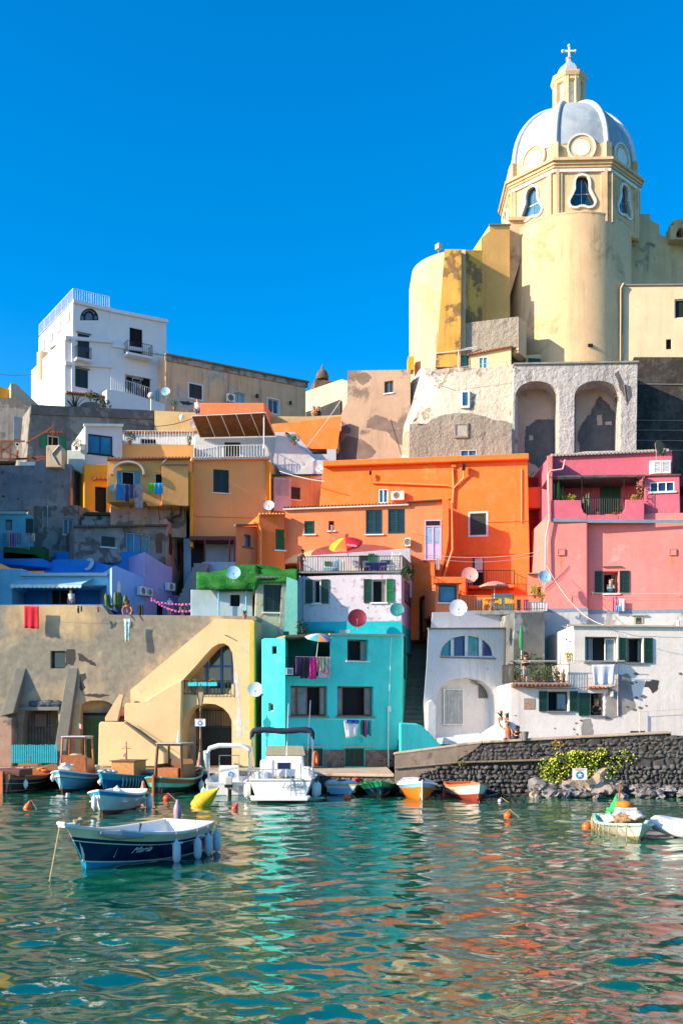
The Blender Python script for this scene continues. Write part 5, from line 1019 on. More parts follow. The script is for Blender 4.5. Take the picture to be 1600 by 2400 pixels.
# balconies
for (r,pp_) in (((172,208,843,-1),pl),((290,350,831,-1),p2)):
    a,c,y,_=r; b=MB(); u0,z0=pp_.uv(a,y); u1,z1=pp_.uv(c,y+4); ubox(b,pp_,u0,z0-.2,u1,z0,.0,.9); b.build('balcony',m_bw,h); railing(h,[pp_.pt(u0+.05,z0,.0),pp_.pt(u0+.05,z0,.85),pp_.pt(u1-.05,z0,.85),pp_.pt(u1-.05,z0,0)],1.0,IRON,.17)
railing(h,[pl.at(171,702,-.1)+vb*.98,pl.at(172,703,-.1),pl.at(257,722,-.1)],1.05,WHITE,.2)
p3=Pl(250,116.8,400,121.5); slab('terrace_wall',p3,[(250,912),(290,918),(398,950),(398,975),(250,965)],[],1.5,m_bw,h); railing(h,[p3.at(262,912,-.2),p3.at(300,920,-.2),p3.at(396,950,-.2)],1.1,WHITE,.2)
b=MB(); b.poly([p3.at(*q_,-1.2) for q_ in [(377,905),(402,898),(402,950),(377,950)]],(0,.1,0)); b.build('screen',mt('cyan_pane',(0,0,0)),h)
pv=Pl(152,115.5,252,118); b=MB(); b.poly([pv.at(*q_) for q_ in [(152,962),(152,922),(250,930),(250,965)]],(0,1,0)); b.build('porch_wall',m_bw,h); tiles(h,pv.at(153,921,0),pv.at(250,932,0),pv.n,TILE,r=.1,ln=.4); b=MB(); b.poly([pv.at(*q_,.01) for q_ in [(188,962)]+arc(188,236,952,941,8)+[(236,962)]],-pv.n*.02); b.build('arch',mt('shade_grey',(.12,.13,.15)),h)
# ---- grey walls under it
m_gw=stucco('grey_rough_cement',(.27,.255,.24),(.16,.15,.14),.5,.5,.6,.2,(.06,.06,.055),.6,seed=29)
h=house('grey_green_shutter_house','long dirty grey house with bright green shutters','house',210,100,15)
pl=Pl(62,101,362,107.5); facade(h,pl,[(72,950),(362,964),(362,1090),(62,1090),(66,1010)],5,m_gw,wins=[(112,1021,139,1050,'dark',dict(n=1,fr=WHITE,sill=WHITE,sh=[(94,111),(140,155)],shmat=VGREEN,solid=True))])
ledge(h,pl,72,949,362,963,.7,.12,stucco('black_stained_cement',(.12,.115,.11),(.2,.19,.18),.5,1.5,.8,bmp=.8),name='parapet'); tiles(h,pl.at(106,1014,0),pl.at(146,1014,0),pl.n,TILE,r=.06,ln=.3,name='hood')
b=MB(); ubox(b,pl,*pl.rect(144,1052,157,1090),.01,.08); b.build('door',VGREEN,h)
h=house('left_edge_house','ochre gable and blue grey walls at the far left edge','house',30,108,15)
pl=Pl(-10,110,90,112); slab('gable',pl,[(-60,885),(25,913),(27,935),(-60,940)],[],4,m_yl,h); slab('gable',pl.back(-1),[(25,897),(36,897),(92,950),(92,990),(25,990)],[],3,stucco('stained_cream_plaster',(0,0,0)),h)
p2=Pl(-60,106,70,106.5); slab('wall',p2,[(-80,930),(36,932),(72,955),(72,1080),(-80,1080)],[],3,m_gw,h); p3=Pl(28,104.5,70,105); slab('blue_wall',p3,[(32,975),(66,980),(66,1035),(32,1030)],[],1,stucco('dull_blue_wall',(.16,.22,.27)),h)
sidewin(h,p3.back(-.6),(36,1037,45,1046),'dark',WHITE); 
h=house('scaffold_roof','rusty iron frame and blue corrugated sheet on the left roofs','scaffold',60,97,13)
b=MB(); q=Pl(-10,96,120,96)
for a in ([(0,1034),(58,1034)],[(0,1060),(30,1038)],[(0,1050),(45,1072)],[(20,1078),(130,1068)],[(3,1075),(3,1034)],[(24,1075),(24,1034)],[(40,1076),(42,1055)],[(62,1038),(125,1000)],[(70,1069),(96,1083)],[(0,1075),(120,1076)]): b.bar(q.at(*a[0]),q.at(*a[1]),.1)
b.tube([q.at(122,1045),q.at(125,992)],.05,5); b.build('frame',RUST,h); b=MB()
for i in range(26): b.ob(q.at(30+i*3,1095,-1.5),q.d*.07,q.n*.1,Vector((0,0,.75)))
b.build('corrugated_sheet',mt('blue_sheet',(.1,.24,.34),.5),h)
h=T('cream_chimney','thick cream chimney with a curved pipe rising behind the dark wall','chimney',G(126,93,15)); q=Pl(100,93,150,93); b=MB(); b.poly([q.at(*p_) for p_ in [(108,1085),(108,1045),(112,1043),(142,1043),(146,1050),(146,1095),(108,1095)]],(0,1,0)); b.build('shaft',stucco('stained_cream_plaster',(0,0,0)),h,bevel=.06); b=MB(); b.tube([q.at(140,1044,.05),q.at(122,1065,.06),q.at(136,1088,.05)],.05,6); b.build('pipe',GREYM,h)
h=house('dark_blue_grey_house','big dark blue grey wall with a peeling salmon side','house',80,92,12)
pl=Pl(-10,91.5,166,94.0); facade(h,pl,[(-80,1092),(80,1090),(82,1080),(122,1080),(122,1089),(166,1087),(165,1192),(-80,1200)],4,stucco('dark_blue_grey_plaster',(.14,.19,.23),(.19,.26,.31),.5,.35,.5,.3,(.04,.045,.05),.5,(.03,.035,.035),.66,2.5,seed=31),vec=Vector((0,4,0)))
ps=Pl(166,94.0,192,98.5); facade(h,ps,[(166,1088),(190,1115),(190,1200),(166,1192)],2,m_ps,vec=Vector((-1,2,0)))
p2=Pl(186,96,235,96); b=MB(); b.poly([p2.at(*q_) for q_ in [(188,1140),(196,1148),(230,1172),(230,1215),(188,1215)]],(0,.4,0)); b.build('stair_wall',m_ps,h)
# ---- brown tower wall and little domed chapel
h=house('brown_wall_house','windowless brown grey tower wall with patchy plaster','house',880,104,16)
pl=Pl(797,104,962,101); m_bwn=stucco('brown_grey_plaster',(.38,.27,.20),(.16,.125,.11),.55,.28,.35,.12,(.1,.09,.08),.35,seed=33)
facade(h,pl,[(815,868),(962,866),(962,1090),(790,1090),(800,1000),(798,975),(803,960),(812,945)],7,m_bwn,wins=[(901,893,921,921,'glass',dict(n=2,fr=mt('brown_frame',(.12,.07,.04)),sill=WHITE))],vec=Vector((0,7,0)))
for pts in ([(800,985),(815,998),(822,1005),(820,1015),(800,1012)],[(860,985),(880,972),(905,980),(930,990),(930,1010),(895,1010),(858,1002)],[(812,1022),(850,1030),(870,1045),(882,1060),(865,1075),(800,1078),(797,1040)],[(905,1010),(950,1005),(960,1050),(930,1040)],[(830,876),(860,872),(872,885),(850,905),(838,895)]): patch(pl,pts,mt('dark_brown_patch',(.15,.11,.095),.95,var=.2,sc_=1.5),h,jag=2.5)
b=MB(); b.ob(P(956,866,103),(.45,0,0),(0,1,0),(0,0,1.0)); b.build('chimney',m_yl,h)
h=house('chapel_house','small cream house with a pointed dome behind the roofs','chapel',760,112,20)
pl=Pl(716,112,815,109.5); facade(h,pl,[(716,917),(800,888),(814,892),(814,990),(716,990)],5,stucco('blotched_cream_plaster',(.62,.52,.38),(.35,.25,.15),.6,.7,.4),wins=[(757,958,775,978,'dark',dict(n=1,sill=False,fr=DARK))],vec=Vector((0,5,0)))
p2=Pl(716,109,800,108); slab('lower_wall',p2,[(716,965),(740,958),(798,935),(798,985),(716,985)],[],.6,stucco('dark_shade_stone',(.06,.065,.075)),h)
c=P(755,900,116); s_=116/3200; b=MB(); b.box(c+Vector((0,0,-.4)),(46*s_,2,22*s_),rz=.2); b.lathe([(14.5*s_,10*s_),(15*s_,14*s_),(14.5*s_,20*s_),(12*s_,27*s_),(8*s_,32*s_),(3*s_,36*s_),(2.5*s_,40*s_),(1*s_,42*s_),(1.5*s_,45*s_),(.3*s_,47*s_)],c,16); b.build('dome',stucco('brown_dome',(.2,.14,.09),(.12,.09,.07),.5,1,.3),h,smooth=50)
# ================================================================ CHURCH
YEL=(.80,.56,.24); m_ch=stucco('pale_yellow_plaster',(.76,.52,.30),(.60,.41,.23),.55,.28,.55,.10,(.30,.21,.11),.25,(.5,.42,.3),.72,3.,seed=35)
m_ch2=stucco('golden_yellow_plaster',(.82,.47,.15),(.6,.42,.2),.62,.35,.25,.12,(.3,.2,.1),.3,seed=37); m_chs=stucco('stained_golden_plaster',(.78,.42,.09),(.27,.17,.08),.50,.7,.7,.15,(.12,.09,.05),.4,seed=38)
ch=house('domed_church','pale yellow church with a great ribbed dome, lantern and round apse','church',1333,108,18)
CX=G(1333,108).x; CY=108.0*KY; ZA=41.4
def cyl(cx,cy,r,z0,z1,a0,a1,mat,parent,name='wall',n=36,batter=0,zt=None):
    Bs=[];Ts=[]
    for i in range(n+1):
        a=R(a0+(a1-a0)*i/n); x=math.sin(a); y=-math.cos(a)
        Bs.append(Vector((cx+x*(r+batter),cy+y*(r+batter),z0))); Ts.append(Vector((cx+x*r,cy+y*r,z1 if zt is None else zt(i/n))))
    return ruled(parent,Bs,Ts,mat,name,depth=3)
cyl(CX,CY,4.75,18,ZA,-88,88,m_ch,ch,'apse')
b=MB(); b.lathe([(4.78,0),(4.78,.12),(4.4,.3)],(CX,CY,ZA-.02),48); b.build('apse_cap',m_ch,ch,smooth=40)
for x,a in ((1368,716),): b=MB(); b.box(G(0,0)+Vector(((1368-800)*104/3200,72.95,PT(0,812,73.1).z)),(.35,.4,.18)); b.build('spout',IRON,ch)
# left round tower
TX=G(1080,106).x; TY=106.0*KY
cyl(TX,TY,(1080-965)*106/3200,18,38.4,-90,-2,m_ch,ch,'round_tower',n=24)
tp=Pl(1030,100.2,1130,100.0); slab('buttress',tp,[(1042,583),(1081,583),(1079,860),(1020,860)],[],1.2,m_chs,ch)
slab('stained_wall',Pl(1081,101.0,1130,101.6),[(1081,585),(1130,585),(1130,860),(1079,860)],[],3,m_chs,ch)
slab('shoulder',Pl(1126,103.6,1196,104.2),[(1127,556),(1147,540),(1147,526),(1195,526),(1195,760),(1127,760)],[],4,m_ch2,ch)
ledge(ch,Pl(1126,103.6,1196,104.2),1145,525,1196,525,.12,.1,SLATE)
slab('pier',Pl(1190,105.0,1235,105.0),[(1192,540),(1192,512),(1234,512),(1234,560),(1192,700)],[],3,m_ch,ch); ledge(ch,Pl(1190,105.0,1235,105.0),1190,510,1236,510,.25,.2,m_ch)
slab('pier',Pl(1440,105,1480,105),[(1437,500),(1479,496),(1479,700),(1464,700),(1464,530),(1450,508)],[],3,m_ch,ch)
m_dk=stucco('weathered_yellow_wall',(.55,.43,.24),(.17,.15,.13),.58,.35,.5,.15,(.1,.09,.08),.35,seed=39)
slab('nave_wall',Pl(1476,107,1600,108.5),[(1478,500),(1524,500),(1524,514),(1544,524),(1546,548),(1560,554),(1600,551),(1700,551),(1700,690),(1478,690)],[],6,m_dk,ch)
slab('bell_arch',Pl(1570,107,1640,107),[(1571,527),(1580,526),(1577,520),(1577,514),(1590,512),(1660,512),(1660,560),(1571,560)],[[(1585,556),(1585,545),(1590,535),(1597,532),(1604,545),(1604,556)]],1.2,m_dk,ch,revs=[1.15])
# right cream block and dark rock wall
rb=house('cream_block_house','plain cream block with tiny windows at the right under the church','house',1530,103,18)
pl=Pl(1455,103,1600,102); facade(rb,pl,[(1460,668),(1700,666),(1700,850),(1460,850)],5,stucco('cream_rose_plaster',(.68,.54,.36),(.6,.45,.3),.65,.4,.35,.1,(.35,.25,.18),.25,seed=41),wins=[(1581,700,1620,744,'dark',dict(n=1,fr=WHITE,sill=False)),(1561,795,1573,818,'dark',dict(n=1,fr=DARK,sill=False))],vec=Vector((0,5,0)))
b=MB(); b.tube([pl.at(1460,668,.3),pl.at(1453,680,.3),pl.at(1452,850,.3)],.09,6); b.ob(pl.at(1420,845,.2),(1.3,0,0),(0,2,0),(0,0,1.9)); b.build('drainpipe',m_ch,rb)
ledge(rb,pl,1458,667,1700,665,.1,.12,SLATE)
dk=T('dark_cliff_wall','dark blackened stone retaining wall under the cream block','wall',G(1550,101,12)); pl=Pl(1485,101.5,1600,101.0)
slab('wall',pl,[(1485,836),(1700,836),(1700,1140),(1485,1140)],[],4,stucco('blackened_masonry',(.05,.045,.042),(.09,.08,.07),.5,.5,.8,.3,(.02,.02,.02),.6,seed=43),dk)
b=MB(); [b.bar(pl.at(1490,y,.03),pl.at(1700,y+2,.03),.06) for y in (900,985,1008,1032,1055)]; b.build('string_course',SLATE,dk)
# drum and dome
DX,DY=G(1333,109).x,109.0*KY; RO=5.35; Z0=40.9; Z1=45.6
def octpt(r,k,z,ph=0): a=R(22.5+45*k+ph); return Vector((DX+r*math.sin(a),DY-r*math.cos(a),z))
PH=-2.0
for k in range(-4,4):
    A_=octpt(RO,k-1+0,0,PH); B_=octpt(RO,k,0,PH); p=Pl(0,0,0,0,A_,B_); L=p.L; m=L/2; zb=Z1-3.6
    pear=[(.0,.08),(.10,.14),(.22,.05),(.42,.0),(.66,.06),(.80,.3),(.80,.55),(.62,.95),(.46,1.35),(.47,1.75),(.44,2.05),(.3,2.32),(.0,2.42)]
    hole=[(m+x*1.22,zb+z*1.02) for x,z in pear]+[(m-x*1.22,zb+z*1.02) for x,z in pear[-2:0:-1]]
    slab('drum_wall',p,[(0,Z1),(L,Z1),(L,Z0),(0,Z0)],[hole],.6,m_ch,ch,uvmode=True,rev=.35)
    b=MB(); 
    for i in range(len(hole)): b.bar(p.pt(*hole[i],.05),p.pt(*hole[(i+1)%len(hole)],.05),.16)
    f=b.build('pear_window',mt('white_trim',(.75,.72,.66),.6),ch)
    b=MB(); b.poly([p.pt(u,z,-.28) for u,z in hole],-p.n*.03); b.build('pane',GLASSB if k%2 else GLASS,f)
    b=MB(); b.bar(p.pt(m,zb+.1,-.26),p.pt(m,zb+2.2,-.26),.06); b.bar(p.pt(m-.6,zb+1.15,-.26),p.pt(m+.6,zb+1.15,-.26),.06); b.build('glazing_bar',GREYM,f)
    # pilasters each side of the corner
    for u in (.1,.34,L-.66,L-.42): b=MB(); ubox(b,p,u,Z0,u+.22,Z1-.75,.0,.10 if u in (.34,L-.66) else .17); b.build('pilaster',m_ch,ch)
    b=MB(); ubox(b,p,-.06,Z1-.95,L+.06,Z1-.72,.0,.16); b.build('white_band',mt('white_trim',(0,0,0)),ch)
    b=MB(); 
    for z0_,z1_,o_ in ((Z1-.6,Z1-.42,.16),(Z1-.42,Z1-.2,.26),(Z1-.2,Z1,.42)):
        e=o_*.414; b.poly([p.pt(-e,z0_,o_),p.pt(L+e,z0_,o_),p.pt(L,z0_,-.3),p.pt(0,z0_,-.3)],(0,0,z1_-z0_-.004))
    b.build('cornice',m_ch,ch)
    # attic face with oculus
    A2=octpt(RO-.35,k-1,0,PH); B2=octpt(RO-.35,k,0,PH); p2=Pl(0,0,0,0,A2,B2); L2=p2.L; za=Z1+1.45
    b=MB(); ubox(b,p2,0,Z1-.05,L2,za,-.5,0); b.build('attic_wall',m_ch,ch)
    cz=Z1+1.05; b=MB()
    ring=[(L2/2+1.02*math.cos(t*math.pi/12),cz+.98*math.sin(t*math.pi/12)) for t in range(24)]
    b.poly([p2.pt(u,z,.12) for u,z in ring],-p2.n*.9); o_=b.build('oculus_ring',m_ch,ch,bevel=.1)
    b=MB(); rg=[(L2/2+.66*math.cos(t*math.pi/12),cz+.62*math.sin(t*math.pi/12)) for t in range(24)]; b.poly([p2.pt(u,z,.15) for u,z in rg],-p2.n*.1); b.build('oculus',mt('white_trim',(0,0,0)),o_)
    b=MB()
    for t in range(24): b.bar(p2.pt(*ring[t],.14),p2.pt(*ring[(t+1)%24],.14),.12)
    b.build('moulding',mt('white_trim',(0,0,0)),o_)
ZD=Z1+1.4; RD=RO-.42; HD=P(0,262,109).z-ZD
m_do=stucco('grey_blue_dome',(.36,.42,.48),(.15,.25,.34),.5,.35,.35,.12,(.12,.2,.26),.15,seed=45,psoft=.2)
b=MB(); prof=[(RD*math.cos(t*math.pi/2/14)**1.0,ZD+HD*math.sin(t*math.pi/2/14)) for t in range(14)]
for k in range(8):   # slightly bulged gores
    V=[];F=[]; n=6
    for r,z in prof:
        for i in range(n+1):
            s=i/n; a=octpt(r,k-1,z,PH).lerp(octpt(r,k,z,PH),s); c0=Vector((DX,DY,z)); a=c0+(a-c0)*(1+.045*math.sin(s*math.pi)); V.append(a)
    for j in range(len(prof)-1):
        for i in range(n): a=j*(n+1)+i; F.append((a,a+1,a+n+2,a+n+1))
    b.add(V,F)
b.build('dome',m_do,ch,smooth=30,recalc=False)
for k in range(8):
    b=MB(); b.tube([octpt(r*1.012,k,z,PH) for r,z in prof],[.20]*14,8); b.tube([octpt(r*1.012+.02,k,z,PH)+Vector((0,0,.05)) for r,z in prof],[.1]*14,6); b.build('dome_rib',mt('white_dome_rib',(.6,.62,.62),.6),ch,smooth=60)
    b=MB(); c=octpt(RO-.32,k,Z1,PH); b.box(c+Vector((0,0,.7)),(.5,.5,1.4),rz=R(22.5+45*k+PH)); b.build('attic_pier',m_ch,ch)
# lantern
ZL=ZD+HD-.35; ZT=P(0,190,109).z
b=MB(); b.lathe([(1.45,0),(1.45,.3),(1.2,.4)],(DX,DY,ZL-.1),8,rot=R(22.5+PH)); b.lathe([(1.05,0),(1.05,ZT-ZL)],(DX,DY,ZL),8,rot=R(22.5+PH)); b.build('lantern',mt('white_trim',(0,0,0)),ch)
for k in range(8):
    a=R(22.5+45*k+PH); b=MB(); b.box((DX+1.1*math.sin(a),DY-1.1*math.cos(a),(ZL+ZT)/2),(.42,.34,ZT-ZL),rz=a); b.build('lantern_pilaster',m_ch,ch)
b=MB(); b.lathe([(1.25,-.55),(1.3,-.5),(1.3,-.3),(1.38,-.25),(1.48,0),(1.48,.08),(1.3,.12)],(DX,DY,ZT),8,rot=R(22.5+PH)); b.build('lantern_cornice',m_ch,ch)
b=MB(); b.lathe([(1.15,0.05),(1.12,.3),(1.0,.62),(.78,.95),(.5,1.2),(.3,1.42),(.22,1.7),(.27,1.75),(.27,1.85),(.12,1.95)],(DX,DY,ZT),8,rot=R(22.5+PH)); b.build('cap',m_do,ch,smooth=25)
zc=ZT+1.9; zt=P(0,106,109).z; b=MB(); ym=P(0,119,109).z; b.bar((DX,DY,zc),(DX,DY,zt),.13); b.bar((DX-.5,DY,ym),(DX+.5,DY,ym),.13)
for q_ in ((DX,DY,zt),(DX-.5,DY,ym),(DX+.5,DY,ym)): b.ico(q_,.14,1)
b.build('cross',mt('white_trim',(0,0,0)),ch)
b=MB(); c=P(1027,590,103.5); b.tube([c-Vector((0,0,.2)),c+Vector((0,0,.2))],.03,5); b.box(c+Vector((0,0,.4)),(.3,.45,.4),rz=.6); fl=b.build('floodlight',GREYM,None,origin=c); tagp(fl,'floodlight on the rim of the round church tower','floodlight')
# ================================================================ FORTRESS
m_fo=stucco('pitted_white_plaster',(.74,.62,.50),(.40,.31,.23),.55,.55,.35,.12,(.25,.22,.2),.8,(.2,.17,.15),.70,1.4,seed=47,psoft=.03,bd=.2); m_fog=stucco('grey_roughcast',(.38,.34,.28),(.2,.19,.17),.62,.4,.6,.12,(.12,.12,.11),1.,seed=48,psoft=.12,bd=.22); m_foa=stucco('pale_grey_roughcast',(.52,.50,.49),(.13,.14,.16),.64,.6,.75,.12,(.13,.14,.16),1.,(.12,.12,.13),.70,1.6,seed=49,bd=.25)
fo=house('fortress_wall','pitted white fortress wall bulging round with small blue windows','fortress',1080,100,16)
bs=[(930,1110,104),(938,1110,101.5),(955,1110,99.8),(990,1110,98.9),(1060,1110,98.5),(1212,1110,98.3)]
tp_=[(1012,812,104),(1008,862,101.5),(1012,884,100),(1030,880,99.3),(1090,868,99.0),(1212,852,98.6)]
# curved flank in three bands
mid=[(935,1010,104),(943,1000,101.5),(965,1000,100),(1000,1000,99.1),(1070,1000,98.7),(1212,1000,98.4)]
tp2=[(960,900,104),(990,860,101.5),(1003,884,100.3),(1060,874,99.3),(1100,868,99.0),(1212,852,98.6)]
lo=[P(*q) for q in bs]; mi_=[P(*q) for q in mid]; up=[P(*q) for q in tp2]
def smooth_poly(pts,n=5):
    out=[]
    for i in range(len(pts)-1):
        p0=pts[max(0,i-1)];p1=pts[i];p2_=pts[i+1];p3=pts[min(len(pts)-1,i+2)]
        for k in range(n): t=k/n; out.append(.5*((2*p1)+(p2_-p0)*t+(2*p0-5*p1+4*p2_-p3)*t*t+(3*p1-p0-3*p2_+p3)*t**3))
    return out+[pts[-1]]
ruled(fo,smooth_poly(lo),smooth_poly(mi_),m_fo,'lower_wall',depth=4); ruled(fo,smooth_poly(mi_),smooth_poly(up),m_fo,'wall',depth=4)
fl_=Pl(1000,99.0,1212,98.3)
for r in ((1082,919,1097,953),): u0,z0,u1,z1=fl_.rect(*r); b=MB(); frame(b,fl_,u0-.1,z0-.1,u1+.1,z1+.1,.14,-.3,.12); f=b.build('window',WHITE,fo); b=MB(); ubox(b,fl_,u0,z0,u1,z1,-.2,.06); b.build('pane',GLASSB,f)
b=MB(); [b.tube([fl_.at(x,y,.0),fl_.at(x-8,y-6,.9)],.03,4) for x,y in ((1008,888),(1190,862))]; b.tube([fl_.at(1000,882,.9),fl_.at(1182,856,.9)],.02,4); b.build('clothes_line',WHITE,fo)
# grey bastion in front
ba=house('grey_bastion','grey roughcast bastion with rounded top below the white fortress wall','bastion',1070,97,16)
pl=Pl(958,96.8,1190,96.4); bo=[(958,1110),(959,992),(1000,992),(1010,982),(1035,972),(1070,967),(1105,968),(1135,975),(1160,984),(1182,985),(1200,992),(1200,1110)]
facade(ba,pl,bo,2,m_fog,wins=[(1078,1054,1117,1075,'glass',dict(n=2,fr=mt('pale_green_frame',(.6,.6,.5)),sill=False,glass=GLASSB,rev=.12))])
u0,z0,u1,z1=pl.rect(1067,995,1093,1023); b=MB(); ubox(b,pl,u0,z0,u1,z1,.0,.05); b.build('blind_window',mt('grey_block',(.4,.4,.37),.8),ba); b=MB(); frame(b,pl,u0-.1,z0-.1,u1+.1,z1+.1,.12,.0,.1); b.build('blind_frame',m_fog,ba)
# arches
ah=house('arcade_fortress','pale roughcast block with two tall blind arches','fortress',1350,99,14)
pl=Pl(1205,97.8,1492,97.4)
A1_=[(1205,1112)]+arc(1207,1308,930,894,14,.85)+[(1312,1112)]; A1_=[(1206,1118)]+arc(1207,1309,935,893,14,.8)+[(1310,1118)]
A2_=[(1345,1118)]+arc(1346,1455,935,892,14,.8)+[(1452,1118)]
facade(ah,pl,[(1195,1125),(1204,860),(1208,855),(1494,850),(1490,1125)],4.5,m_foa,holes=[A1_,A2_],revs=(1.9,1.9),bevel=.06,vec=Vector((0,5,0)))
b=MB(); b.ob(pl.at(1203,855,.12),pl.at(1496,850,.12)-pl.at(1203,855,.12),-pl.n*3,Vector((0,0,.12))); b.build('roof_edge',CEM,ah)
bk=pl.back(1.86); m_rs_=stucco('rosy_plaster',(.52,.38,.31),(.45,.36,.3),.6,.5,.2); 
for i,(a,c,o_) in enumerate(((1206,1312,A1_),(1344,1456,A2_))):
    b=MB(); pts=[(a+4,1120)]+arc(a+4,c-4,935,897,12,.8)+[(c-4,1120)]; b.poly([bk.at(*q_,.0) for q_ in pts],bk.n*.03); b.build('niche_wall',m_rs_,ah)
dg=mt('dark_grey_render',(.10,.10,.11),.95,var=.25,sc_=1.5,bmp=.4)
patch(bk,[(1232,1002),(1255,985),(1275,982),(1300,985),(1312,990),(1312,1118),(1268,1118),(1262,1095),(1232,1080),(1228,1040)],dg,ah,off=.05,jag=3)
patch(bk,[(1352,1020),(1365,990),(1385,965),(1398,935),(1405,928),(1428,950),(1448,985),(1450,1060),(1450,1100),(1365,1090),(1358,1060)],dg,ah,off=.05,jag=3)
for q_ in ((1404,985,6,12),(1425,992,7,4),(1244,1026,5,6)): patch(bk,[(q_[0]-q_[2],q_[1]-q_[3]),(q_[0]+q_[2],q_[1]-q_[3]),(q_[0]+q_[2],q_[1]+q_[3]),(q_[0]-q_[2],q_[1]+q_[3])],m_rs_,ah,off=.058,jag=1.5)
patch(pl,[(1440,875),(1450,868),(1455,885),(1462,900),(1478,905),(1480,930),(1470,950),(1462,930),(1450,905)],dg,ah,off=.008)
b=MB(); b.tube([pl.at(1461,900,.06),pl.at(1466,940,.06)],.02,4); b.build('hairline_pipe',SLATE,ah)
# ruined upper storey with little cream flat
ru=house('ruin_house','grey ruined wall with a little cream flat and green door above the fortress','house',1110,101,20)
pl=Pl(1018,101.4,1216,99.6); facade(ru,pl,[(1020,790),(1022,778),(1100,755),(1215,741),(1216,815),(1190,812),(1100,830),(1098,870),(1020,870)],3,m_fog,bevel=.06)
b=MB(); e=Pl(1214,99.6,1236,101.5); b.poly([e.at(*q_) for q_ in [(1214,742),(1233,756),(1233,840),(1214,825)]],(-.4,.6,0)); b.build('side_wall',m_ch,ru)
p2=Pl(1095,100.4,1200,99.6); facade(ru,p2,[(1098,832),(1110,826),(1198,812),(1198,868),(1098,875)],2,stucco('cream_flat_plaster',(.75,.58,.34)),wins=[(1121,836,1143,864,'glass',dict(n=2,fr=WHITE,sill=False,glass=mt('cyan_pane',(0,0,0)),rev=.12))])
tiles(ru,p2.at(1094,832,0),p2.at(1200,812,0),p2.n,TILE,r=.05,ln=.25); 
u0,z0,u1,z1=p2.rect(1074,834,1092,874); b=MB(); frame(b,p2,u0,z0,u1,z1,.07,.0,.08); f=b.build('door',VGREEN,ru); b=MB(); ubox(b,p2,u0,z0,u1,z1,-.1,.04); b.build('pane',GLASSP,f)
b=MB(); q=p2; [b.tube([q.at(*a),q.at(*c)],.035,5) for a,c in (((1020,836,.6),(1115,820,.3)),((1030,830,.3),(1118,812,.0)),((1020,838,.6),(1010,884,.6)),((1075,826,.5),(1075,874,.5)))]; b.build('terrace_frame',WHITE,ru)
b=MB(); u0,z0,u1,z1=pl.rect(1036,800,1043,828); ubox(b,pl,u0,z0,u1,z1,.001,.03); b.build('slit',DARK,ru)
p3=Pl(1216,101.5,1345,102.5); b=MB(); b.poly([p3.at(*q_) for q_ in [(1233,832),(1265,830),(1268,832),(1268,852),(1233,852)]],(0,.6,0)); b.build('low_wall',m_ch,ru); b=MB(); ubox(b,p3,*p3.rect(1237,840,1266,852),.01,.05); b.build('low_door',GREEN,ru)
# right edge bits behind the pink house
h=T('garden_planters','red garden wall with dark plants behind the pink house roof','wall',G(1260,95,12)); b=MB(); b.ob(P(1236,1142,95),(2.0,0,0),(0,.4,0),(0,0,.5)); b.build('wall',mt('rust_wall',(.35,.08,.04)),h); b=MB(); leafmass(b,P(1262,1122,95.2),.9,.3,.45,160,.1,rnd,0,.1); b.build('foliage',mt('dark_red_leaf',(.05,.03,.02),.7,var=.5),h,recalc=False)

# unseen block added beyond the left edge to cast shade on the blue terraces
h=house('added_shade_block','tall unseen ochre block added beyond the left edge to shade the blue terraces','house',-60,79,1.0)
b=MB(); b.ob((-33,56.9,.9),(11.2,0,0),(0,4.4,0),(0,0,21)); b.ob((-33,58,.9),(10.8,0,0),(0,3.2,0),(0,0,23)); b.build('wall',m_yl,h,bevel=.05)
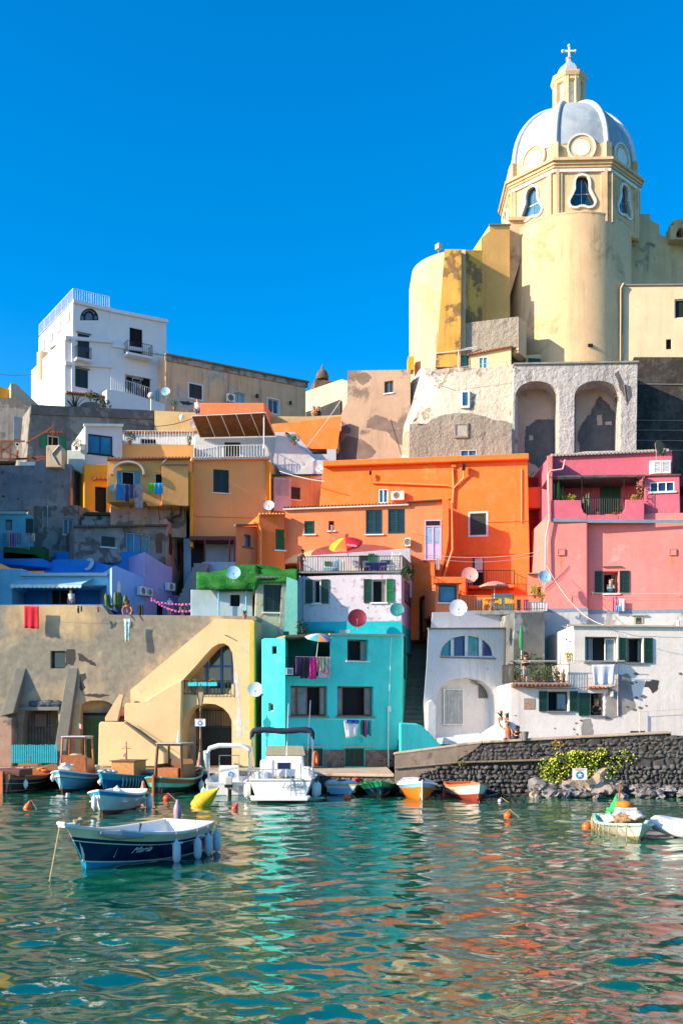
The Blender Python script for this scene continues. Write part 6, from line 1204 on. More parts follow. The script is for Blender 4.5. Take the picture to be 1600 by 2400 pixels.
# ================================================================ BOATS
def hull_parts(h,L,B,fb,bow=.35,stern=.08,tw=.6,draft=.25,rake=.35,bands=None,mats=None,inner=None,rim=None,floor=None,flare=.1,rimw=.06,deckf=.0,deckmat=None,fl=.12,sharp=.5,e0=.38):
    """lofted open hull; x forward, z=0 the waterline"""
    N=22; S_=bands or [0,.35,.6,.85,1]
    def hb(t):
        if t<.4: return B/2*(tw+(1-tw)*math.sin(math.pi/2*t/.4))
        k=(t-.4)/.6; return B/2*max(0,(1-k**2.3))**.85
    def zg(t): return fb+bow*max(0,(t-.35)/.65)**2+stern*max(0,(.4-t)/.4)**2
    def sec(t,s,ins=0):
        b=max(.001,hb(t)-ins); z=-draft*(1-.5*t**3)+(zg(t)+draft*(1-.5*t**3))*s
        y=b*(s**(e0+.5*t**2*sharp*2))*(1-flare*(1-s)) if s>0 else 0
        x=-L/2+L*t+rake*(s**1.5)*t**4-(.06*L*(1-s))*(t>.97)
        return x,y,z
    fine=[]; bi=[]
    for i in range(len(S_)-1):
        m=3
        for j in range(m): fine.append(S_[i]+(S_[i+1]-S_[i])*j/m); bi.append(i)
    fine.append(1.0)
    V=[];F=[];Mi=[]; b=MB(); K=len(fine)
    for side in (1,-1):
        base=len(b.v); V=[];F=[];ms=[]
        for i in range(N+1):
            for s in fine:
                x,y,z=sec(i/N,s); V.append((x,y*side,z))
        for i in range(N):
            for j in range(K-1): a=i*K+j; F.append((a,a+K,a+K+1,a+1)); ms.append(bi[j])
        b.add(V,F); b.m[-len(F):]=ms
    # transom
    V=[sec(0,s) for s in fine]; P_=[(x,y,z) for x,y,z in V]+[(x,-y,z) for x,y,z in V[::-1]]
    b.add([(x,y,z) for x,y,z in P_],[])
    n0=len(b.v)-len(P_)
    for j in range(K-1): b.f.append([n0+j,n0+j+1,n0+2*K-2-j,n0+2*K-1-j]); b.m.append(bi[j])
    o=b.build('hull',mats,h,world=False,smooth=50)
    # inner shell and floor
    b=MB(); ins=.07
    for side in (1,-1):
        V=[];F=[]
        for i in range(N+1):
            t=.015+.95*i/N; x,y,z=sec(t,1,ins); dr=draft*(1-.5*t**3); xf,yf,zf=sec(t,min(.92,(fl+dr)/(zg(t)+dr)),ins+.02)
            V+=[(x,y*side,z-.0),(xf,yf*side,fl),(xf,0,fl)]
        for i in range(N): a=i*3; F+=[(a,a+3,a+4,a+1),(a+1,a+4,a+5,a+2)]
        b.add(V,F)
    x,y,z=sec(.015,1,ins); b.add([(x,y,z),(x,-y,z),(x,-y,fl),(x,y,fl)],[(0,1,2,3)])
    b.build('interior',inner or WHITE,h,world=False,smooth=40,recalc=False)
    # rim
    b=MB()
    for side in (1,-1):
        V=[];F=[]
        for i in range(N+1):
            t=i/N; x,y,z=sec(t,1); yi=max(0,y-rimw-.02); V+=[(x,(y+.025)*side,z-.03),(x,(y+.025)*side,z+.035),(x,yi*side,z+.035),(x,yi*side,z-.03)]
        for i in range(N):
            for j in range(4): a=i*4; F.append((a+j,a+4+j,a+4+(j+1)%4,a+(j+1)%4))
        F.append((0,1,2,3)); b.add(V,F)
    x,y,z=sec(0,1); b.ob((x-.02,-y,z-.03),(rimw+.03,0,0),(0,2*y,0),(0,0,.065)); b.build('gunwale',rim or WOOD,h,world=False,smooth=40)
    if deckf>0:
        b=MB(); V=[];F=[]; n=10
        for i in range(n+1):
            t=1-deckf+(deckf-.01)*i/n; x,y,z=sec(t,1,.03); V+=[(x,y,z+.02),(x,0,z+.06),(x,-y,z+.02)]
        for i in range(n): a=i*3; F+=[(a,a+3,a+4,a+1),(a+1,a+4,a+5,a+2)]
        x,y,z=sec(1-deckf,1,.03); b.add(V,F); b.add([(x,y,z+.02),(x,0,z+.06),(x,-y,z+.02),(x,-y*.5,fl+.03),(x,y*.5,fl+.03)],[(0,1,2,3,4)]); b.build('foredeck',deckmat or WHITE,h,world=False,recalc=False)
    return sec
def boat(label,px,py,head,name='rowing_boat',cat='boat',grp='boats moored in the harbour',dz=0):
    """head: heading in degrees, 0 = bow to the right, 90 = away, -90 = towards the camera"""
    Y=CH*FPX/(py-HY); return T(name,label,cat,PT(px,HY,Y)*1.0-Vector((0,0,CH-dz)),grp,rz=R(head))
def L2(h,p): return h.matrix_basis@Vector(p)
def thwart(h,sec,t,z,mat,w=.25,name='thwart'):
    x,y,_=sec(t,.85); b=MB(); b.ob((x-w/2,-y,z),(w,0,0),(0,2*y,0),(0,0,.04)); return b.build(name,mat,h,world=False)
FEND=mt('pale_fender_vinyl',(.5,.62,.66),.35); 
def fender(h,p,label,ln=.55,r=.1,mat=None,tilt=0,grp='fenders hanging on the boats'):
    """hangs from a gunwale point p given in the boat's own axes; a thing of its own"""
    w=L2(h,p); f=T('fender',label,'fender',w,grp); b=MB(); q=w-Vector((0,0,.16)); s=Vector((tilt,0,0))
    b.lathe([(.02,0),(.035,-.05),(r*.75,-.1),(r,-.17),(r,-ln+.12),(r*.75,-ln+.04),(.035,-ln),(.03,-ln-.04)],q,14); b.build('body',mat or FEND,f,smooth=50)
    b=MB(); b.tube([w+Vector((0,0,.03)),q],.012,4); b.build('line',ROPE,f); return f
def text(body,size,mat,parent,mw,shear=.35,name='lettering',ext=.004,sx=1):
    c=bpy.data.curves.new('t','FONT'); c.body=body; c.size=size; c.shear=shear; c.extrude=ext; c.align_x='CENTER'; c.align_y='CENTER'; c.resolution_u=3
    t=bpy.data.objects.new('t',c); C.objects.link(t); dg=bpy.context.evaluated_depsgraph_get(); me=bpy.data.meshes.new_from_object(t.evaluated_get(dg)); C.objects.unlink(t); bpy.data.objects.remove(t)
    o=bpy.data.objects.new(name,me); C.objects.link(o); o.parent=parent; me.transform(mw@Matrix.Diagonal((sx,1,1,1))); me.materials.clear(); me.materials.append(mat); return o
NAVY=mt('navy_hull_paint',(.006,.018,.075),.12,var=.2); WHH=mt('white_hull_paint',(.72,.68,.6),.25,var=.08); CREAM=mt('cream_topside',(.72,.62,.42),.3); TQ=mt('turquoise_hull',(.01,.28,.5),.2)
REDB=mt('red_antifouling',(.3,.04,.03),.6); LBL=mt('light_blue_hull',(.2,.45,.62),.25); MBL=mt('mid_blue_hull',(.01,.12,.36),.25); ORH=mt('orange_hull',(.75,.2,.015),.3); GRH=mt('green_hull',(.015,.22,.09),.3); SGR=mt('sea_green_stripe',(.06,.5,.38),.3); DKH=mt('dark_hull',(.015,.018,.02),.25); WHI=mt('white_gelcoat',(.8,.8,.78),.2,var=.04)
# ---- the near navy boat
h=boat('navy blue wooden boat with cream topsides, nearest in the water',325,2014,-118.4,'wooden_boat')
def side_frame(sec,t,s,side=1):
    x,y,z=sec(t,s); x2,y2,z2=sec(t+.04,s); d=Vector((x2-x,(y2-y)*side,0)).normalized(); x3,y3,z3=sec(t,s+.12); u=Vector((x3-x,(y3-y)*side,z3-z)).normalized(); p=Vector((x,y*side,z)); return p,d,u
sec=hull_parts(h,4.35,2.3,.72,bow=.38,stern=.08,tw=.74,draft=.3,rake=.45,bands=[0,.29,.315,.70,.72,.79,1],mats=[TQ,WHI,NAVY,WHI,NAVY,CREAM],inner=WHI,rim=mt('white_rim',(.7,.66,.6),.4),deckf=.22,deckmat=CREAM,fl=.2,rimw=.1)
o=[c for c in h.children if c.name.startswith('hull')][0]
# port bow catches the turquoise paint
me=o.data; me.materials.append(TQ); k=len(me.materials)-1
for p in me.polygons:
    if p.material_index in (2,4) and p.center.y<0: p.material_index=k
p_,d_,u_=side_frame(sec,.66,.60,1)
nrm=(-d_).cross(u_).normalized(); mw=Matrix.Translation(p_+nrm*.012)@Matrix((( -d_.x,u_.x,nrm.x,0),(-d_.y,u_.y,nrm.y,0),(-d_.z,u_.z,nrm.z,0),(0,0,0,1)))
text('Maria',.26,WHI,h,mw,.5,'lettering')
for t,z in ((.18,.5),(.42,.42)): thwart(h,sec,t,z,WHI,.35)
b=MB(); b.box((-.9,.05,.5),(.55,.8,.06)); b.build('hatch',mt('bright_blue_hatch',(.02,.25,.6),.4),h,world=False)
b=MB(); b.box((-.35,.3,.42),(.9,.5,.25)); b.build('locker',WHI,h,world=False,bevel=.02)
b=MB(); b.tube([(.15,.15,.3),(.15,.15,.75),(.12,.17,.95)],[.02,.02,.04],6); b.tube([(-1.9,.4,.6),(-1.9,.4,1.1)],.012,5); b.build('tiller',IRON,h,world=False)
b=MB(); x,y,z=sec(1,1); b.ob((x-.35,-.12,z-.02),(.5,0,0),(0,.24,0),(0,0,.08)); b.box((x+.14,0,z+.08),(.08,.26,.08)); b.build('bowsprit',WHI,h,world=False,bevel=.02)
b=MB(); q=[Vector(sec(t,.93)) for t in (.9,.82,.7)]; b.tube([(v.x,v.y+.06,v.z) for v in q],[.07,.13,.06],8); b.build('rolled_net',mt('grey_net',(.3,.32,.33),.9,bmp=.5),h,world=False)
b=MB(); b.tube([L2(h,(x+.2,.0,z)),PT(180,1965,31.0/1.3*1.0),PT(115,2070,CH*FPX/380)][:1]+[PT(116,2068,CH*FPX/378)],.018,5); o=b.build('mooring_line',ROPE,None,origin=PT(116,2068,21.9)); tagp(o,'ochre mooring rope slanting from the navy boat bow into the water','rope')
for i,(t,lb) in enumerate(((.50,'long pale fender hanging midway along the navy boat, leftmost of four'),(.30,'pale fender leaning on the navy boat, second from its middle'),(.16,'pale fender near the navy boat stern, third along'),(.03,'pale fender at the very stern of the navy boat'))):
    x_,y_,z_=sec(t,1); fender(h,(x_,y_+.12,z_+.02),lb,.62,.105)
b=MB(); x_,y_,z_=sec(.97,1); 
for k in range(3): b.ico((x_-.3+k*.12,.05*k,z_+.12),.09,1,jit=.3)
b.build('rope_coil',ROPE,h,world=False)
b=MB(); b.ico((.9,.3,.55),.18,2,1.3,1,.6,jit=.4); b.ico((1.2,-.2,.6),.14,2,1,1,.7,jit=.4); b.build('canvas_bag',mt('beige_bag',(.55,.42,.3),.9),h,world=False,smooth=True)
h0=PT(416,1893,28.5); p=T('fender_buoy','small purple pointed float behind the navy boat','buoy',h0,'floats in the water'); p.name='pointed_float'; b=MB(); b.lathe([(.1,-.3),(.12,0),(.1,.12),(.05,.24),(.04,.3),(.01,.32)],Vector((h0.x,h0.y,1.0)),10); b.build('body',mt('purple_float',(.3,.22,.3),.5),p,smooth=50)
# ---- white boat with blue stripe
h=boat('white open boat with a blue gunwale stripe, moored behind the navy boat',270,1900,-93,'rowing_boat')
sec=hull_parts(h,4.1,2.05,.66,bow=.3,stern=.05,tw=.75,draft=.22,rake=.12,bands=[0,.28,.3,.83,1],mats=[REDB,mt('green_weed',(.03,.1,.05),.8),WHH,TQ],inner=WHI,rim=WHI,fl=.1)
for t in (.2,.5,.72): thwart(h,sec,t,.42,WHI)
b=MB(); b.ico((.3,.2,.55),.2,2,1.2,1,.6,jit=.2); b.build('orange_bag',mt('orange_bag',(.7,.12,.03),.6),h,world=False,smooth=True)
b=MB(); b.ico((-.3,.1,.62),.3,2,1.2,.9,.8,jit=.4); b.ico((-.6,-.1,.75),.13,2,1,1,1.5,jit=.3); b.build('tarpaulin',mt('pale_blue_tarp',(.45,.6,.65),.8),h,world=False,smooth=True)
for t,sd,lb in ((.98,-1,'white fender at the bow of the blue striped white boat'),(.22,1,'pale blue fender on the near side of the blue striped boat'),(.04,1,'blue white fender at the stern of the blue striped boat'),(.0,.3,'outermost fender at the stern of the blue striped boat')):
    x_,y_,z_=sec(t,1); fender(h,(x_-(.05 if t<.05 else 0),(y_+.1)*sd,z_),lb,.55,.11,WHI if t>.9 else FEND)
# ---- row along the quay
def cabin_frame(h,x0,x1,w,z0,z1,mat,roofmat,post=.08,taper=.12):
    b=MB(); 
    for x,tx in ((x0,x0+taper),(x1,x1-taper)):
        for sy in (-1,1): b.bar((x,sy*w/2,z0),(tx,sy*w/2*.88,z1),post)
    for sy in (-1,1): b.bar((x0,sy*w/2,z0+.3),(x1,sy*w/2,z0+.3),post*.8); b.bar((x0+taper,sy*w/2*.88,z1-.05),(x1-taper,sy*w/2*.88,z1-.05),post)
    for x in (x0+taper,x1-taper): b.bar((x,-w/2*.88,z1-.05),(x,w/2*.88,z1-.05),post)
    f=b.build('wheelhouse',mat,h,world=False)
    b=MB(); b.box(((x0+x1)/2,0,z1+.02),(x1-x0-2*taper+.35,w*.95,.06)); b.build('roof',roofmat,f,world=False,bevel=.02)
    b=MB(); 
    for sy in (-1,1): b.ob((x0+.05,sy*w/2-.01,z0),(x1-x0-.1,0,0),(0,.02,0),(0,0,.72))
    b.ob((x1-.03,-w/2,z0),(.03,0,0),(0,w,0),(0,0,.95)); b.build('panel',mat,f,world=False); return f
# 1 navy wooden at far left
h=boat('dark navy wooden boat with varnished brown stern, moored at far left',66,1851,82,'wooden_boat')
sec=hull_parts(h,5.6,2.3,.8,bow=.4,stern=.12,tw=.35,draft=.25,rake=.4,bands=[0,.3,.33,.62,.65,.8,1],mats=[NAVY,mt('yellow_line',(.7,.4,.05)),DKH,mt('yellow_line',(0,0,0)),NAVY,WOOD],inner=BROWNW,rim=WOOD,deckf=.3,deckmat=WOOD)
b=MB(); b.ob((-2.6,-.85,.8),(1.4,0,0),(0,1.7,0),(0,0,.38)); b.build('canvas_cover',mt('plum_canvas',(.11,.04,.035),.8),h,world=False,bevel=.08)
b=MB(); b.ob((-2.95,-.08,-.2),(.22,0,0),(0,.16,0),(0,0,1.3)); b.build('rudder',mt('orange_varnish',(.45,.12,.04),.4),h,world=False)
b=MB(); b.tube([(.2,0,.8),(.2,0,1.75)],.03,6); b.box((.2,0,1.3),(.5,1.1,.12)); b.build('mast',WOOD,h,world=False)
cl=T('life_jackets','orange jackets heaped on the navy boat deck','clothing',L2(h,(.3,-.7,.98))); b=MB(); 
for k in range(5): b.ico(L2(h,(.3+.2*k,-.8+.15*k,1.0)),.17,2,1,1,.6,jit=.5)
b.build('heap',mt('orange_cloth',(.8,.18,.01),.8),cl,smooth=True)
x_,y_,z_=sec(.12,1); fender(h,(x_,-y_-.15,z_-.02),'white fender lying against the navy wooden boat quarter',.45,.11,WHI)
# 0 sliver further left
h=boat('orange and navy boat cut off by the left edge',-8,1850,75,'wooden_boat')
sec=hull_parts(h,5.0,1.9,.8,bow=.35,stern=.1,tw=.8,bands=[0,.4,.7,.75,1],mats=[NAVY,DKH,mt('yellow_line',(0,0,0)),mt('orange_varnish',(0,0,0))],inner=WHITE,rim=WOOD)
b=MB(); b.ico((-1.3,.1,1.0),.38,2,1,1,.8,jit=.4); b.build('turquoise_cover',mt('turquoise_tarp',(.03,.5,.62),.7),h,world=False,smooth=True)
# 2 light blue with cabin
h=boat('light blue and white fishing boat with a varnished open wheelhouse',176,1850,-90,'fishing_boat')
sec=hull_parts(h,5.6,2.3,.78,bow=.35,stern=.08,tw=.8,draft=.25,rake=.15,bands=[0,.27,.72,.75,.84,1],mats=[REDB,LBL,DKH,WHH,mt('sky_stripe',(.08,.32,.52),.25)],inner=WHI,rim=WHI,deckf=.35,deckmat=WHI)
cabin_frame(h,-1.3,.35,1.35,.85,2.75,WOOD,mt('pale_lilac_roof',(.6,.55,.6),.5),.09)
b=MB(); b.box((-.5,0,1.25),(1.2,1.2,.7)); b.ico((-.4,0,1.65),.45,2,1,1.1,.5,jit=.2); b.build('beige_cover',mt('beige_canvas',(.5,.38,.24),.9),h,world=False,bevel=.08)
fg=T('flag','small green white red flag on the wheelhouse roof','flag',L2(h,(-.4,0,2.8))); b=MB(); o_=L2(h,(-.4,0,2.8)); b.tube([o_,o_+Vector((0,0,.75))],.012,5); b.build('staff',WOOD,fg)
for i,c_ in enumerate(((.02,.3,.08),(.75,.75,.72),(.6,.03,.03))): b=MB(); b.ob(o_+Vector((.02+i*.09,0,.45-i*.04)),(.09,.01,-.03),(0,.008,0),(0,0,.25)); b.build('stripe',mt('flag%d'%i,c_),fg)
for t,s,lb in ((.93,-1,'small white fender at the light blue boat bow'),(.45,1,'small white fender amidships on the light blue boat')): x_,y_,z_=sec(t,1); fender(h,(x_,(y_+.1)*s,z_+.05),lb,.35,.1,WHI)
b=MB(); b.box((-1.9,.0,1.0),(.8,1.5,.35)); b.ico((1.6,0,1.25),.3,2,1.1,1.2,.6,jit=.4); b.build('white_bundle',mt('white_cloth',(.7,.66,.62),.8),h,world=False,bevel=.05)
# 3 blue boat with wooden crate house
h=boat('bright blue wooden boat with a plywood engine box and flag mast',296,1850,-100,'fishing_boat')
sec=hull_parts(h,5.8,2.3,.68,bow=.35,stern=.08,tw=.7,bands=[0,.3,.72,1],mats=[NAVY,MBL,mt('cyan_stripe',(.02,.35,.55),.25)],inner=TQ,rim=mt('cyan_stripe',(0,0,0)),deckf=.25,deckmat=LBL)
b=MB(); b.box((-.35,0,1.1),(1.7,1.25,.75)); e_=b.build('engine_box',mt('plywood',(.5,.22,.06),.5,var=.25,sc_=6),h,world=False,bevel=.02); b=MB(); b.box((-.35,0,1.5),(1.85,1.4,.05)); b.build('lid',BROWNW,e_,world=False)
b=MB(); b.tube([(.0,0,1.5),(.0,0,2.5)],[.06,.03],6); b.tube([(0,-.25,2.15),(0,.25,2.15)],.02,5); b.build('mast',WOOD,h,world=False)
fl=T('pennant','faded purple and yellow pennant on the blue boat mast','flag',L2(h,(.1,0,2.1)))
for i,c_ in enumerate(((.35,.12,.4),(.75,.5,.1),(.6,.3,.35))): b=MB(); b.ob(L2(h,(.05,0,1.75+i*.2)),(-.16,.02,-.1),(0,.01,0),(.02,0,.2)); b.build('stripe',mt('pennant%d'%i,c_),fl)
cl=T('white_net_heap','white fishing net heaped on the blue boat bow','net',L2(h,(1.6,0,.95))); b=MB()
for k in range(9): b.ico(L2(h,(1.3+.16*k,rnd.uniform(-.3,.3),.95+.02*k)),.16,1,1.4,1,.5,jit=.5)
for k in range(8): x_,y_,z_=sec(.55+k*.04,.9); b.tube([L2(h,(x_,y_+.04,z_)),L2(h,(x_+.1,y_+.1,z_-.25)),L2(h,(x_+.15,y_+.06,z_-.5))],.025,4)
b.build('heap',mt('white_net',(.6,.62,.6),.9),cl,smooth=True)
x_,y_,z_=sec(.97,1); fender(h,(x_,-.12,z_-.1),'round white float on the blue boat bow',.3,.14,WHI); x_,y_,z_=sec(.15,1); fender(h,(x_,y_+.1,z_),'pale green fender on the blue boat quarter',.35,.1,mt('pale_green_fender',(.3,.55,.5)))
# 4 dark green with cabin
h=boat('dark green and brown fishing boat with a low wooden wheelhouse',412,1856,76,'fishing_boat')
sec=hull_parts(h,5.0,2.5,.72,bow=.4,stern=.15,tw=.3,bands=[0,.3,.58,.76,1],mats=[mt('ochre_bottom',(.3,.25,.14),.6),DKH,SGR,BROWNW],inner=WOOD,rim=SGR,deckf=.3,deckmat=BROWNW)
cabin_frame(h,-.9,.7,1.45,.7,2.45,BROWNW,mt('grey_roof_board',(.4,.38,.33),.7),.11)
b=MB(); b.box((-2.6,0,.45),(.3,.09,1.1)); b.build('rudder',WOOD,h,world=False); b=MB(); b.tube([(.3,0,2.5),(.3,0,3.1)],[.09,.02],6); b.build('radar_mast',WHITE,h,world=False)
b=MB(); b.box((-.5,0,1.0),(1.,1.1,.5)); b.build('console',WOOD,h,world=False,bevel=.02)
cl=T('net_heap','turquoise and orange fishing nets heaped on the green boat','net',L2(h,(1.4,-.3,1.0))); b=MB()
for k in range(16): b.ico(L2(h,(1.0+.08*k,rnd.uniform(-.6,.4),1.05+rnd.uniform(0,.15))),.16,1,1.3,1,.6,jit=.5,mi=k%3)
b.build('heap',[mt('turquoise_net',(.03,.45,.42),.9),mt('orange_net',(.6,.2,.08),.9),mt('white_net',(0,0,0))],cl,smooth=True)
b=MB(); b.ico(L2(h,(-2.6,.55,.35)),.2,2,.6,.6,1.6,jit=.3); rb=b.build('rag',mt('salmon_cloth',(.65,.25,.15),.9),None,smooth=True,origin=L2(h,(-2.6,.55,.35))); tagp(rb,'salmon cloth hanging on the green boat stern','cloth')
x_,y_,z_=sec(.5,1); fender(h,(x_,-y_-.15,z_+.05),'navy topped fender between the green boat and the white motorboat',.6,.14)
# 5 white motorboat with bimini frame
h=boat('white motorboat with folded white bimini frame and outboard engine',537,1857,96,'motorboat')
sec=hull_parts(h,5.2,2.3,.62,bow=.35,stern=.0,tw=.92,draft=.25,rake=.5,bands=[0,.35,.42,1],mats=[mt('grey_blue_bottom',(.15,.25,.3),.4),WHI,WHI],e0=.15,inner=WHI,rim=WHI,deckf=.3,deckmat=WHI)
b=MB(); b.ob((-2.6,-1.05,.15),(.9,0,0),(0,.62,0),(0,0,.42)); b.ob((-2.6,.45,.15),(.9,0,0),(0,.62,0),(0,0,.42)); b.build('stern_seat',WHI,h,world=False,bevel=.06)
b=MB(); b.ob((-.3,-.5,.3),(.7,0,0),(0,1.0,0),(0,0,1.05)); cn=b.build('console',WHI,h,world=False,bevel=.07)
b=MB(); 
ct=Vector((-.315,-.1,.9))
for k in range(5):
    a=R(72*k); b.bar(ct+Vector((0,math.cos(a)*.14,math.sin(a)*.14)),ct+Vector((0,math.cos(a+R(72))*.14,math.sin(a+R(72))*.14)),.06)
b.build('blue_emblem',mt('emblem_blue',(.02,.2,.5)),cn,world=False)
b=MB(); b.tube([(.2,-.5,1.3),(.1,-.5,1.85),(.1,.5,1.85),(.2,.5,1.3)],.025,6); b.build('windscreen_frame',STEEL,h,world=False)
for sy in (-1,1): b=MB(); b.tube([(-1.6,sy*1.0,.75),(-1.3,sy*1.0,1.7),(-.9,sy*.95,2.2)],.03,6); b.tube([(-.2,sy*1.0,.75),(-.8,sy*.97,2.1)],.025,6); bi=b.build('bimini_frame',STEEL,h,world=False)
b=MB(); b.tube([(-.95,-1.05,2.0),(-.95,-.95,2.25),(-.95,-.5,2.38),(-.95,.5,2.38),(-.95,.95,2.25),(-.95,1.05,2.0)],[.08,.12,.11,.12,.11,.08],8); b.build('folded_cover',mt('white_canvas',(.7,.72,.74),.8),bi,world=False,smooth=True)
b=MB(); b.box((-2.85,.0,.75),(.42,.36,.4)); b.box((-2.85,0,.35),(.22,.16,.8)); eg=b.build('outboard',mt('grey_engine',(.5,.5,.48),.3),h,world=False,bevel=.05); b=MB(); b.box((-2.86,0,.5),(.4,.38,.14)); b.tube([(-3.02,-.05,.35),(-3.02,-.05,-.1)],.09,8); b.build('cowl_band',DARK,eg,world=False)
fender(h,(-2.4,1.2,.6),'blue white fender on the left side of the white motorboat',.6,.13)
# 6 cruiser
h=boat('white cabin cruiser with a navy folded bimini and stern ladder',668,1866,90,'cabin_cruiser')
sec=hull_parts(h,7.2,3.05,1.0,bow=.45,stern=.0,tw=.9,draft=.3,rake=.7,bands=[0,.27,.29,.93,.95,1],mats=[mt('brown_boot',(.1,.07,.05)),mt('brown_boot',(0,0,0)),WHI,NAVY,WHI],inner=WHI,rim=WHI,deckf=.3,deckmat=WHI,fl=.75,flare=.18,e0=.12)
b=MB(); b.poly([(-4.15,-1.25,.1),(-4.15,1.25,.1),(-3.6,1.35,.16),(-3.6,-1.35,.16)],(0,0,.13)); b.build('swim_platform',WHI,h,world=False,bevel=.05)
V=[(-.6,-1.0,.95),(2.4,-.75,.98),(2.4,.75,.98),(-.6,1.0,.95),(-.3,-.9,2.0),(1.7,-.55,1.8),(1.7,.55,1.8),(-.3,.9,2.0)]
b=MB(); b.add(V,[(0,3,2,1),(4,5,6,7),(0,1,5,4),(1,2,6,5),(2,3,7,6),(3,0,4,7)]); b.build('cabin',WHI,h,world=False,bevel=.12)
b=MB(); V=[(-.35,-.98,1.95),(-.35,.98,1.95),(.15,.85,2.4),(.15,-.85,2.4)]; b.add(V+[tuple(Vector(v)+Vector((.03,0,.0))) for v in V],[(0,1,2,3),(4,7,6,5),(0,4,5,1),(1,5,6,2),(2,6,7,3),(3,7,4,0)]); b.build('windscreen',mt('smoked_windscreen',(.30,.28,.18),.15,spec=.8),h,world=False)
b=MB(); b.box((-2.0,-.95,1.2),(.9,.7,.6)); b.box((-1.2,.75,1.35),(.7,.65,.9)); b.box((-2.0,.95,1.1),(.9,.5,.4)); b.build('seat',WHI,h,world=False,bevel=.1)
b=MB(); b.box((-2.46,-.1,1.55),(.05,.62,.3)); b.build('navy_cushion',NAVY,h,world=False,bevel=.03)
for sy in (-1,1): b=MB(); b.tube([(-2.6,sy*1.35,1.05),(-2.5,sy*1.4,2.2),(-2.3,sy*1.35,3.05)],.03,6); b.tube([(-1.2,sy*1.38,1.05),(-1.7,sy*1.38,2.6),(-2.1,sy*1.3,3.05)],.025,6); bf=b.build('bimini_frame',STEEL,h,world=False)
b=MB(); pts=[(-2.3,-1.42,2.75),(-2.3,-1.36,3.05)]+[(-2.3,-1.3+.26*k,3.16+.03*math.sin(k)) for k in range(11)]+[(-2.3,1.36,3.05),(-2.3,1.42,2.75)]; b.tube(pts,[.06,.12]+[.13+.02*(k%2) for k in range(11)]+[.12,.06],8); b.build('folded_cover',mt('navy_canvas',(.012,.02,.05),.85),bf,world=False,smooth=True)
b=MB()
for sy in (-.55,.05): b.tube([(-3.72,-.8+sy*0+ (0 if sy<0 else .45)-.1,.1),(-3.66,-.9+(0 if sy<0 else .45),1.05),(-3.55,-.9+(0 if sy<0 else .45),1.7)],.022,6)
for k in range(4): b.tube([(-3.71,-.9,.25+k*.27),(-3.71,-.45,.25+k*.27)],.018,5)
b.build('ladder',STEEL,h,world=False)
b=MB(); b.tube([(-3.5,-1.45,1.05),(-3.5,-1.45,1.4),(-3.5,-1.0,1.5)],.02,5); b.tube([(-3.5,-.35,1.45),(-3.5,1.45,1.45),(-2,1.5,1.5),(-1,1.5,1.45)],.02,5); 
for y_ in (.2,.8,1.45): b.tube([(-3.5,y_,1.0),(-3.5,y_,1.45)],.018,5)
b.build('stern_rail',STEEL,h,world=False)
p_=Vector((-3.615,.5,.72)); mw=Matrix.Translation(p_+Vector((-.04,.0,0)))@Matrix(((0,0,-1,0),(-1,0,0,0),(0,1,0,0),(0,0,0,1)))
text('LudAle',.34,mt('blue_lettering',(.02,.15,.3)),h,Matrix.Translation(Vector((-3.68,-.55,.72)))@Matrix(((0,0,-1,0),(-1,0,0,0),(0,1,0,0),(0,0,0,1))),.5,'lettering')
for k,(y_,s_,lb) in enumerate(((1.62,1,'white fender on the left of the white cabin cruiser'),(-1.6,-1,'white fender between the cabin cruiser and the small dinghy'),(-1.72,-1,'second white fender at the cabin cruiser right side'))): fender(h,(-3.0+.5*k,y_*.94,1.0),lb,.7,.15,WHI)
lb_=T('lifebuoy','orange lifebuoy on the cabin cruiser rail','lifebuoy',L2(h,(-1.9,-1.5,1.9))); b=MB(); c=L2(h,(-1.9,-1.5,1.85)); b.tube([c+Vector((.07*math.cos(t*.5236),.25*math.cos(t*.5236)*.3+.12*math.cos(t*.5236),.3*math.sin(t*.5236))) for t in range(13)],.08,8,cap=False); b.build('ring',mt('lifebuoy_orange',(.85,.13,.02),.5),lb_,smooth=True)
b=MB(); b.tube([(-2.0,-.15,1.0),(-2.0,-.27,4.4)],[.025,.012],6); b.build('aerial',WHITE,h,world=False)
# 7 small dinghy
h=boat('small pale blue dinghy with yellow bow and covered seats',812,1858,80,'dinghy')
sec=hull_parts(h,3.4,1.9,.48,bow=.2,stern=.0,tw=.8,bands=[0,.4,.8,1],mats=[DKH,LBL,WHH],inner=mt('yellow_inside',(.6,.45,.12)),rim=mt('yellow_inside',(0,0,0)))
thwart(h,sec,.3,.4,WHITE); b=MB(); b.ico((-1.1,.45,.5),.3,2,1,1.2,.6,jit=.4); b.ico((-1.0,-.3,.5),.35,2,1,1.3,.5,jit=.4); b.build('white_cover',mt('white_blue_cloth',(.5,.62,.7),.8),h,world=False,smooth=True)
b=MB(); b.ico((.3,-.5,.62),.25,2,1.4,1,.5,jit=.4); b.build('red_cloth',mt('red_cloth',(.6,.03,.04),.8),h,world=False,smooth=True)
# 8 green/navy
h=boat('green dinghy with a dark navy transom panel',887,1864,-88,'dinghy')
sec=hull_parts(h,3.6,1.85,.5,bow=.3,stern=.05,tw=.8,bands=[0,.4,.72,1],mats=[DKH,NAVY,GRH],inner=GRH,rim=GRH,rake=.2)
thwart(h,sec,.5,.4,GRH); b=MB()
for k in range(8): b.ico((1.2-.2*k,.3*math.sin(k*2),.7-.03*k),.2,1,1.3,1,.5,jit=.4)
b.build('green_net',mt('bright_green_net',(.03,.4,.12),.9),h,world=False,smooth=True)
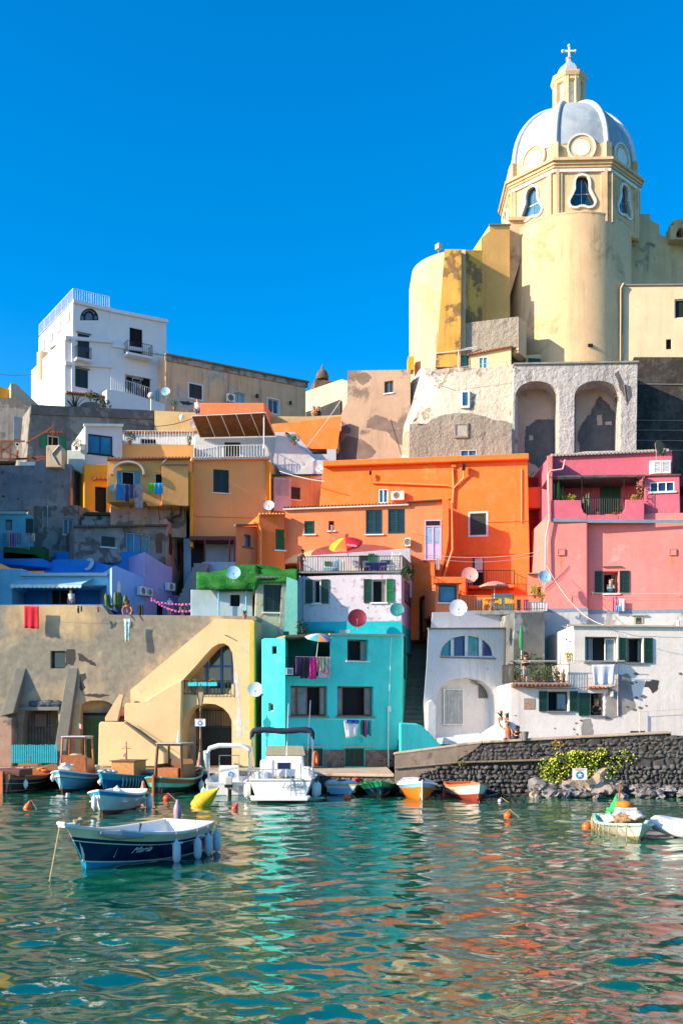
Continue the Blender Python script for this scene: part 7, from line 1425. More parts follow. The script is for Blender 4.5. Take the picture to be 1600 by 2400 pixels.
# 9 orange
h=boat('orange hulled dinghy with a white cover and blue rim',978,1870,-88,'dinghy')
sec=hull_parts(h,3.5,1.85,.62,bow=.22,stern=.02,tw=.8,bands=[0,.35,.8,1],mats=[ORH,ORH,LBL],inner=WHI,rim=WHI,rake=.1,sharp=.3)
b=MB(); V=[];F=[]
for i in range(9):
    t=.03+.92*i/8; x,y,z=sec(t,1,.04); V+=[(x,y,z+.03),(x,y*.7,z+.2),(x,0,z+.24),(x,-y*.7,z+.2),(x,-y,z+.03)]
for i in range(8):
    for j in range(4): a=i*5+j; F.append((a,a+5,a+6,a+1))
b.add(V,F); b.build('boat_cover',mt('white_cover',(.7,.72,.74),.7),h,world=False,smooth=True,recalc=False)
b=MB(); b.tube([(1.78,0,-.1),(1.86,0,.95)],.035,5); b.build('stem_post',WHITE,h,world=False)
# 10 red and white
h=boat('white rowing boat with red bottom and orange rim',1097,1872,-82,'rowing_boat')
sec=hull_parts(h,3.7,1.85,.6,bow=.22,stern=.05,tw=.75,bands=[0,.5,.52,1],mats=[REDB,REDB,WHH],inner=mt('orange_inside',(.6,.16,.05)),rim=mt('orange_inside',(0,0,0)),rake=.1,sharp=.3)
for t in (.3,.55): thwart(h,sec,t,.42,mt('orange_inside',(0,0,0)))
for t,s,lb in ((.35,-1,'dark red tyre fender on the left of the red bottomed boat'),(.25,1,'red fender on the right of the red bottomed boat')): x_,y_,z_=sec(t,1); fender(h,(x_,(y_+.12)*s,z_-.15),lb,.4,.13,REDB)
# 11 cluttered boat on the right
h=boat('battered white boat heaped with nets, ropes and crates at the right',1466,1954,-94,'fishing_boat')
sec=hull_parts(h,3.9,1.7,.32,bow=.2,stern=.1,tw=.8,bands=[0,.4,.85,1],mats=[mt('ochre_bottom',(0,0,0)),WHH,mt('flaking_turquoise',(.35,.55,.52),.6,var=.5,sc_=8)],inner=mt('flaking_turquoise',(0,0,0)),rim=mt('flaking_turquoise',(0,0,0)),rake=.3)
b=MB(); b.tube([(-1.1,.0,.4),(-1.1,.02,1.1),(-1.0,.05,1.5)],.03,6); b.build('pole',WOOD,h,world=False)
for nm,lb,c_,mm,pts,r in (('net_heap','bright green net heaped at the end of the cluttered boat',(-1.45,0,.6),mt('bright_green_net',(0,0,0)),[(-1.45,.1,.5),(-1.4,-.1,.62),(-1.45,0,.8),(-1.3,.2,.5),(-1.2,-.2,.5)],.15),
  ('rope_heap','tangled brown ropes heaped on the cluttered boat',(.8,0,.5),mt('brown_rope',(.25,.15,.08),.9,var=.6,sc_=12),[(.6,.1,.55),(.85,-.1,.6),(1.05,.1,.6),(.7,-.3,.5),(1.1,-.2,.55)],.2),
  ('canvas_heap','pale canvas and floats in the middle of the cluttered boat',(0,0,.5),mt('pale_canvas',(.6,.52,.42),.9,var=.4,sc_=6),[(0,-.3,.5),(.2,.2,.5),(-.3,-.4,.45),(.3,-.5,.45),(1.35,0,.72)],.2)):
    g=T(nm,lb,'net' if 'net' in nm else 'gear',L2(h,c_)); b=MB()
    for p in pts: b.ico(L2(h,p),r,2,1.2,1.1,.75,jit=.6)
    if nm=='net_heap': b.lathe([(.36,0),(.25,.2),(.12,.5),(.02,.72)],L2(h,(-1.42,0,.42)),9)
    b.build('heap',mm,g,smooth=True)
g=T('crate','white crate with an orange cloth on the cluttered boat','crate',L2(h,(-.7,.15,.42))); b=MB(); b.box(L2(h,(-.7,.15,.6)),(.62,.4,.34),rz=.1); b.build('body',WHITE,g,bevel=.02); b=MB(); b.ico(L2(h,(-.75,.15,.85)),.22,2,1.2,.8,.5,jit=.4); b.build('cloth',mt('orange_cloth',(0,0,0)),g,smooth=True)
for k in range(10): x_,y_,z_=sec(.1+k*.09,1); b=MB(); b.tube([(x_,-y_-.04,z_),(x_+.06,-y_-.08,z_-.2),(x_-.04,-y_-.03,-.1)],.02,4); b.build('hanging_line',mt('ochre_line',(.38,.28,.12),.9),h,world=False)
# 12 inflatable
h=boat('white inflatable boat cut off by the right edge',1668,1966,-22,'inflatable_boat')
b=MB(); tb=[(-1.4,-.62,.32),(.5,-.62,.34),(1.1,-.5,.4),(1.5,-.2,.48),(1.6,0,.5),(1.5,.2,.48),(1.1,.5,.4),(.5,.62,.34),(-1.4,.62,.32)]; 
tb=[(-x,y,z-.08) for x,y,z in tb]; b.tube(smooth_poly([Vector(p) for p in tb]),.24,12); b.build('tube',WHI,h,world=False,smooth=True)
b=MB(); b.poly([(-1.2,-.4,.1),(1.3,-.5,.1),(1.3,.5,.1),(-1.2,.4,.1)],(0,0,.08)); b.build('floor',mt('grey_floor',(.4,.45,.5)),h,world=False)
b=MB(); b.box((.2,-.2,.6),(.8,.4,.1)); b.build('seat',mt('pale_cyan_seat',(.4,.65,.7)),h,world=False); b=MB(); b.tube([(-1.1,0,-.06),(1.3,0,-.02)],.3,8); b.build('keel',MBL,h,world=False)
# ---- buoys
def buoy(px,py,rpx,kind,col,label,tilt=0):
    Y=CH*FPX/(py+rpx*.5-HY); r=rpx*Y/FPX; c=PT(px,HY,Y)-Vector((0,0,CH)); h=T('mooring_buoy',label,'buoy',c,'mooring buoys floating in the harbour'); b=MB(); ax=Vector((math.sin(tilt),0,math.cos(tilt)))
    if kind=='ball': b.lathe([(r*math.cos(a),r*.35+r*math.sin(a)) for a in [R(-88+11*k) for k in range(17)]]+[(r*.12,r*1.42),(r*.1,r*1.6)],c,18,axis=ax)
    else: b.lathe([(.02,-r*.9),(r*.6,-r*.7),(r,0),(r*.85,r*.7),(r*.4,r*1.6),(r*.22,r*2.0),(r*.28,r*2.2),(.01,r*2.3)],c,16,axis=ax)
    b.build('float',mt(col[0],col[1],.4),h,smooth=60); b=MB(); t_=c+ax*(r*1.5 if kind=='ball' else r*2.2); b.tube([t_,t_+Vector((.05,0,.05)),c+Vector((.3+r,-.1,-.05))],.015,4); b.build('line',ROPE,h); return h
OB=('buoy_orange',(.85,.13,.015)); buoy(63,1892,9,'cone',OB,'small orange pear shaped buoy alone at the left',.35); buoy(391,1871,9,'ball',('buoy_red',(.8,.05,.02)),'red ball buoy under the green fishing boat stern'); buoy(549,1893,8,'cone',('buoy_red',(0,0,0)),'small red pointed buoy right of the yellow one',.5)
buoy(814,1868,9,'ball',OB,'dull orange ball buoy between the cruiser and the dinghy'); buoy(1190,1911,10,'ball',OB,'orange ball buoy alone in open water at the right'); buoy(1171,1877,5,'ball',('buoy_white',(.7,.55,.5)),'tiny white buoy near the rock edge'); buoy(1374,1937,11,'ball',OB,'orange buoy tied to the cluttered boat')
h=boat('big yellow conical buoy leaning over beside the navy boat',484,1889,0,'mooring_buoy','buoy','mooring buoys floating in the harbour'); b=MB(); r=.3; prof=[(.05,-.32),(.3,-.25),(.34,0)]
for k in range(9): q=k/8; rr=.34*(1-q**1.6)+.06; prof+=[(rr,.05+q*.95),(rr*.95,.07+q*.95)]
prof+=[(.05,1.1),(.01,1.12)]; b.lathe(prof,(-.28,0,.08),16,axis=(.75,-.25,.62)); b.build('float',mt('buoy_yellow',(.85,.48,.02),.45),h,world=False,smooth=40)
h=T('floating_bottles','clear plastic bottles floating in front of the light blue boat','float',Vector(PT(148,HY,CH*FPX/182))-Vector((0,0,CH))); b=MB(); c=h.location; b.tube([c+Vector((-.3,0,.08)),c+Vector((.0,0,.05)),c+Vector((.1,0,.05))],[.09,.09,.03],8); b.build('bottle',mt('clear_plastic',(.5,.5,.45),.2),h); b=MB(); b.tube([c+Vector((.2,0,.05)),c+Vector((.22,0,.25))],[.1,.09],8); b.build('bottle',mt('clear_plastic',(0,0,0)),h)
# ================================================================ DISHES, CONDITIONERS, UMBRELLAS, WASHING
DWH=mt('dish_white',(.62,.66,.7),.4); DBL=mt('dish_pale_blue',(.3,.55,.68),.4)
dish(210,1323,88,11,DWH,'white and blue satellite dish on the deep blue roof',yaw=-.5)
dish(547,1343,79.5,12,DBL,'pale blue satellite dish in front of the green netted roof',yaw=.1)
dish(598,1617,77,13,DWH,'white satellite dish beside the turquoise tower',yaw=.1)
dish(837,1450,80,16,mt('dish_maroon',(.16,.008,.02),.4),'dark red satellite dish on the lilac house wall')
dish(930,1430,79.5,12,mt('dish_teal',(.03,.25,.26),.4),'teal satellite dish at the corner of the lilac house')
dish(1100,1349,87,14,mt('dish_pink',(.65,.35,.3),.5),'salmon pink satellite dish beside the orange balcony')
dish(1073,1426,77.5,15,DWH,'large white satellite dish above the white arched house')
dish(1275,1352,82.5,11,DBL,'blue satellite dish on the corner of the pink house',yaw=.2)
dish(1328,1496,72.5,12,DWH,'white satellite dish at the left corner of the white house',yaw=-.4)
dish(630,1185,93,9,DWH,'small white satellite dish below the tan house corner')
dish(457,995,101,8,mt('dish_rosy',(.6,.45,.42),.5),'small rosy satellite dish left of the reed awning')
dish(1545,1052,85,14,mt('dish_rusty',(.3,.14,.05),.6,var=.6,sc_=4),'rusty brown satellite dish on the pink house roof',yaw=.6)
dish(747,1098,96,7,DWH,'small white dish on the white stair terrace')
dish(388,918,117,8,DBL,'blue dish on the wall of the big white house')
acunit(Pl(745,93.5,1238,90.0),(918,1154,948,1174),'white air conditioner under the orange house roof pipe')
acunit(Pl(655,89.6,985,88.6),(949,1263,962,1282),'narrow air conditioner at the end of the orange wing')
q=Pl(338,83.0,450,88); p_=Pl(272,83.4,340,87.0)
acunit(p_,(318,1376,334,1396),'left air conditioner of the pair on the periwinkle wall'); acunit(p_,(336,1380,347,1398),'right air conditioner of the pair on the periwinkle wall')
acunit(Pl(338,87.0,450,92.5),(385,1367,401,1385),'air conditioner alone near the alley on the violet wall')
acunit(Pl(586,80.2,690,80.7),(585,1642,598,1662),'small air conditioner under the white dish by the turquoise tower')
acunit(Pl(388,121,717,133).back(-.3),(529,925,547,944),'grey box on the long tan building beside a pale window')
acunit(Pl(258,119,392,122),(266,920,283,936),'air conditioner on the big white house terrace')
def umbrella(base,top,r,cols,label,tilt=(0,0),closed=False,n=8,drop=.28,fringe=0,word=None):
    base=Vector(base); h=T('parasol',label,'parasol',base); ax=Vector((tilt[0],tilt[1],1)).normalized(); tp=base+ax*top if not isinstance(top,Vector) else top
    b=MB(); b.tube([base,tp],.022,6); b.build('pole',WHITE,h); b=MB(); q=Vector((0,0,1)).rotation_difference(ax); N=n*3
    if closed: b.lathe([(.03,-1.3),(.12,-1.1),(.14,-.6),(.09,-.15),(.02,.1)],tp,10,axis=ax); b.build('canopy',cols[0],h,smooth=60); return h
    V=[];F=[];ms=[]
    for j in range(5):
        k=j/4
        for i in range(N):
            a=2*math.pi*i/N; s=1-.05*(i%3!=0)*k; V.append(tp+q@Vector((r*k*s*math.cos(a),r*k*s*math.sin(a),-drop*r*k**1.6*1.3)))
    for j in range(4):
        for i in range(N): F.append((j*N+i,j*N+(i+1)%N,(j+1)*N+(i+1)%N,(j+1)*N+i)); ms.append((i//3)%len(cols))
    if fringe:
        for i in range(N): V.append(V[4*N+i]-Vector((0,0,fringe)))
        for i in range(N): F.append((4*N+i,4*N+(i+1)%N,5*N+(i+1)%N,5*N+i)); ms.append((i//3)%len(cols))
    b.add(V,F); b.m=ms; o=b.build('canopy',list(cols),h,recalc=False,smooth=30); return h
fl=P(0,1343,83.5).z
base=P(822,1338,83.6); h=umbrella(base,2.1,1.02,[mt('cloth_red',(.65,.01,.03),.6),mt('cloth_deepred',(.45,.01,.03),.6),mt('cloth_crimson',(.6,.015,.04),.6),mt('cloth_yellow',(.95,.55,.01),.6),mt('cloth_amber',(.95,.35,.01),.6),mt('cloth_orangered',(.85,.12,.01),.6),mt('cloth_red',(0,0,0)),mt('cloth_deepred',(0,0,0))],'red and yellow parasol tilted over the lilac house terrace',tilt=(-.2,-.5),fringe=.16)
cp=base+Vector((-.2,-.5,1)).normalized()*2.1
mw=Matrix.Translation(cp+Vector((.42,-.8,-.6)))@Matrix.Rotation(R(10),4,'Y')@Matrix.Rotation(R(80),4,'X'); text('ALGIDA',.17,mt('cloth_letter',(.8,.75,.7)),h,Matrix.Translation(-h.location)@mw,0,'lettering')
h=umbrella(P(737,1580,77.0),2.35,.78,[mt('stripe_white',(.75,.72,.68),.6),mt('stripe_teal',(.05,.4,.45),.6),mt('stripe_orange',(.75,.3,.1),.6),mt('stripe_blue',(.05,.2,.5),.6)],'small striped parasol leaning over the turquoise loggia',tilt=(.12,-.35),n=8,drop=.25)
h=umbrella(P(1158,1430,82.5),1.75,.9,[mt('floral_salmon',(.7,.3,.22),.7,var=.5,sc_=9),mt('floral_rose',(.65,.22,.2),.7,var=.5,sc_=9)],'salmon flowered parasol on the orange terrace',n=8,drop=.25,fringe=.08)
h=umbrella(P(1221,1590,77.2),2.9,.3,[mt('closed_green_cloth',(.01,.2,.06),.7)],'closed green parasol beside the woman on the plant balcony',closed=True)
# washing
RED=mt('red_towel_cloth',(.62,.01,.03),.85); 
cloth(P(57,1419,79.4),P(91,1420,79.4),1.28,RED,'bright red towel hanging down the storehouse wall',h2=1.32,fold=.03,seed=3)
cable([P(47,1419,79),P(240,1421,79)],.008,'washing line along the top of the storehouse wall',CABLEW,.1,'washing_line',cat='washing line')
cloth(P(290,1450,79.3),P(307,1451,79.3),1.3,mt('blue_print_cloth',(.35,.6,.75),.8,var=.9,sc_=5),'white and blue printed towel held by the leaning man',nar=.35,fold=.04,seed=5)
for i,(a,c,hh,cl,lb) in enumerate(((181,186,.4,(.01,.01,.02),'small black garment on the wall top line'),(189,193,.3,(.02,.08,.12),'tiny dark blue garment on the wall top line'),(228,232,.35,(.4,.06,.05),'tiny red peg bag at the end of the wall line'))): cloth(P(a,1420,79),P(c,1420,79),hh,mt('garment%d'%i,cl,.8),lb,fold=.02,seed=i)
cloth(P(322,1418,82.5),P(336,1418,82.5),.7,mt('black_garment',(.01,.01,.012),.8),'black clothes hanging beside the leaning man',seed=9)
LP=Pl(668,75.0,775,76.2)
for i,(a,c,hh,cl,lb) in enumerate(((690,699,.9,(.08,.02,.12),'dark striped garment leftmost on the loggia line'),(700,720,1.15,(.02,.015,.03),'dark navy shirts on the loggia line'),(722,738,1.2,(.8,.02,.25),'magenta towel on the loggia line'),(739,743,.8,(.6,.2,.15),'thin salmon garment on the loggia line'),(744,757,.8,(.45,.45,.3),'olive grey patterned towel on the loggia line'),(758,771,.9,(.42,.42,.38),'pale grey towel rightmost on the loggia line'))):
    cloth(LP.at(a,1541,.25),LP.at(c,1541,.25),hh,mt('loggia_wash%d'%i,cl,.8,var=.4,sc_=7),lb,fold=.035,seed=i+20)
cable([LP.at(690,1540,.25),LP.at(772,1541,.25)],.01,'washing line across the turquoise loggia',CABLEW,0,'washing_line',cat='washing line')
cloth(LP.at(743,1558,.2),LP.at(771,1558,.2),.7,mt('pink_print',(.62,.55,.6),.8),'white cloth with a red ring hung on the loggia railing',seed=31)
b=MB(); c=LP.at(758,1574,.27); b.tube([c+Vector((.12*math.cos(t*.5236),0,.12*math.sin(t*.5236))) for t in range(13)],.025,5,cap=False); o=b.build('printed_ring',mt('ring_red',(.7,.1,.2)),None,origin=c); tagp(o,'red ring emblem printed on the loggia cloth','emblem')
b=MB(); u0,z0,u1,z1=LP.rect(669,1566,685,1582); ubox(b,LP,u0,z0,u1,z1,.1,.16); o=b.build('board',[WHITE],None,origin=LP.at(677,1582)); tagp(o,'white framed blue panel leaning on the loggia railing','panel'); b=MB(); ubox(b,LP,u0+.05,z0+.05,u1-.05,z1-.05,.161,.17); b.build('panel_face',GLASSB,o,world=False); 
for c_ in o.children: c_.location=-Vector(o.location)
T3=Pl(668,75.2,940,78.8)
cloth(T3.at(800,1688,.35),T3.at(836,1688,.35),1.0,mt('white_shirt_cloth',(.75,.75,.78),.8),'white shirt drying below the turquoise house window',nar=.3,fold=.03,seed=33,h2=.85)
cloth(T3.at(806,1687,.4),T3.at(835,1688,.4),.18,mt('blue_towel_cloth',(.01,.06,.4),.8),'narrow blue towel folded over the turquoise house line',seed=34)
for i,(x,cl) in enumerate(((839,(.02,.2,.15)),(844,(.02,.03,.08)),(849,(.4,.05,.1)),(854,(.02,.1,.4)),(859,(.03,.3,.12)))): cloth(T3.at(x,1688,.35),T3.at(x+5,1688,.35),.8+.08*(i%3),mt('striped_wash%d'%i,cl,.8),('dark green','black','dark red','blue','bright green')[i]+' strip of the striped clothes right of the white shirt',seed=40+i,fold=.02,n=5)
cable([T3.at(755,1686,.35),T3.at(872,1688,.35)],.008,'washing line under the right turquoise house window',CABLEW,0,'washing_line',cat='washing line')
RW=Pl(1196,73.6,1600,74.6)
cloth(RW.at(1378,1560,.55),RW.at(1434,1559,.55),1.05,mt('white_sheet_cloth',(.62,.64,.78),.8),'white sheet hanging from the rail below the green window',fold=.05,seed=51,nar=.2)
PW_=Pl(1377,84.6,1600,83.6)
cloth(PW_.at(1432,1398,.3),PW_.at(1445,1398,.3),.95,mt('red_check_cloth',(.6,.12,.2),.8,var=.8,sc_=10),'red checked cloth under the man in the pink house window',seed=52)
cloth(PW_.at(1446,1404,.3),PW_.at(1463,1405,.3),.75,mt('pale_grey_towel',(.5,.5,.62),.8),'pale grey towel under the pink house window',seed=53); cloth(PW_.at(1441,1420,.35),PW_.at(1452,1422,.35),.35,mt('blue_sock_cloth',(.05,.3,.6),.8),'small blue cloth at the foot of the grey towel',seed=54)
YB=Pl(250,89.8,446,91.8)
for i,(a,c,hh,cl,lb) in enumerate(((257,268,.45,(.4,.5,.55),'pale blue cloth leftmost on the yellow balcony'),(272,292,1.0,(.03,.2,.5),'blue towel on the yellow balcony line'),(293,302,1.1,(.02,.06,.2),'dark blue jeans on the yellow balcony line'),(303,313,.9,(.05,.08,.2),'dark spotted cloth on the yellow balcony line'),(314,324,.85,(.02,.1,.3),'navy towel on the yellow balcony line'),(315,334,1.6,(.45,.3,.28),'long rosy striped towel on the yellow balcony line'),(348,360,.6,(.1,.6,.02),'lime green cloth beside the small yellow house window'),(361,381,.7,(.03,.35,.65),'sky blue towel beside the small yellow house window'))):
    cloth(YB.at(a,1137 if i<6 else 1135,.15+.03*i),YB.at(c,1137 if i<6 else 1135,.15+.03*i),hh,mt('yellow_wash%d'%i,cl,.85,var=.3,sc_=5),lb,seed=60+i)
for i,(a,c,hh,cl) in enumerate(((6,16,.6,(.1,.3,.4)),(20,28,.8,(.25,.1,.2)),(29,37,1.0,(.3,.02,.4)),(38,50,.7,(.1,.2,.35)),(51,62,.6,(.15,.45,.6)),(66,72,.6,(.5,.2,.25)),(74,82,.5,(.55,.45,.3)))):
    cloth(P(a,1249,87),P(c,1250,87),hh,mt('rack_wash%d'%i,cl,.85,var=.4,sc_=6),('teal','plum','purple','slate blue','light blue','pink','straw')[i]+' garment on the rack by the cyan shed',seed=80+i)
cloth(P(1022,1302,86.3),P(1030,1302,86.3),.9,mt('white_rag',(.65,.5,.5),.8),'white cloth hanging beside the lilac door steps',seed=91)
cloth(P(774,1230,88.55),P(780,1231,88.55),.45,mt('white_pink_garment',(.6,.35,.45),.8),'pale garment hanging in the smallest orange wing window',seed=92)
# terrace furniture
def chair(p,mat,label,h=.85,w=.42,rz=0,name='chair'):
    p=Vector(p); c=T(name,label,'chair',p); cs,sn=math.cos(rz),math.sin(rz); X=Vector((cs,sn,0))*w/2; Yv=Vector((-sn,cs,0))*w/2
    b=MB(); b.ob(p-X-Yv+Vector((0,0,.42)),X*2,Yv*2,(0,0,.04)); b.build('seat',mat,c); 
    for s in ((1,1),(1,-1),(-1,1),(-1,-1)): b=MB(); b.tube([p+X*s[0]*.95+Yv*s[1]*.95,p+X*s[0]*.85+Yv*s[1]*.85+Vector((0,0,.42))],.02,4); b.build('leg',mat,c)
    b=MB(); b.ob(p-X+Yv*.9+Vector((0,0,.5)),X*2,Yv*.1,Vector((0,0,h-.5))+Yv*.3); b.build('backrest',mat,c); return c
YC=mt('yellow_plastic',(.7,.4,.02),.5); WPL=mt('white_plastic',(.7,.68,.62),.5)
o0=P(0,1431,82).z
def fp_(px,Y): v=G(px,Y); v.z=fz; return v
fz=P(0,1431,81.3).z
chair(fp_(1195,82),YC,'yellow chair on the orange terrace, nearest the blue door',w=.5); chair(fp_(1140,82.2),YC,'yellow chair left of the flowered parasol',w=.4); chair(fp_(1168,82.6),YC,'yellow chair right of the flowered parasol pole',w=.4)
tb=T('terrace_table','low orange table under the flowered parasol','table',fp_(1150,81.9)); p=tb.location; b=MB(); b.lathe([(.45,.68),(.45,.72)],p,16); b.build('tabletop',mt('orange_plastic',(.7,.25,.03),.5),tb); b=MB(); b.tube([p,p+Vector((0,0,.68))],.03,6); b.build('leg',WHITE,tb)
for i,(px,lb) in enumerate(((1215,'dark dressed figure-like coat draped on the terrace railing'),(1232,'pink coat draped on the terrace railing'))): cloth(P(px-5,1405,81.6),P(px+6,1405,81.6),.65,mt('coat%d'%i,((.03,.01,.03),(.5,.05,.25))[i],.8),lb.replace('figure-like ',''),seed=95+i)
fz=P(0,1342,82.5).z
for px,rz,lb in ((835,.3,'white folding chair under the red and yellow parasol'),(858,0,'small white chair beside the blue covered table'),(902,.5,'white chair left of the striped deck chair')): chair(fp_(px,83.3),WPL,lb,rz=rz)
tb=T('covered_table','long table under a blue cloth on the lilac terrace','table',fp_(880,83.9)); p=tb.location; b=MB(); b.box(p+Vector((0,0,.66)),(1.3,.7,.1)); b.build('tabletop',mt('navy_cloth',(.01,.02,.22),.8),tb,bevel=.02); cloth(p+Vector((-.65,-.36,.7)),p+Vector((.65,-.36,.7)),.45,mt('navy_cloth',(0,0,0)),None,name='tablecloth',par=tb,seed=97)
d=T('deck_chair','white striped deck chair leaning at the right of the lilac terrace','chair',fp_(925,82.9)); p=d.location; b=MB(); A_=p+Vector((-.35,0,.0)); 
for s in (-.25,.25): b.bar(p+Vector((s-.1,0,0)),p+Vector((s+.12,.3,1.3)),.05)
for k in range(7): b.bar(p+Vector((-.33+.03*k,.03*k,.25+.15*k)),p+Vector((.18+.03*k,.03*k,.25+.15*k)),.05,h=.09)
b.build('frame',WPL,d)
g=T('playhouse','pale cyan box and folded white cloths left on the lilac terrace','box',fp_(775,84)); p=g.location; b=MB(); b.box(p+Vector((0,0,.22)),(.95,.5,.44)); b.build('box',mt('cyan_box',(.2,.4,.5),.5),g,bevel=.03)
cloth(fp_(783,84.8)+Vector((0,0,1.05)),fp_(795,84.8)+Vector((0,0,1.05)),.8,mt('cyan_towel',(.3,.6,.7),.8),'cyan towel on the white wall of the lilac terrace',seed=98); cloth(fp_(800,84.8)+Vector((0,0,1.05)),fp_(812,84.8)+Vector((0,0,1.05)),.95,mt('white_towel',(.7,.62,.62),.8),'white towel on the wall left of the red parasol',seed=99)
# cables across the picture
cable([P(970,1296,81),P(1275,1291,83)],.02,'pale twin cable slung from the lilac house to the pink house',CABLEW,.35,cat='cable')
cable([P(970,1299,81.1),P(1275,1297,83)],.012,'thin lower cable slung to the pink house',CABLEW,.5)
cable([P(-20,872,120),P(92,873,128)],.03,'thin dark cable at the left edge of the sky',CABLE,.3)
cable([P(470,972,104),P(300,992,100),P(190,993,97)],.025,'dark cable drooping over the tan terrace wall',CABLE,.5)
cable([P(812,918,100),P(720,1046,96)],.03,'pale cable running down from the brown tower to the white stairs',CABLEW,.1)
cable([P(655,1104,94),P(760,1128,92)],.03,'pale cable slanting over the tan annex roof',CABLEW,.1)
cable([P(1280,1325,83),P(1345,1420,80),P(1420,1466,74.4)],.018,'pale cable falling across the pink house to the white roof',CABLEW,.2)
cable([P(1420,1466,74),P(1460,1482,73.8),P(1530,1492,73.5),P(1680,1488,73.5)],.012,'grey cable looping along the white house facade',CABLE,.1)
cable([P(1210,1608,73.4),P(1400,1608,73.6),P(1452,1605,73.8)],.012,'grey cable under the plant balcony',CABLE,.15)
cable([P(1003,1258,88),P(965,1250,88.2)],.012,'short wire bracket left of the lilac door',CABLE,0); cable([P(760,1246,89),P(840,1272,88)],.012,'dark wire slanting on the orange wing',CABLE,.0)
lp=T('street_globe_lamp','small white globe lamp post below the big white house','street lamp',P(354,964,112)); p=lp.location; b=MB(); b.tube([p,p+Vector((0,0,1.1))],.05,6); b.build('post',WHITE,lp); b=MB(); b.ico(p+Vector((0,0,1.3)),.28,2); b.build('globe',mt('globe_grey',(.5,.5,.48)),lp,smooth=True)
wl=T('hanging_lamp','small white wall lamp hanging on the cable over the tan wall','lamp',P(426,978,103)); p=wl.location; b=MB(); b.lathe([(.03,.25),(.18,.1),(.2,0),(.1,-.2),(.02,-.25)],p,10); b.build('shade',WHITE,wl,smooth=40)
for a,c_,lb in (((150,1835,75),(120,1806,77.5),'mooring line from the light blue boat up to the quay'),((330,1828,75),(352,1805,76),'mooring line from the bright blue boat up to the quay'),((770,1842,70),(765,1818,71.5),'mooring line of the small dinghy at the quay edge'),((905,1850,69),(935,1825,69.5),'mooring line from the green dinghy to the quay corner'),((1000,1850,68),(1015,1822,68),'mooring line from the orange dinghy to the harbour wall')): cable([P(*a),P(*c_)],.02,lb,ROPE,.15,'mooring_line','mooring lines to the quay','rope')
# signs with the blue emblem
def sign(c,w,h_,label,post=None,tilt=0,nm='sign'):
    c=Vector(c); s=T(nm,label,'sign',c); b=MB(); b.box(c,(w,.03,h_),rz=tilt); b.build('board',WHI,s); b=MB(); f=c+Vector((0,-.02,-h_*.08))
    n=20; r=h_*.33; b.poly([f+Vector((r*math.cos(t*2*math.pi/n),0,r*math.sin(t*2*math.pi/n))) for t in range(n)],(0,-.006,0)); b.build('blue_disc',mt('sign_blue',(.02,.2,.5)),s)
    b=MB(); st=[]; 
    for k in range(10): a=math.pi/2+k*math.pi/5; rr=r*(.75 if k%2==0 else .32); st.append(f+Vector((rr*math.cos(a),-.008,rr*math.sin(a))))
    b.poly(st,(0,-.006,0)); b.build('white_star',WHI,s)
    b=MB()
    for k in range(2): b.box(c+Vector((0,-.02,h_*(.42-.1*k))),(w*(.7-.2*k),.006,h_*.035))
    b.build('red_line',mt('sign_red',(.6,.05,.05)),s)
    if post: b=MB(); b.tube([Vector(post),c-Vector((0,-.03,h_/2))],.02,5); b.build('post',GREYM,s)
    return s
sign(P(469,1694,74.1),.56,.40,'white sign with a blue star disc fixed on the street lamp')
sign(P(1358,1815,63.6),.68,.55,'white sign with a blue star disc standing on the rocks',post=P(1358,1850,63.7))
b=MB(); c=P(484,1800,76.5); b.lathe([(.15,0),(.17,.6),(.19,.95),(.1,1.0)],Vector((c.x,c.y,QZ)),12); o=b.build('bin',mt('pale_blue_bin',(.3,.45,.5),.5),None,origin=(c.x,c.y,QZ),smooth=40); tagp(o,'small pale bin beside the iron gate behind the street lamp','bin')
# ================================================================ PLANTS
BZ=P(0,1604,75).z
for i,(px,Y,hh,w_,sp,fl_,lb) in enumerate(((1208,74.4,.85,.5,True,None,'spiky yellow green plant in a clay pot, leftmost on the plant balcony'),(1218,74.9,.6,.5,False,None,'bushy plant left of the woman on the balcony'),(1250,74.5,.6,.5,False,None,'round bush right of the woman on the balcony'),(1264,74.8,.7,.5,False,(.2,.25,.03),'pale bush third from the right on the balcony'),(1278,74.5,.9,.55,False,None,'tall dark bush in the middle of the plant balcony'),(1294,74.7,.85,.5,False,None,'tall leafy plant with a blue pot'),(1308,74.4,.55,.4,False,(.7,.2,.1),'orange flowering plant on the balcony'),(1322,74.6,.65,.35,False,(.5,.05,.1),'red flowering plant, rightmost on the plant balcony'))):
    c=G(px,Y+.4); c.z=BZ; potplant(c,hh,w_,lb,LEAF if i%3 else LEAFD,mt('blue_pot',(.03,.06,.12),.5) if i==5 else POT,i,mt('bloom%d'%i,fl_,.6) if fl_ else None,sp)
c=RW.at(1336,1553,-.25); potplant(c,.42,.5,'yellow flowering potted plant on the white house corner',LEAFY,POT,21,mt('yellow_bloom',(.6,.4,.05)),potr=.13)
g=T('tall_cypress_plant','dark climbing plant behind the balcony woman','plant',P(1228,1595,77)); b=MB(); leafmass(b,P(1240,1560,76.9),1.2,.3,.7,260,.1,rnd,0,.1); b.build('foliage',LEAFD,g,recalc=False)
potplant(P(1174,1690,74.4),.75,.5,'spiky plant in a clay pot on the curved garden wall',LEAFD,POT,31,spiky=True); potplant(P(1188,1692,74.4),.3,.3,'low plant beside the spiky plant on the garden wall',LEAFD,POT,32)
pz=P(0,1206,83.6).z
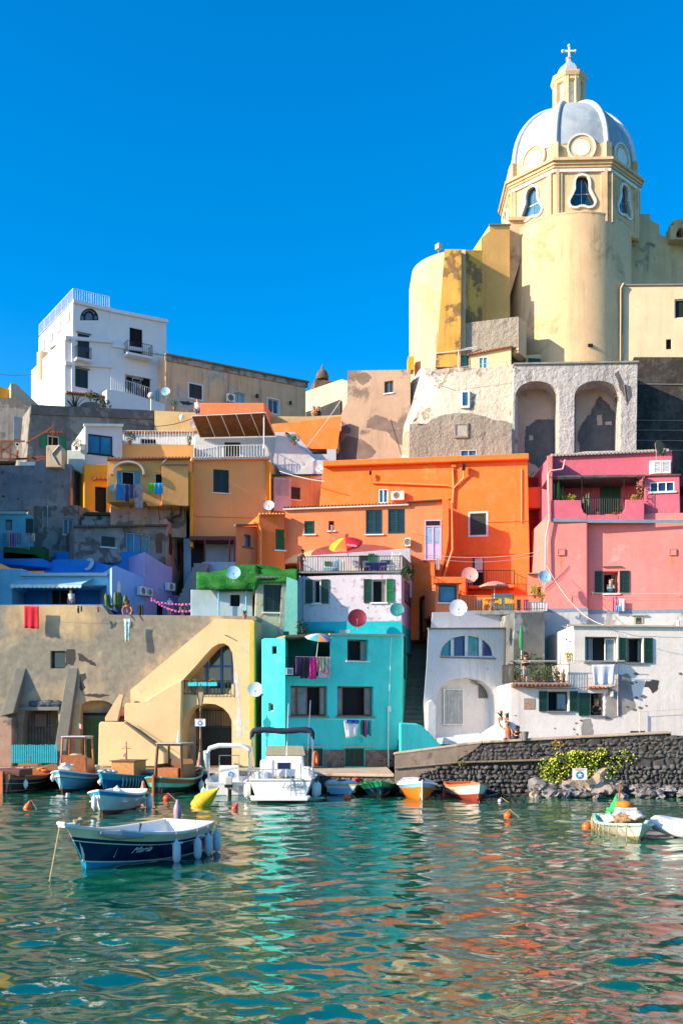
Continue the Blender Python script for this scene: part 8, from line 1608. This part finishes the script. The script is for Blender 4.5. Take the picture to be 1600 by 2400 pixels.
for i,(px,hh,n_,lb) in enumerate(((1298,1.3,6,'tall pale green cactus cluster at the left of the pink terrace'),(1308,1.0,4,'cactus behind the tall cluster on the pink terrace'),(1372,1.25,7,'candelabra cactus beside the pink terrace railing'))):
    c=G(px,84.6); c.z=P(0,(1172 if i<2 else 1200),83.9).z-.15; cactus(c,hh,lb,n_,i)
for i,(px,w_,fl_,lb) in enumerate(((1320,.4,None,'aloe with long blades on the pink terrace'),(1338,.6,(.5,.5,.1),'low succulents with yellow flowers on the pink parapet'),(1485,.4,(.6,.5,.1),'small yellow green plant on the right pink parapet'))): c=G(px,84.4); c.z=P(0,1172,83.9).z-.2; potplant(c,.45 if i else .8,w_,lb,LEAFY if i else LEAF,POT,41+i,mt('pbloom%d'%i,fl_) if fl_ else None,spiky=(i==0))
for i,(px,lb) in enumerate(((1402,'small dark potted plant left of the green terrace door'),(1440,'small potted plant right of the green terrace door'),(1456,'red potted plant at the right end of the pink railing'))): c=G(px,84.4); c.z=P(0,1206,83.9).z; potplant(c,.3,.3,lb,LEAFD,POT,51+i)
g=T('climbing_plant','leafy vine climbing the right pergola post of the pink house','plant',P(1500,1172,83.9)); b=MB(); leafmass(b,P(1500,1145,83.7),.28,.1,1.0,150,.06,rnd,0,.1); b.build('foliage',mt('vine_leaf',(.25,.2,.08),.7,var=.5),g,recalc=False)
c=G(276,82.9); c.z=P(0,1443,82.5).z; cactus(c,1.1,'prickly pear cactus in a blue planter on the blue terrace',9,3,mt('navy_pot',(.01,.03,.15),.5),.13,potr=.38)
g=T('hanging_plant','green plant hanging off the corner of the lilac terrace','plant',P(955,1335,80.5)); b=MB(); leafmass(b,P(955,1342,80.5),.42,.3,.45,240,.09,rnd,0,.1); leafmass(b,P(958,1352,80.5),.3,.25,.25,60,.08,rnd,1,.1); b.build('foliage',[LEAFD,mt('dry_leaf',(.2,.12,.08),.8)],g,recalc=False)
g=T('wall_bush','dark bush growing at the corner below the lilac house','shrub',P(703,1480,80)); b=MB(); leafmass(b,P(706,1472,80),.42,.3,.55,240,.07,rnd,0,.1); b.build('foliage',LEAFD,g,recalc=False)
g=T('autumn_sapling','thin yellow leaved tree in front of the blue terrace roof','tree',P(330,1295,89)); b=MB(); t0=P(330,1298,89); b.tube([t0,t0+Vector((.05,0,.8)),t0+Vector((-.05,0,2.2))],[.05,.03,.01],6); b.build('trunk',BROWNW,g); b=MB()
for k in range(6): leafmass(b,t0+Vector((rnd.uniform(-.35,.45),rnd.uniform(-.2,.2),.5+k*.35)),.32,.3,.28,26,.07,rnd,0,.1)
b.build('crown',mt('autumn_leaf',(.5,.32,.03),.7,var=.5),g,recalc=False)
g=T('palm_shrub','small palm beside the porch of the big white house','shrub',P(175,958,113)); b=MB(); rd=random.Random(2)
for k in range(26):
    t=rd.uniform(0,6.28); e=rd.uniform(.2,1.2); d=Vector((math.cos(t)*math.cos(e),math.sin(t)*math.cos(e),math.sin(e))); o=P(175,957,113); sd2=Vector((-math.sin(t),math.cos(t),0))*.08; b.add([o-sd2,o+sd2,o+d*.9+sd2*.5,o+d*1.5-Vector((0,0,.3)),o+d*.9-sd2*.5],[(0,1,2,4),(4,2,3)])
b.build('fronds',LEAFD,g,recalc=False)
g=T('creeper','green creeper over the tiled porch of the big white house','plant',P(235,940,113)); b=MB()
for x,y in ((212,925),(222,930),(235,936),(243,945),(246,952)): leafmass(b,P(x,y,114.5),.55,.3,.35,70,.11,rnd,0,.1)
b.build('foliage',LEAFD,g,recalc=False)
for i,(px,py,Y,hh,w_,lb) in enumerate(((305,1041,97.5,.7,.9,'leafy plant at the left of the white terrace railing'),(443,1043,98,.5,.4,'red potted plant at the right end of the white railing'),(179,1054,94.7,.6,.9,'green mound cactus on the pale garden wall'),(409,960,112,.7,.6,'dark potted shrub at the foot of the big white house'),(1251,1403,81.8,.7,.6,'bright green potted plant at the end of the orange terrace'),(1268,1410,81.8,.4,.6,'low yellow plants at the end of the orange terrace'),(573,1450,79.5,.5,.5,'spiky plant by the low pale blue house'),(690,1043,97.5,.6,.9,'dark shrub on the white stair wall'))):
    potplant(P(px,py,Y),hh,w_,lb,LEAFY if i in(4,5) else LEAF,POT,70+i,spiky=(i==6))
b=MB(); u=P(1258,1432,81.7); b.ob(u-Vector((.5,0,0)),(1.1,0,0),(0,.3,0),(0,0,.55)); o=b.build('planter',WHITE,None,origin=u); tagp(o,'white planter box at the right end of the orange terrace','planter')
# pink paper garlands
h=T('garland','pink paper flower garlands strung across the blue terrace','garland',P(380,1400,84)); b=MB()
for (x0,y0,x1,y1,n) in ((356,1403,405,1430,9),(356,1408,445,1416,12),(395,1428,445,1432,7)):
    for k in range(n): t=k/(n-1); b.ico(P(x0+(x1-x0)*t,y0+(y1-y0)*t+4*math.sin(t*3.1),84.0),.075,1,jit=.2)
b.build('paper_flowers',mt('pink_paper',(.75,.15,.5),.8),h)
# ---- big yellow green bush on the harbour wall
g=T('flowering_bush','large yellow green flowering bush growing from the harbour wall','shrub',P(1350,1835,64.5)); rd=random.Random(9); b=MB(); br=MB()
for (px,py,rx,rz,dn) in [(1285,1800,.55,.5,1),(1300,1822,.7,.45,1),(1320,1790,.7,.55,1),(1345,1812,.75,.5,1),(1370,1785,.6,.5,1),(1395,1800,.65,.6,1),(1350,1775,.5,.35,1),(1420,1815,.55,.5,.6),(1435,1790,.4,.45,.6),(1475,1778,.42,.35,.7),(1455,1770,.35,.3,.6),(1290,1835,.4,.25,.8),(1405,1765,.3,.25,.6),(1325,1840,.5,.25,.7)]:
    Y=65.4-.25*rd.random(); c=P(px,py,Y); leafmass(b,c,rx,.6,rz,int(360*dn),.065,rd,0,.3); leafmass(b,c-Vector((0,.12,-.05)),rx*.98,.58,rz*.98,int(22*dn),.06,rd,1,.8); leafmass(b,c,rx*.8,.45,rz*.8,int(60*dn),.08,rd,2,.1)
    for k in range(int(26*dn)):
        a=rd.uniform(0,6.28); e=rd.uniform(-.6,1.2); p=c+Vector((rx*math.cos(a)*math.cos(e),-abs(.6*math.sin(a)*math.cos(e)),rz*math.sin(e))); b.ico(p,.045,1,mi=1,jit=.3)
    br.tube([P(1360,1840,65.6),c],.03,5)
b.build('foliage',[mt('bush_leaf',(.12,.20,.015),.6,var=.5,sc_=4),mt('bush_flower',(.55,.55,.03),.6,var=.3),LEAFD],g,recalc=False); br.build('branches',BROWNW,g)
for i,(px,py,s,c_,lb) in enumerate(((1305,1745,.3,(.4,.25,.03),'tuft of yellow weeds high on the harbour wall, left of the bush'),(1450,1733,.38,(.4,.28,.04),'yellow weeds under the coping right of the bush'),(1483,1731,.28,(.4,.26,.04),'small yellow weeds under the coping at the right'),(1513,1747,.4,(.16,.06,.02),'reddish dry plant on the harbour wall at the right'),(1528,1785,.3,(.2,.14,.03),'dry hanging weed low on the right harbour wall'),(1080,1790,.2,(.15,.2,.02),'tiny green tuft on the harbour wall ledge'),(1345,1748,.35,(.15,.07,.03),'reddish dry weeds above the bush'))):
    g=T('wall_weed',lb,'weed',P(px,py,65.6 if px>1200 else 66.6),'weeds growing on the harbour wall'); b=MB(); leafmass(b,P(px,py,65.7 if px>1200 else 66.6)-Vector((0,.15,0)),s,.15,s*.8,60,.05,random.Random(i),0,.1); b.build('foliage',mt('weed%d'%i,c_,.8,var=.5),g,recalc=False)
# ---- rocks along the foot of the wall
rd=random.Random(21); ROCK=[stucco('sandy_rock',(.36,.29,.23),(.2,.16,.13),.55,1.2,.0,.25,bmp=1.),stucco('grey_rock',(.22,.21,.21),(.35,.3,.26),.6,1.5,.0,.3,bmp=1.),stucco('dark_rock',(.10,.095,.095),(.2,.17,.15),.6,1.5,0,.3,bmp=1.)]
big=[(1352,1866,26,20,0),(1393,1850,32,20,0),(1330,1852,14,12,1),(1300,1863,20,10,0),(1265,1848,14,12,1),(1285,1846,14,9,1),(1432,1862,20,9,1),(1447,1843,11,10,0),(1485,1857,14,10,2),(1510,1863,22,12,1),(1535,1851,10,14,0),(1558,1866,18,9,2),(1580,1858,16,12,1),(1600,1862,18,14,0),(1460,1866,16,8,2),(1485,1868,12,12,0),(1413,1868,22,7,0),(1320,1840,12,9,2)]
k=0
for (px,py,rx,ry,mi) in big:
    Y=CH*FPX/(py-2+ry*.0-HY+ (0))/KY; Y=min(Y,64.8); c=P(px,py,Y)
    h=MB(); h.ico(c+Vector((0,.2,.05)),rx*1.5*Y/3200,3,1,.9,ry/rx*1.2,jit=.38,rd=rd); o=h.build('rock',ROCK[mi],None,smooth=28,origin=Vector((c.x,c.y,0))); tagp(o,['big pale sandy boulder beside the white sign','largest sandy boulder in the heap right of the sign'][k] if k<2 else '%s, %s from the left among the boulders at the harbour wall foot'%(['pale sandy boulder','grey boulder','dark boulder'][mi],['first','second','third','fourth','fifth','sixth','seventh','eighth','ninth','tenth','eleventh','twelfth','thirteenth','fourteenth','fifteenth','sixteenth','seventeenth','eighteenth'][sorted(q[0]+q[1]*1e-3 for q in big).index(px+py*1e-3)]),'rock','boulders at the foot of the harbour wall'); k+=1
for i in range(64):
    px=rd.uniform(1245,1650); rx=rd.uniform(7,17); py=1868-rd.uniform(0,24); Y=min(64.8,63.2+(1868-py)*.07); c=P(px,py,Y); h=MB(); h.ico(c,rx*Y/3200,2,1,1,.75,jit=.5,rd=rd); o=h.build('rock',ROCK[rd.choice((0,1,1,2,2))],None,smooth=28,origin=c); tagp(o,'small stone among the boulders at the foot of the harbour wall','rock','small stones at the foot of the harbour wall')
b=MB(); b.ob(P(1000,1872,66.0)-Vector((0,0,.5)),P(1270,1868,65.2)-P(1000,1872,66.0),(0,1,0),(0,0,.62)); o=b.build('landing_step',stone_mat('dark_basalt_wall',(0,0,0),(0,0,0)),bevel=.05); tagp(o,'low rough stone ledge at the waterline',None,None,'structure')
cable([P(1180,1866,64.8),P(1210,1888,64.4),P(1270,1858,64)],.03,'orange rope sagging along the waterline rocks',mt('orange_rope',(.6,.25,.05),.8),.1,'rope',cat='rope')
cable([P(1020,1862,65),P(1100,1868,65),P(1170,1858,65)],.025,'pale rope along the quay behind the red bottomed boat',ROPE,.1,'rope',cat='rope')
# seagulls on the walls
def bird(px,py,Y,label):
    p=P(px,py,Y); h=T('pigeon',label,'bird',p,'birds perched on the roofs'); b=MB(); b.lathe([(.01,-.2),(.05,-.12),(.08,0),(.07,.09),(.03,.15),(.01,.17)],p+Vector((0,0,.12)),8,axis=(.8,-.1,.5)); b.ico(p+Vector((.1,0,.27)),.045,1); b.tube([p+Vector((.0,.02,0)),p+Vector((0,.02,.1))],.008,4); b.tube([p+Vector((.13,0,.27)),p+Vector((.18,0,.26))],[.015,.004],4); b.build('body',SLATE,h,smooth=True)
bird(386,1086,89.5,'grey bird perched on the yellow balcony house roof'); bird(972,988,96.5,'dark bird at the left corner of the grey bastion')
# ================================================================ PEOPLE
def skinned(pts,edges,rad,root,name,mats,parent,sub=1,matfn=None):
    me=bpy.data.meshes.new('s'); keys=list(pts); me.from_pydata([tuple(pts[k]) for k in keys],[(keys.index(a),keys.index(c)) for a,c in edges],[]); o=bpy.data.objects.new('s',me); C.objects.link(o)
    md=o.modifiers.new('skin','SKIN'); md.use_smooth_shade=True
    for i,k in enumerate(keys):
        v=me.skin_vertices[0].data[i]; r=rad[k]; v.radius=(r,r) if not isinstance(r,tuple) else r; v.use_root=(k==root)
    if sub: s=o.modifiers.new('sub','SUBSURF'); s.levels=sub; s.render_levels=sub
    dg=bpy.context.evaluated_depsgraph_get(); m2=bpy.data.meshes.new_from_object(o.evaluated_get(dg)); C.objects.unlink(o); bpy.data.objects.remove(o)
    q=bpy.data.objects.new(name,m2); C.objects.link(q); q.parent=parent; m2.materials.clear()
    for m in mats: m2.materials.append(m)
    for p in m2.polygons: p.use_smooth=True; p.material_index=matfn(p.center) if matfn else 0
    return q
def person(loc,label,rz=0,pose='stand',skin=SKIN,hair=HAIR,shirt=None,bottom=None,scale=1,long_skirt=False,arms=None,head_down=.0,lean=0,hairlen=0):
    """faces local -Y; origin at the feet (or the seat for 'sit')"""
    h=T('person',label,'person',loc,None,rz=rz); h.scale=(scale,)*3
    pz=.93 if pose!='sit' else .12
    s=lean; pel=Vector((0,0,pz)); ch=pel+Vector((0,-.30*s,.30*(1-.25*s)+.02)); sh=pel+Vector((0,-.52*s,.50*(1-.35*s)))
    nk=sh+Vector((0,-.05-.05*s,.07)); hd=nk+Vector((0,-.03-.06*head_down,.10)); ht=hd+Vector((0,-.01-.04*head_down,.11))
    P_={'pel':pel,'belly':(pel+ch)/2,'ch':ch,'sh':sh,'nk':nk,'hd':hd,'ht':ht}; Rr={'pel':(.15,.11),'belly':(.13,.10),'ch':(.18,.13),'sh':(.11,.09),'nk':.062,'hd':(.098,.112),'ht':(.082,.092)}
    E=[('pel','belly'),('belly','ch'),('ch','sh'),('sh','nk'),('nk','hd'),('hd','ht')]
    P_['nose']=hd+Vector((0,-.10,.03)); Rr['nose']=.018; E.append(('hd','nose'))
    for sx,n in ((-1,'l'),(1,'r')):
        P_['ear'+n]=hd+Vector((sx*.095,.01,.03)); Rr['ear'+n]=.015; E.append(('hd','ear'+n))
        P_['s'+n]=sh+Vector((sx*.17,0,-.02)); Rr['s'+n]=.066
        a=(arms or {}).get(n)
        if a is None: el=P_['s'+n]+Vector((sx*.06,.02,-.28)); wr=el+Vector((sx*.01,-.06,-.25))
        else: el=P_['s'+n]+Vector(a[0]); wr=el+Vector(a[1])
        P_['e'+n]=el; P_['w'+n]=wr; Rr['e'+n]=.046; Rr['w'+n]=.031
        d=(wr-el).normalized(); side=Vector((1,0,0)) if abs(d.x)<.7 else Vector((0,1,0)); hn=wr+d*.06; P_['h'+n]=hn; Rr['h'+n]=(.035,.022)
        E+=[('sh','s'+n),('s'+n,'e'+n),('e'+n,'w'+n),('w'+n,'h'+n)]
        for k in range(4):
            f=side*(k-1.5)*.02; L_=(.035,.042,.04,.03)[k]; P_['f%d'%k+n]=hn+f+d*.03; P_['g%d'%k+n]=hn+f+d*(.03+L_)+Vector((0,-.008,-.012)); Rr['f%d'%k+n]=.009; Rr['g%d'%k+n]=.007; E+=[('h'+n,'f%d'%k+n),('f%d'%k+n,'g%d'%k+n)]
        P_['t'+n]=wr+d*.05+side*(-sx)*.045; Rr['t'+n]=.009; E.append(('w'+n,'t'+n))
        hip=pel+Vector((sx*.09,0,-.06)); P_['hip'+n]=hip; Rr['hip'+n]=.09; E.append(('pel','hip'+n))
        if pose=='sit': kn=hip+Vector((sx*.04,-.40,.02)); an=kn+Vector((0,-.03,-.40))
        else: kn=hip+Vector((sx*.01,-.02,-.42)); an=kn+Vector((0,.03,-.38))
        P_['k'+n]=kn; P_['a'+n]=an; P_['o'+n]=an+Vector((0,-.15,-.04)); Rr['k'+n]=.055; Rr['a'+n]=.035; Rr['o'+n]=(.04,.028); E+=[('hip'+n,'k'+n),('k'+n,'a'+n),('a'+n,'o'+n)]
    skinned(P_,E,Rr,'pel','body',[skin],h)
    def sub(keys,ed,k,root,name,mat,extra=None,radf=1.0):
        q={a:P_[a] for a in keys}; r={a:(tuple(x*k+.022 for x in Rr[a]) if isinstance(Rr[a],tuple) else Rr[a]*k+.022) for a in keys}
        if extra: q.update(extra[0]); r.update(extra[1]); ed=ed+extra[2]
        skinned(q,ed,r,root,name,[mat],h)
    if shirt: 
        ex=({},{},[])
        for n in 'lr': ex[0]['m'+n]=P_['s'+n].lerp(P_['e'+n],.55); ex[1]['m'+n]=.078; ex[2].append(('s'+n,'m'+n))
        sub(['pel','belly','ch','sh','sl','sr'],[('pel','belly'),('belly','ch'),('ch','sh'),('sh','sl'),('sh','sr')],1.06,'ch','shirt',shirt,ex)
    if bottom:
        if long_skirt:
            a=P_['pel']; q={'a':a+Vector((0,0,.06)),'b':a-Vector((0,0,.25)),'c':a-Vector((0,0,.52))}; skinned(q,[('a','b'),('b','c')],{'a':(.16,.13),'b':(.20,.16),'c':(.22,.17)},'a','skirt',[bottom],h)
        else:
            ex=({},{},[])
            for n in 'lr': ex[0]['m'+n]=P_['hip'+n].lerp(P_['k'+n],.8); ex[1]['m'+n]=.08; ex[2].append(('hip'+n,'m'+n))
            sub(['pel','hipl','hipr'],[('pel','hipl'),('pel','hipr')],1.08,'pel','shorts',bottom,ex)
    q={'a':hd+Vector((0,.03,.06)),'b':ht+Vector((0,.015,.02)),'c':hd+Vector((0,.055,0-hairlen))}; skinned(q,[('a','b'),('a','c')],{'a':(.118,.11),'b':(.10,.085),'c':(.085,.06)},'a','hair',[hair],h)
    b=MB(); 
    for sx in (-1,1): b.ico(hd+Vector((sx*.032,-.100,.045)),.012,1)
    b.build('eyes',DARK,h,world=False); b=MB(); b.box(hd+Vector((0,-.098,-.02)),(.045,.012,.008)); b.build('mouth',mt('lips',(.35,.08,.06)),h,world=False)
    return h
CY_=mt('cyan_shirt_cloth',(.03,.55,.65),.8); BK=mt('black_cloth',(.012,.012,.015),.85); DK=mt('dark_print_cloth',(.25,.25,.27),.85,var=.9,sc_=14); WC=mt('white_cotton',(.7,.68,.65),.8); JN=mt('denim_cloth',(.04,.08,.18),.85)
down={'l':((-.05,-.16,-.22),(.05,-.16,-.16)),'r':((.05,-.16,-.22),(-.05,-.16,-.16))}; rail={'l':((-.05,-.12,-.20),(.12,-.2,.0)),'r':((.05,-.12,-.20),(-.12,-.2,.0))}
c=P(303,1443,80.6); c.z-=.75; person(c,'bare chested man leaning over the wall hanging a printed towel',pose='stand',skin=SKINT,bottom=JN,lean=.9,head_down=1,arms={'l':((-.12,-.1,-.22),(.05,-.08,-.2)),'r':((.1,-.1,-.22),(-.02,-.08,-.2))},scale=1.0)
c=PW_.at(1430,1392,-.45); c.z-=.78; person(c,'man in a cyan shirt leaning on the sill of the pink house window',skin=SKIN,hair=HAIRG,shirt=CY_,bottom=JN,lean=.45,arms=rail,scale=1.0)
c=P(1230,1602,73.9); c.z=P(0,1604,75).z; person(c,'woman in a dark vest and patterned skirt leaning on the plant balcony railing',skin=SKIN,hair=mt('brown_hair',(.06,.02,.01)),shirt=BK,bottom=DK,long_skirt=True,lean=.35,head_down=1,arms=rail,scale=.97)
c=P(1190,1737,67.0); c.z-=.02; person(c,'bare chested man sitting on the harbour wall raising a fishing rod',rz=-.35,pose='sit',skin=SKINT,hair=HAIRG,bottom=JN,lean=.1,arms={'l':((-.18,-.06,.16),(-.04,-.1,.24)),'r':((.08,-.1,-.25),(.0,-.18,-.05))},scale=1.05)
rb=T('fishing_rod','long thin fishing rod held up by the man on the harbour wall','fishing rod',P(1178,1700,65.2)); b=MB(); b.tube([P(1177,1716,65.2),P(1183,1680,65.4),P(1195,1622,66.2)],[.022,.016,.006],5); b.build('rod',mt('pale_rod',(.55,.6,.62),.4),rb)
c=P(1208,1736,67.0); c.z-=.05; person(c,'boy in a dark shirt sitting beside the fishing man',rz=.2,pose='sit',skin=SKIN,shirt=BK,bottom=BK,lean=.3,head_down=1,scale=.82,arms={'l':((-.02,-.16,-.18),(.06,-.18,.0)),'r':((.02,-.16,-.18),(-.06,-.18,.0))})
b=MB(); c=P(1229,1736,65.9); b.lathe([(.14,0),(.2,.42),(.215,.43),(.19,.41),(.13,.03)],c,16); o=b.build('bucket',mt('grey_bucket',(.2,.18,.15),.5),None,origin=c,smooth=40); tagp(o,'grey bucket standing beside the boy on the wall','bucket')
c=RW.at(1402,1676,-.5); c.z-=.8; person(c,'blond person resting their head on one hand in the lowest green window',skin=SKIN,shirt=BK,bottom=BK,hair=mt('blond_hair',(.5,.3,.12)),lean=.3,head_down=.5,arms={'l':((-.06,-.16,-.12),(.1,-.06,.2)),'r':((.05,-.2,-.18),(-.1,-.15,.0))},scale=.95)
c=RW.at(1388,1677,-.75); c.z-=.75; person(c,'dim second person behind the blond one in the lowest green window',skin=SKINT,shirt=BK,bottom=BK,lean=.5,head_down=1,arms=rail,scale=.85)
c=P(706,1342,82.6); person(c,'slim child in red shorts at the left end of the lilac terrace',rz=.6,skin=SKINT,bottom=mt('red_shorts_cloth',(.5,.03,.03)),lean=.15,head_down=.6,arms={'r':((.06,-.06,-.24),(.02,-.08,-.2))},scale=.78)
c=P(463,985,104.5); c.z-=.1; person(c,'woman in white behind the left end of the orange cube house',skin=SKIN,hair=HAIR,shirt=WC,bottom=JN,scale=1.0,hairlen=.12)
for px,cl,lb in ((736,mt('tan_shirt',(.4,.2,.12)),'person in a tan shirt leaning on the upper street wall'),(746,BK,'dark dressed person with raised arms on the upper street wall')): c=P(px,976,107.8); c.z-=1.0; person(c,lb,skin=SKIN,shirt=cl,bottom=JN,lean=.2,arms=({'l':((-.1,-.1,-.05),(.1,-.1,.15)),'r':((.1,-.1,-.05),(-.1,-.1,.15))} if px>740 else rail),scale=1.0)
c=P(670,1034,99.8); c.z-=1.15; person(c,'person with dark tied hair walking behind the white stair wall',rz=1.2,skin=SKIN,shirt=WC,bottom=JN,scale=1.0,hairlen=.1)
c=P(397,1446,85); person(c,'person in a white shirt on the blue terrace under the garlands',skin=SKIN,shirt=mt('pale_blue_cloth',(.3,.5,.7)),bottom=JN,scale=.7)
c=P(427,1450,85); person(c,'dark dressed person at the right end of the garlands',skin=SKIN,shirt=BK,bottom=JN,scale=.55)
c=P(167,1420,82.3); c.z-=.5; person(c,'person in a pale blue shirt in the dark opening under the awning',skin=SKINT,shirt=mt('pale_blue_cloth',(0,0,0)),bottom=JN,scale=.85)
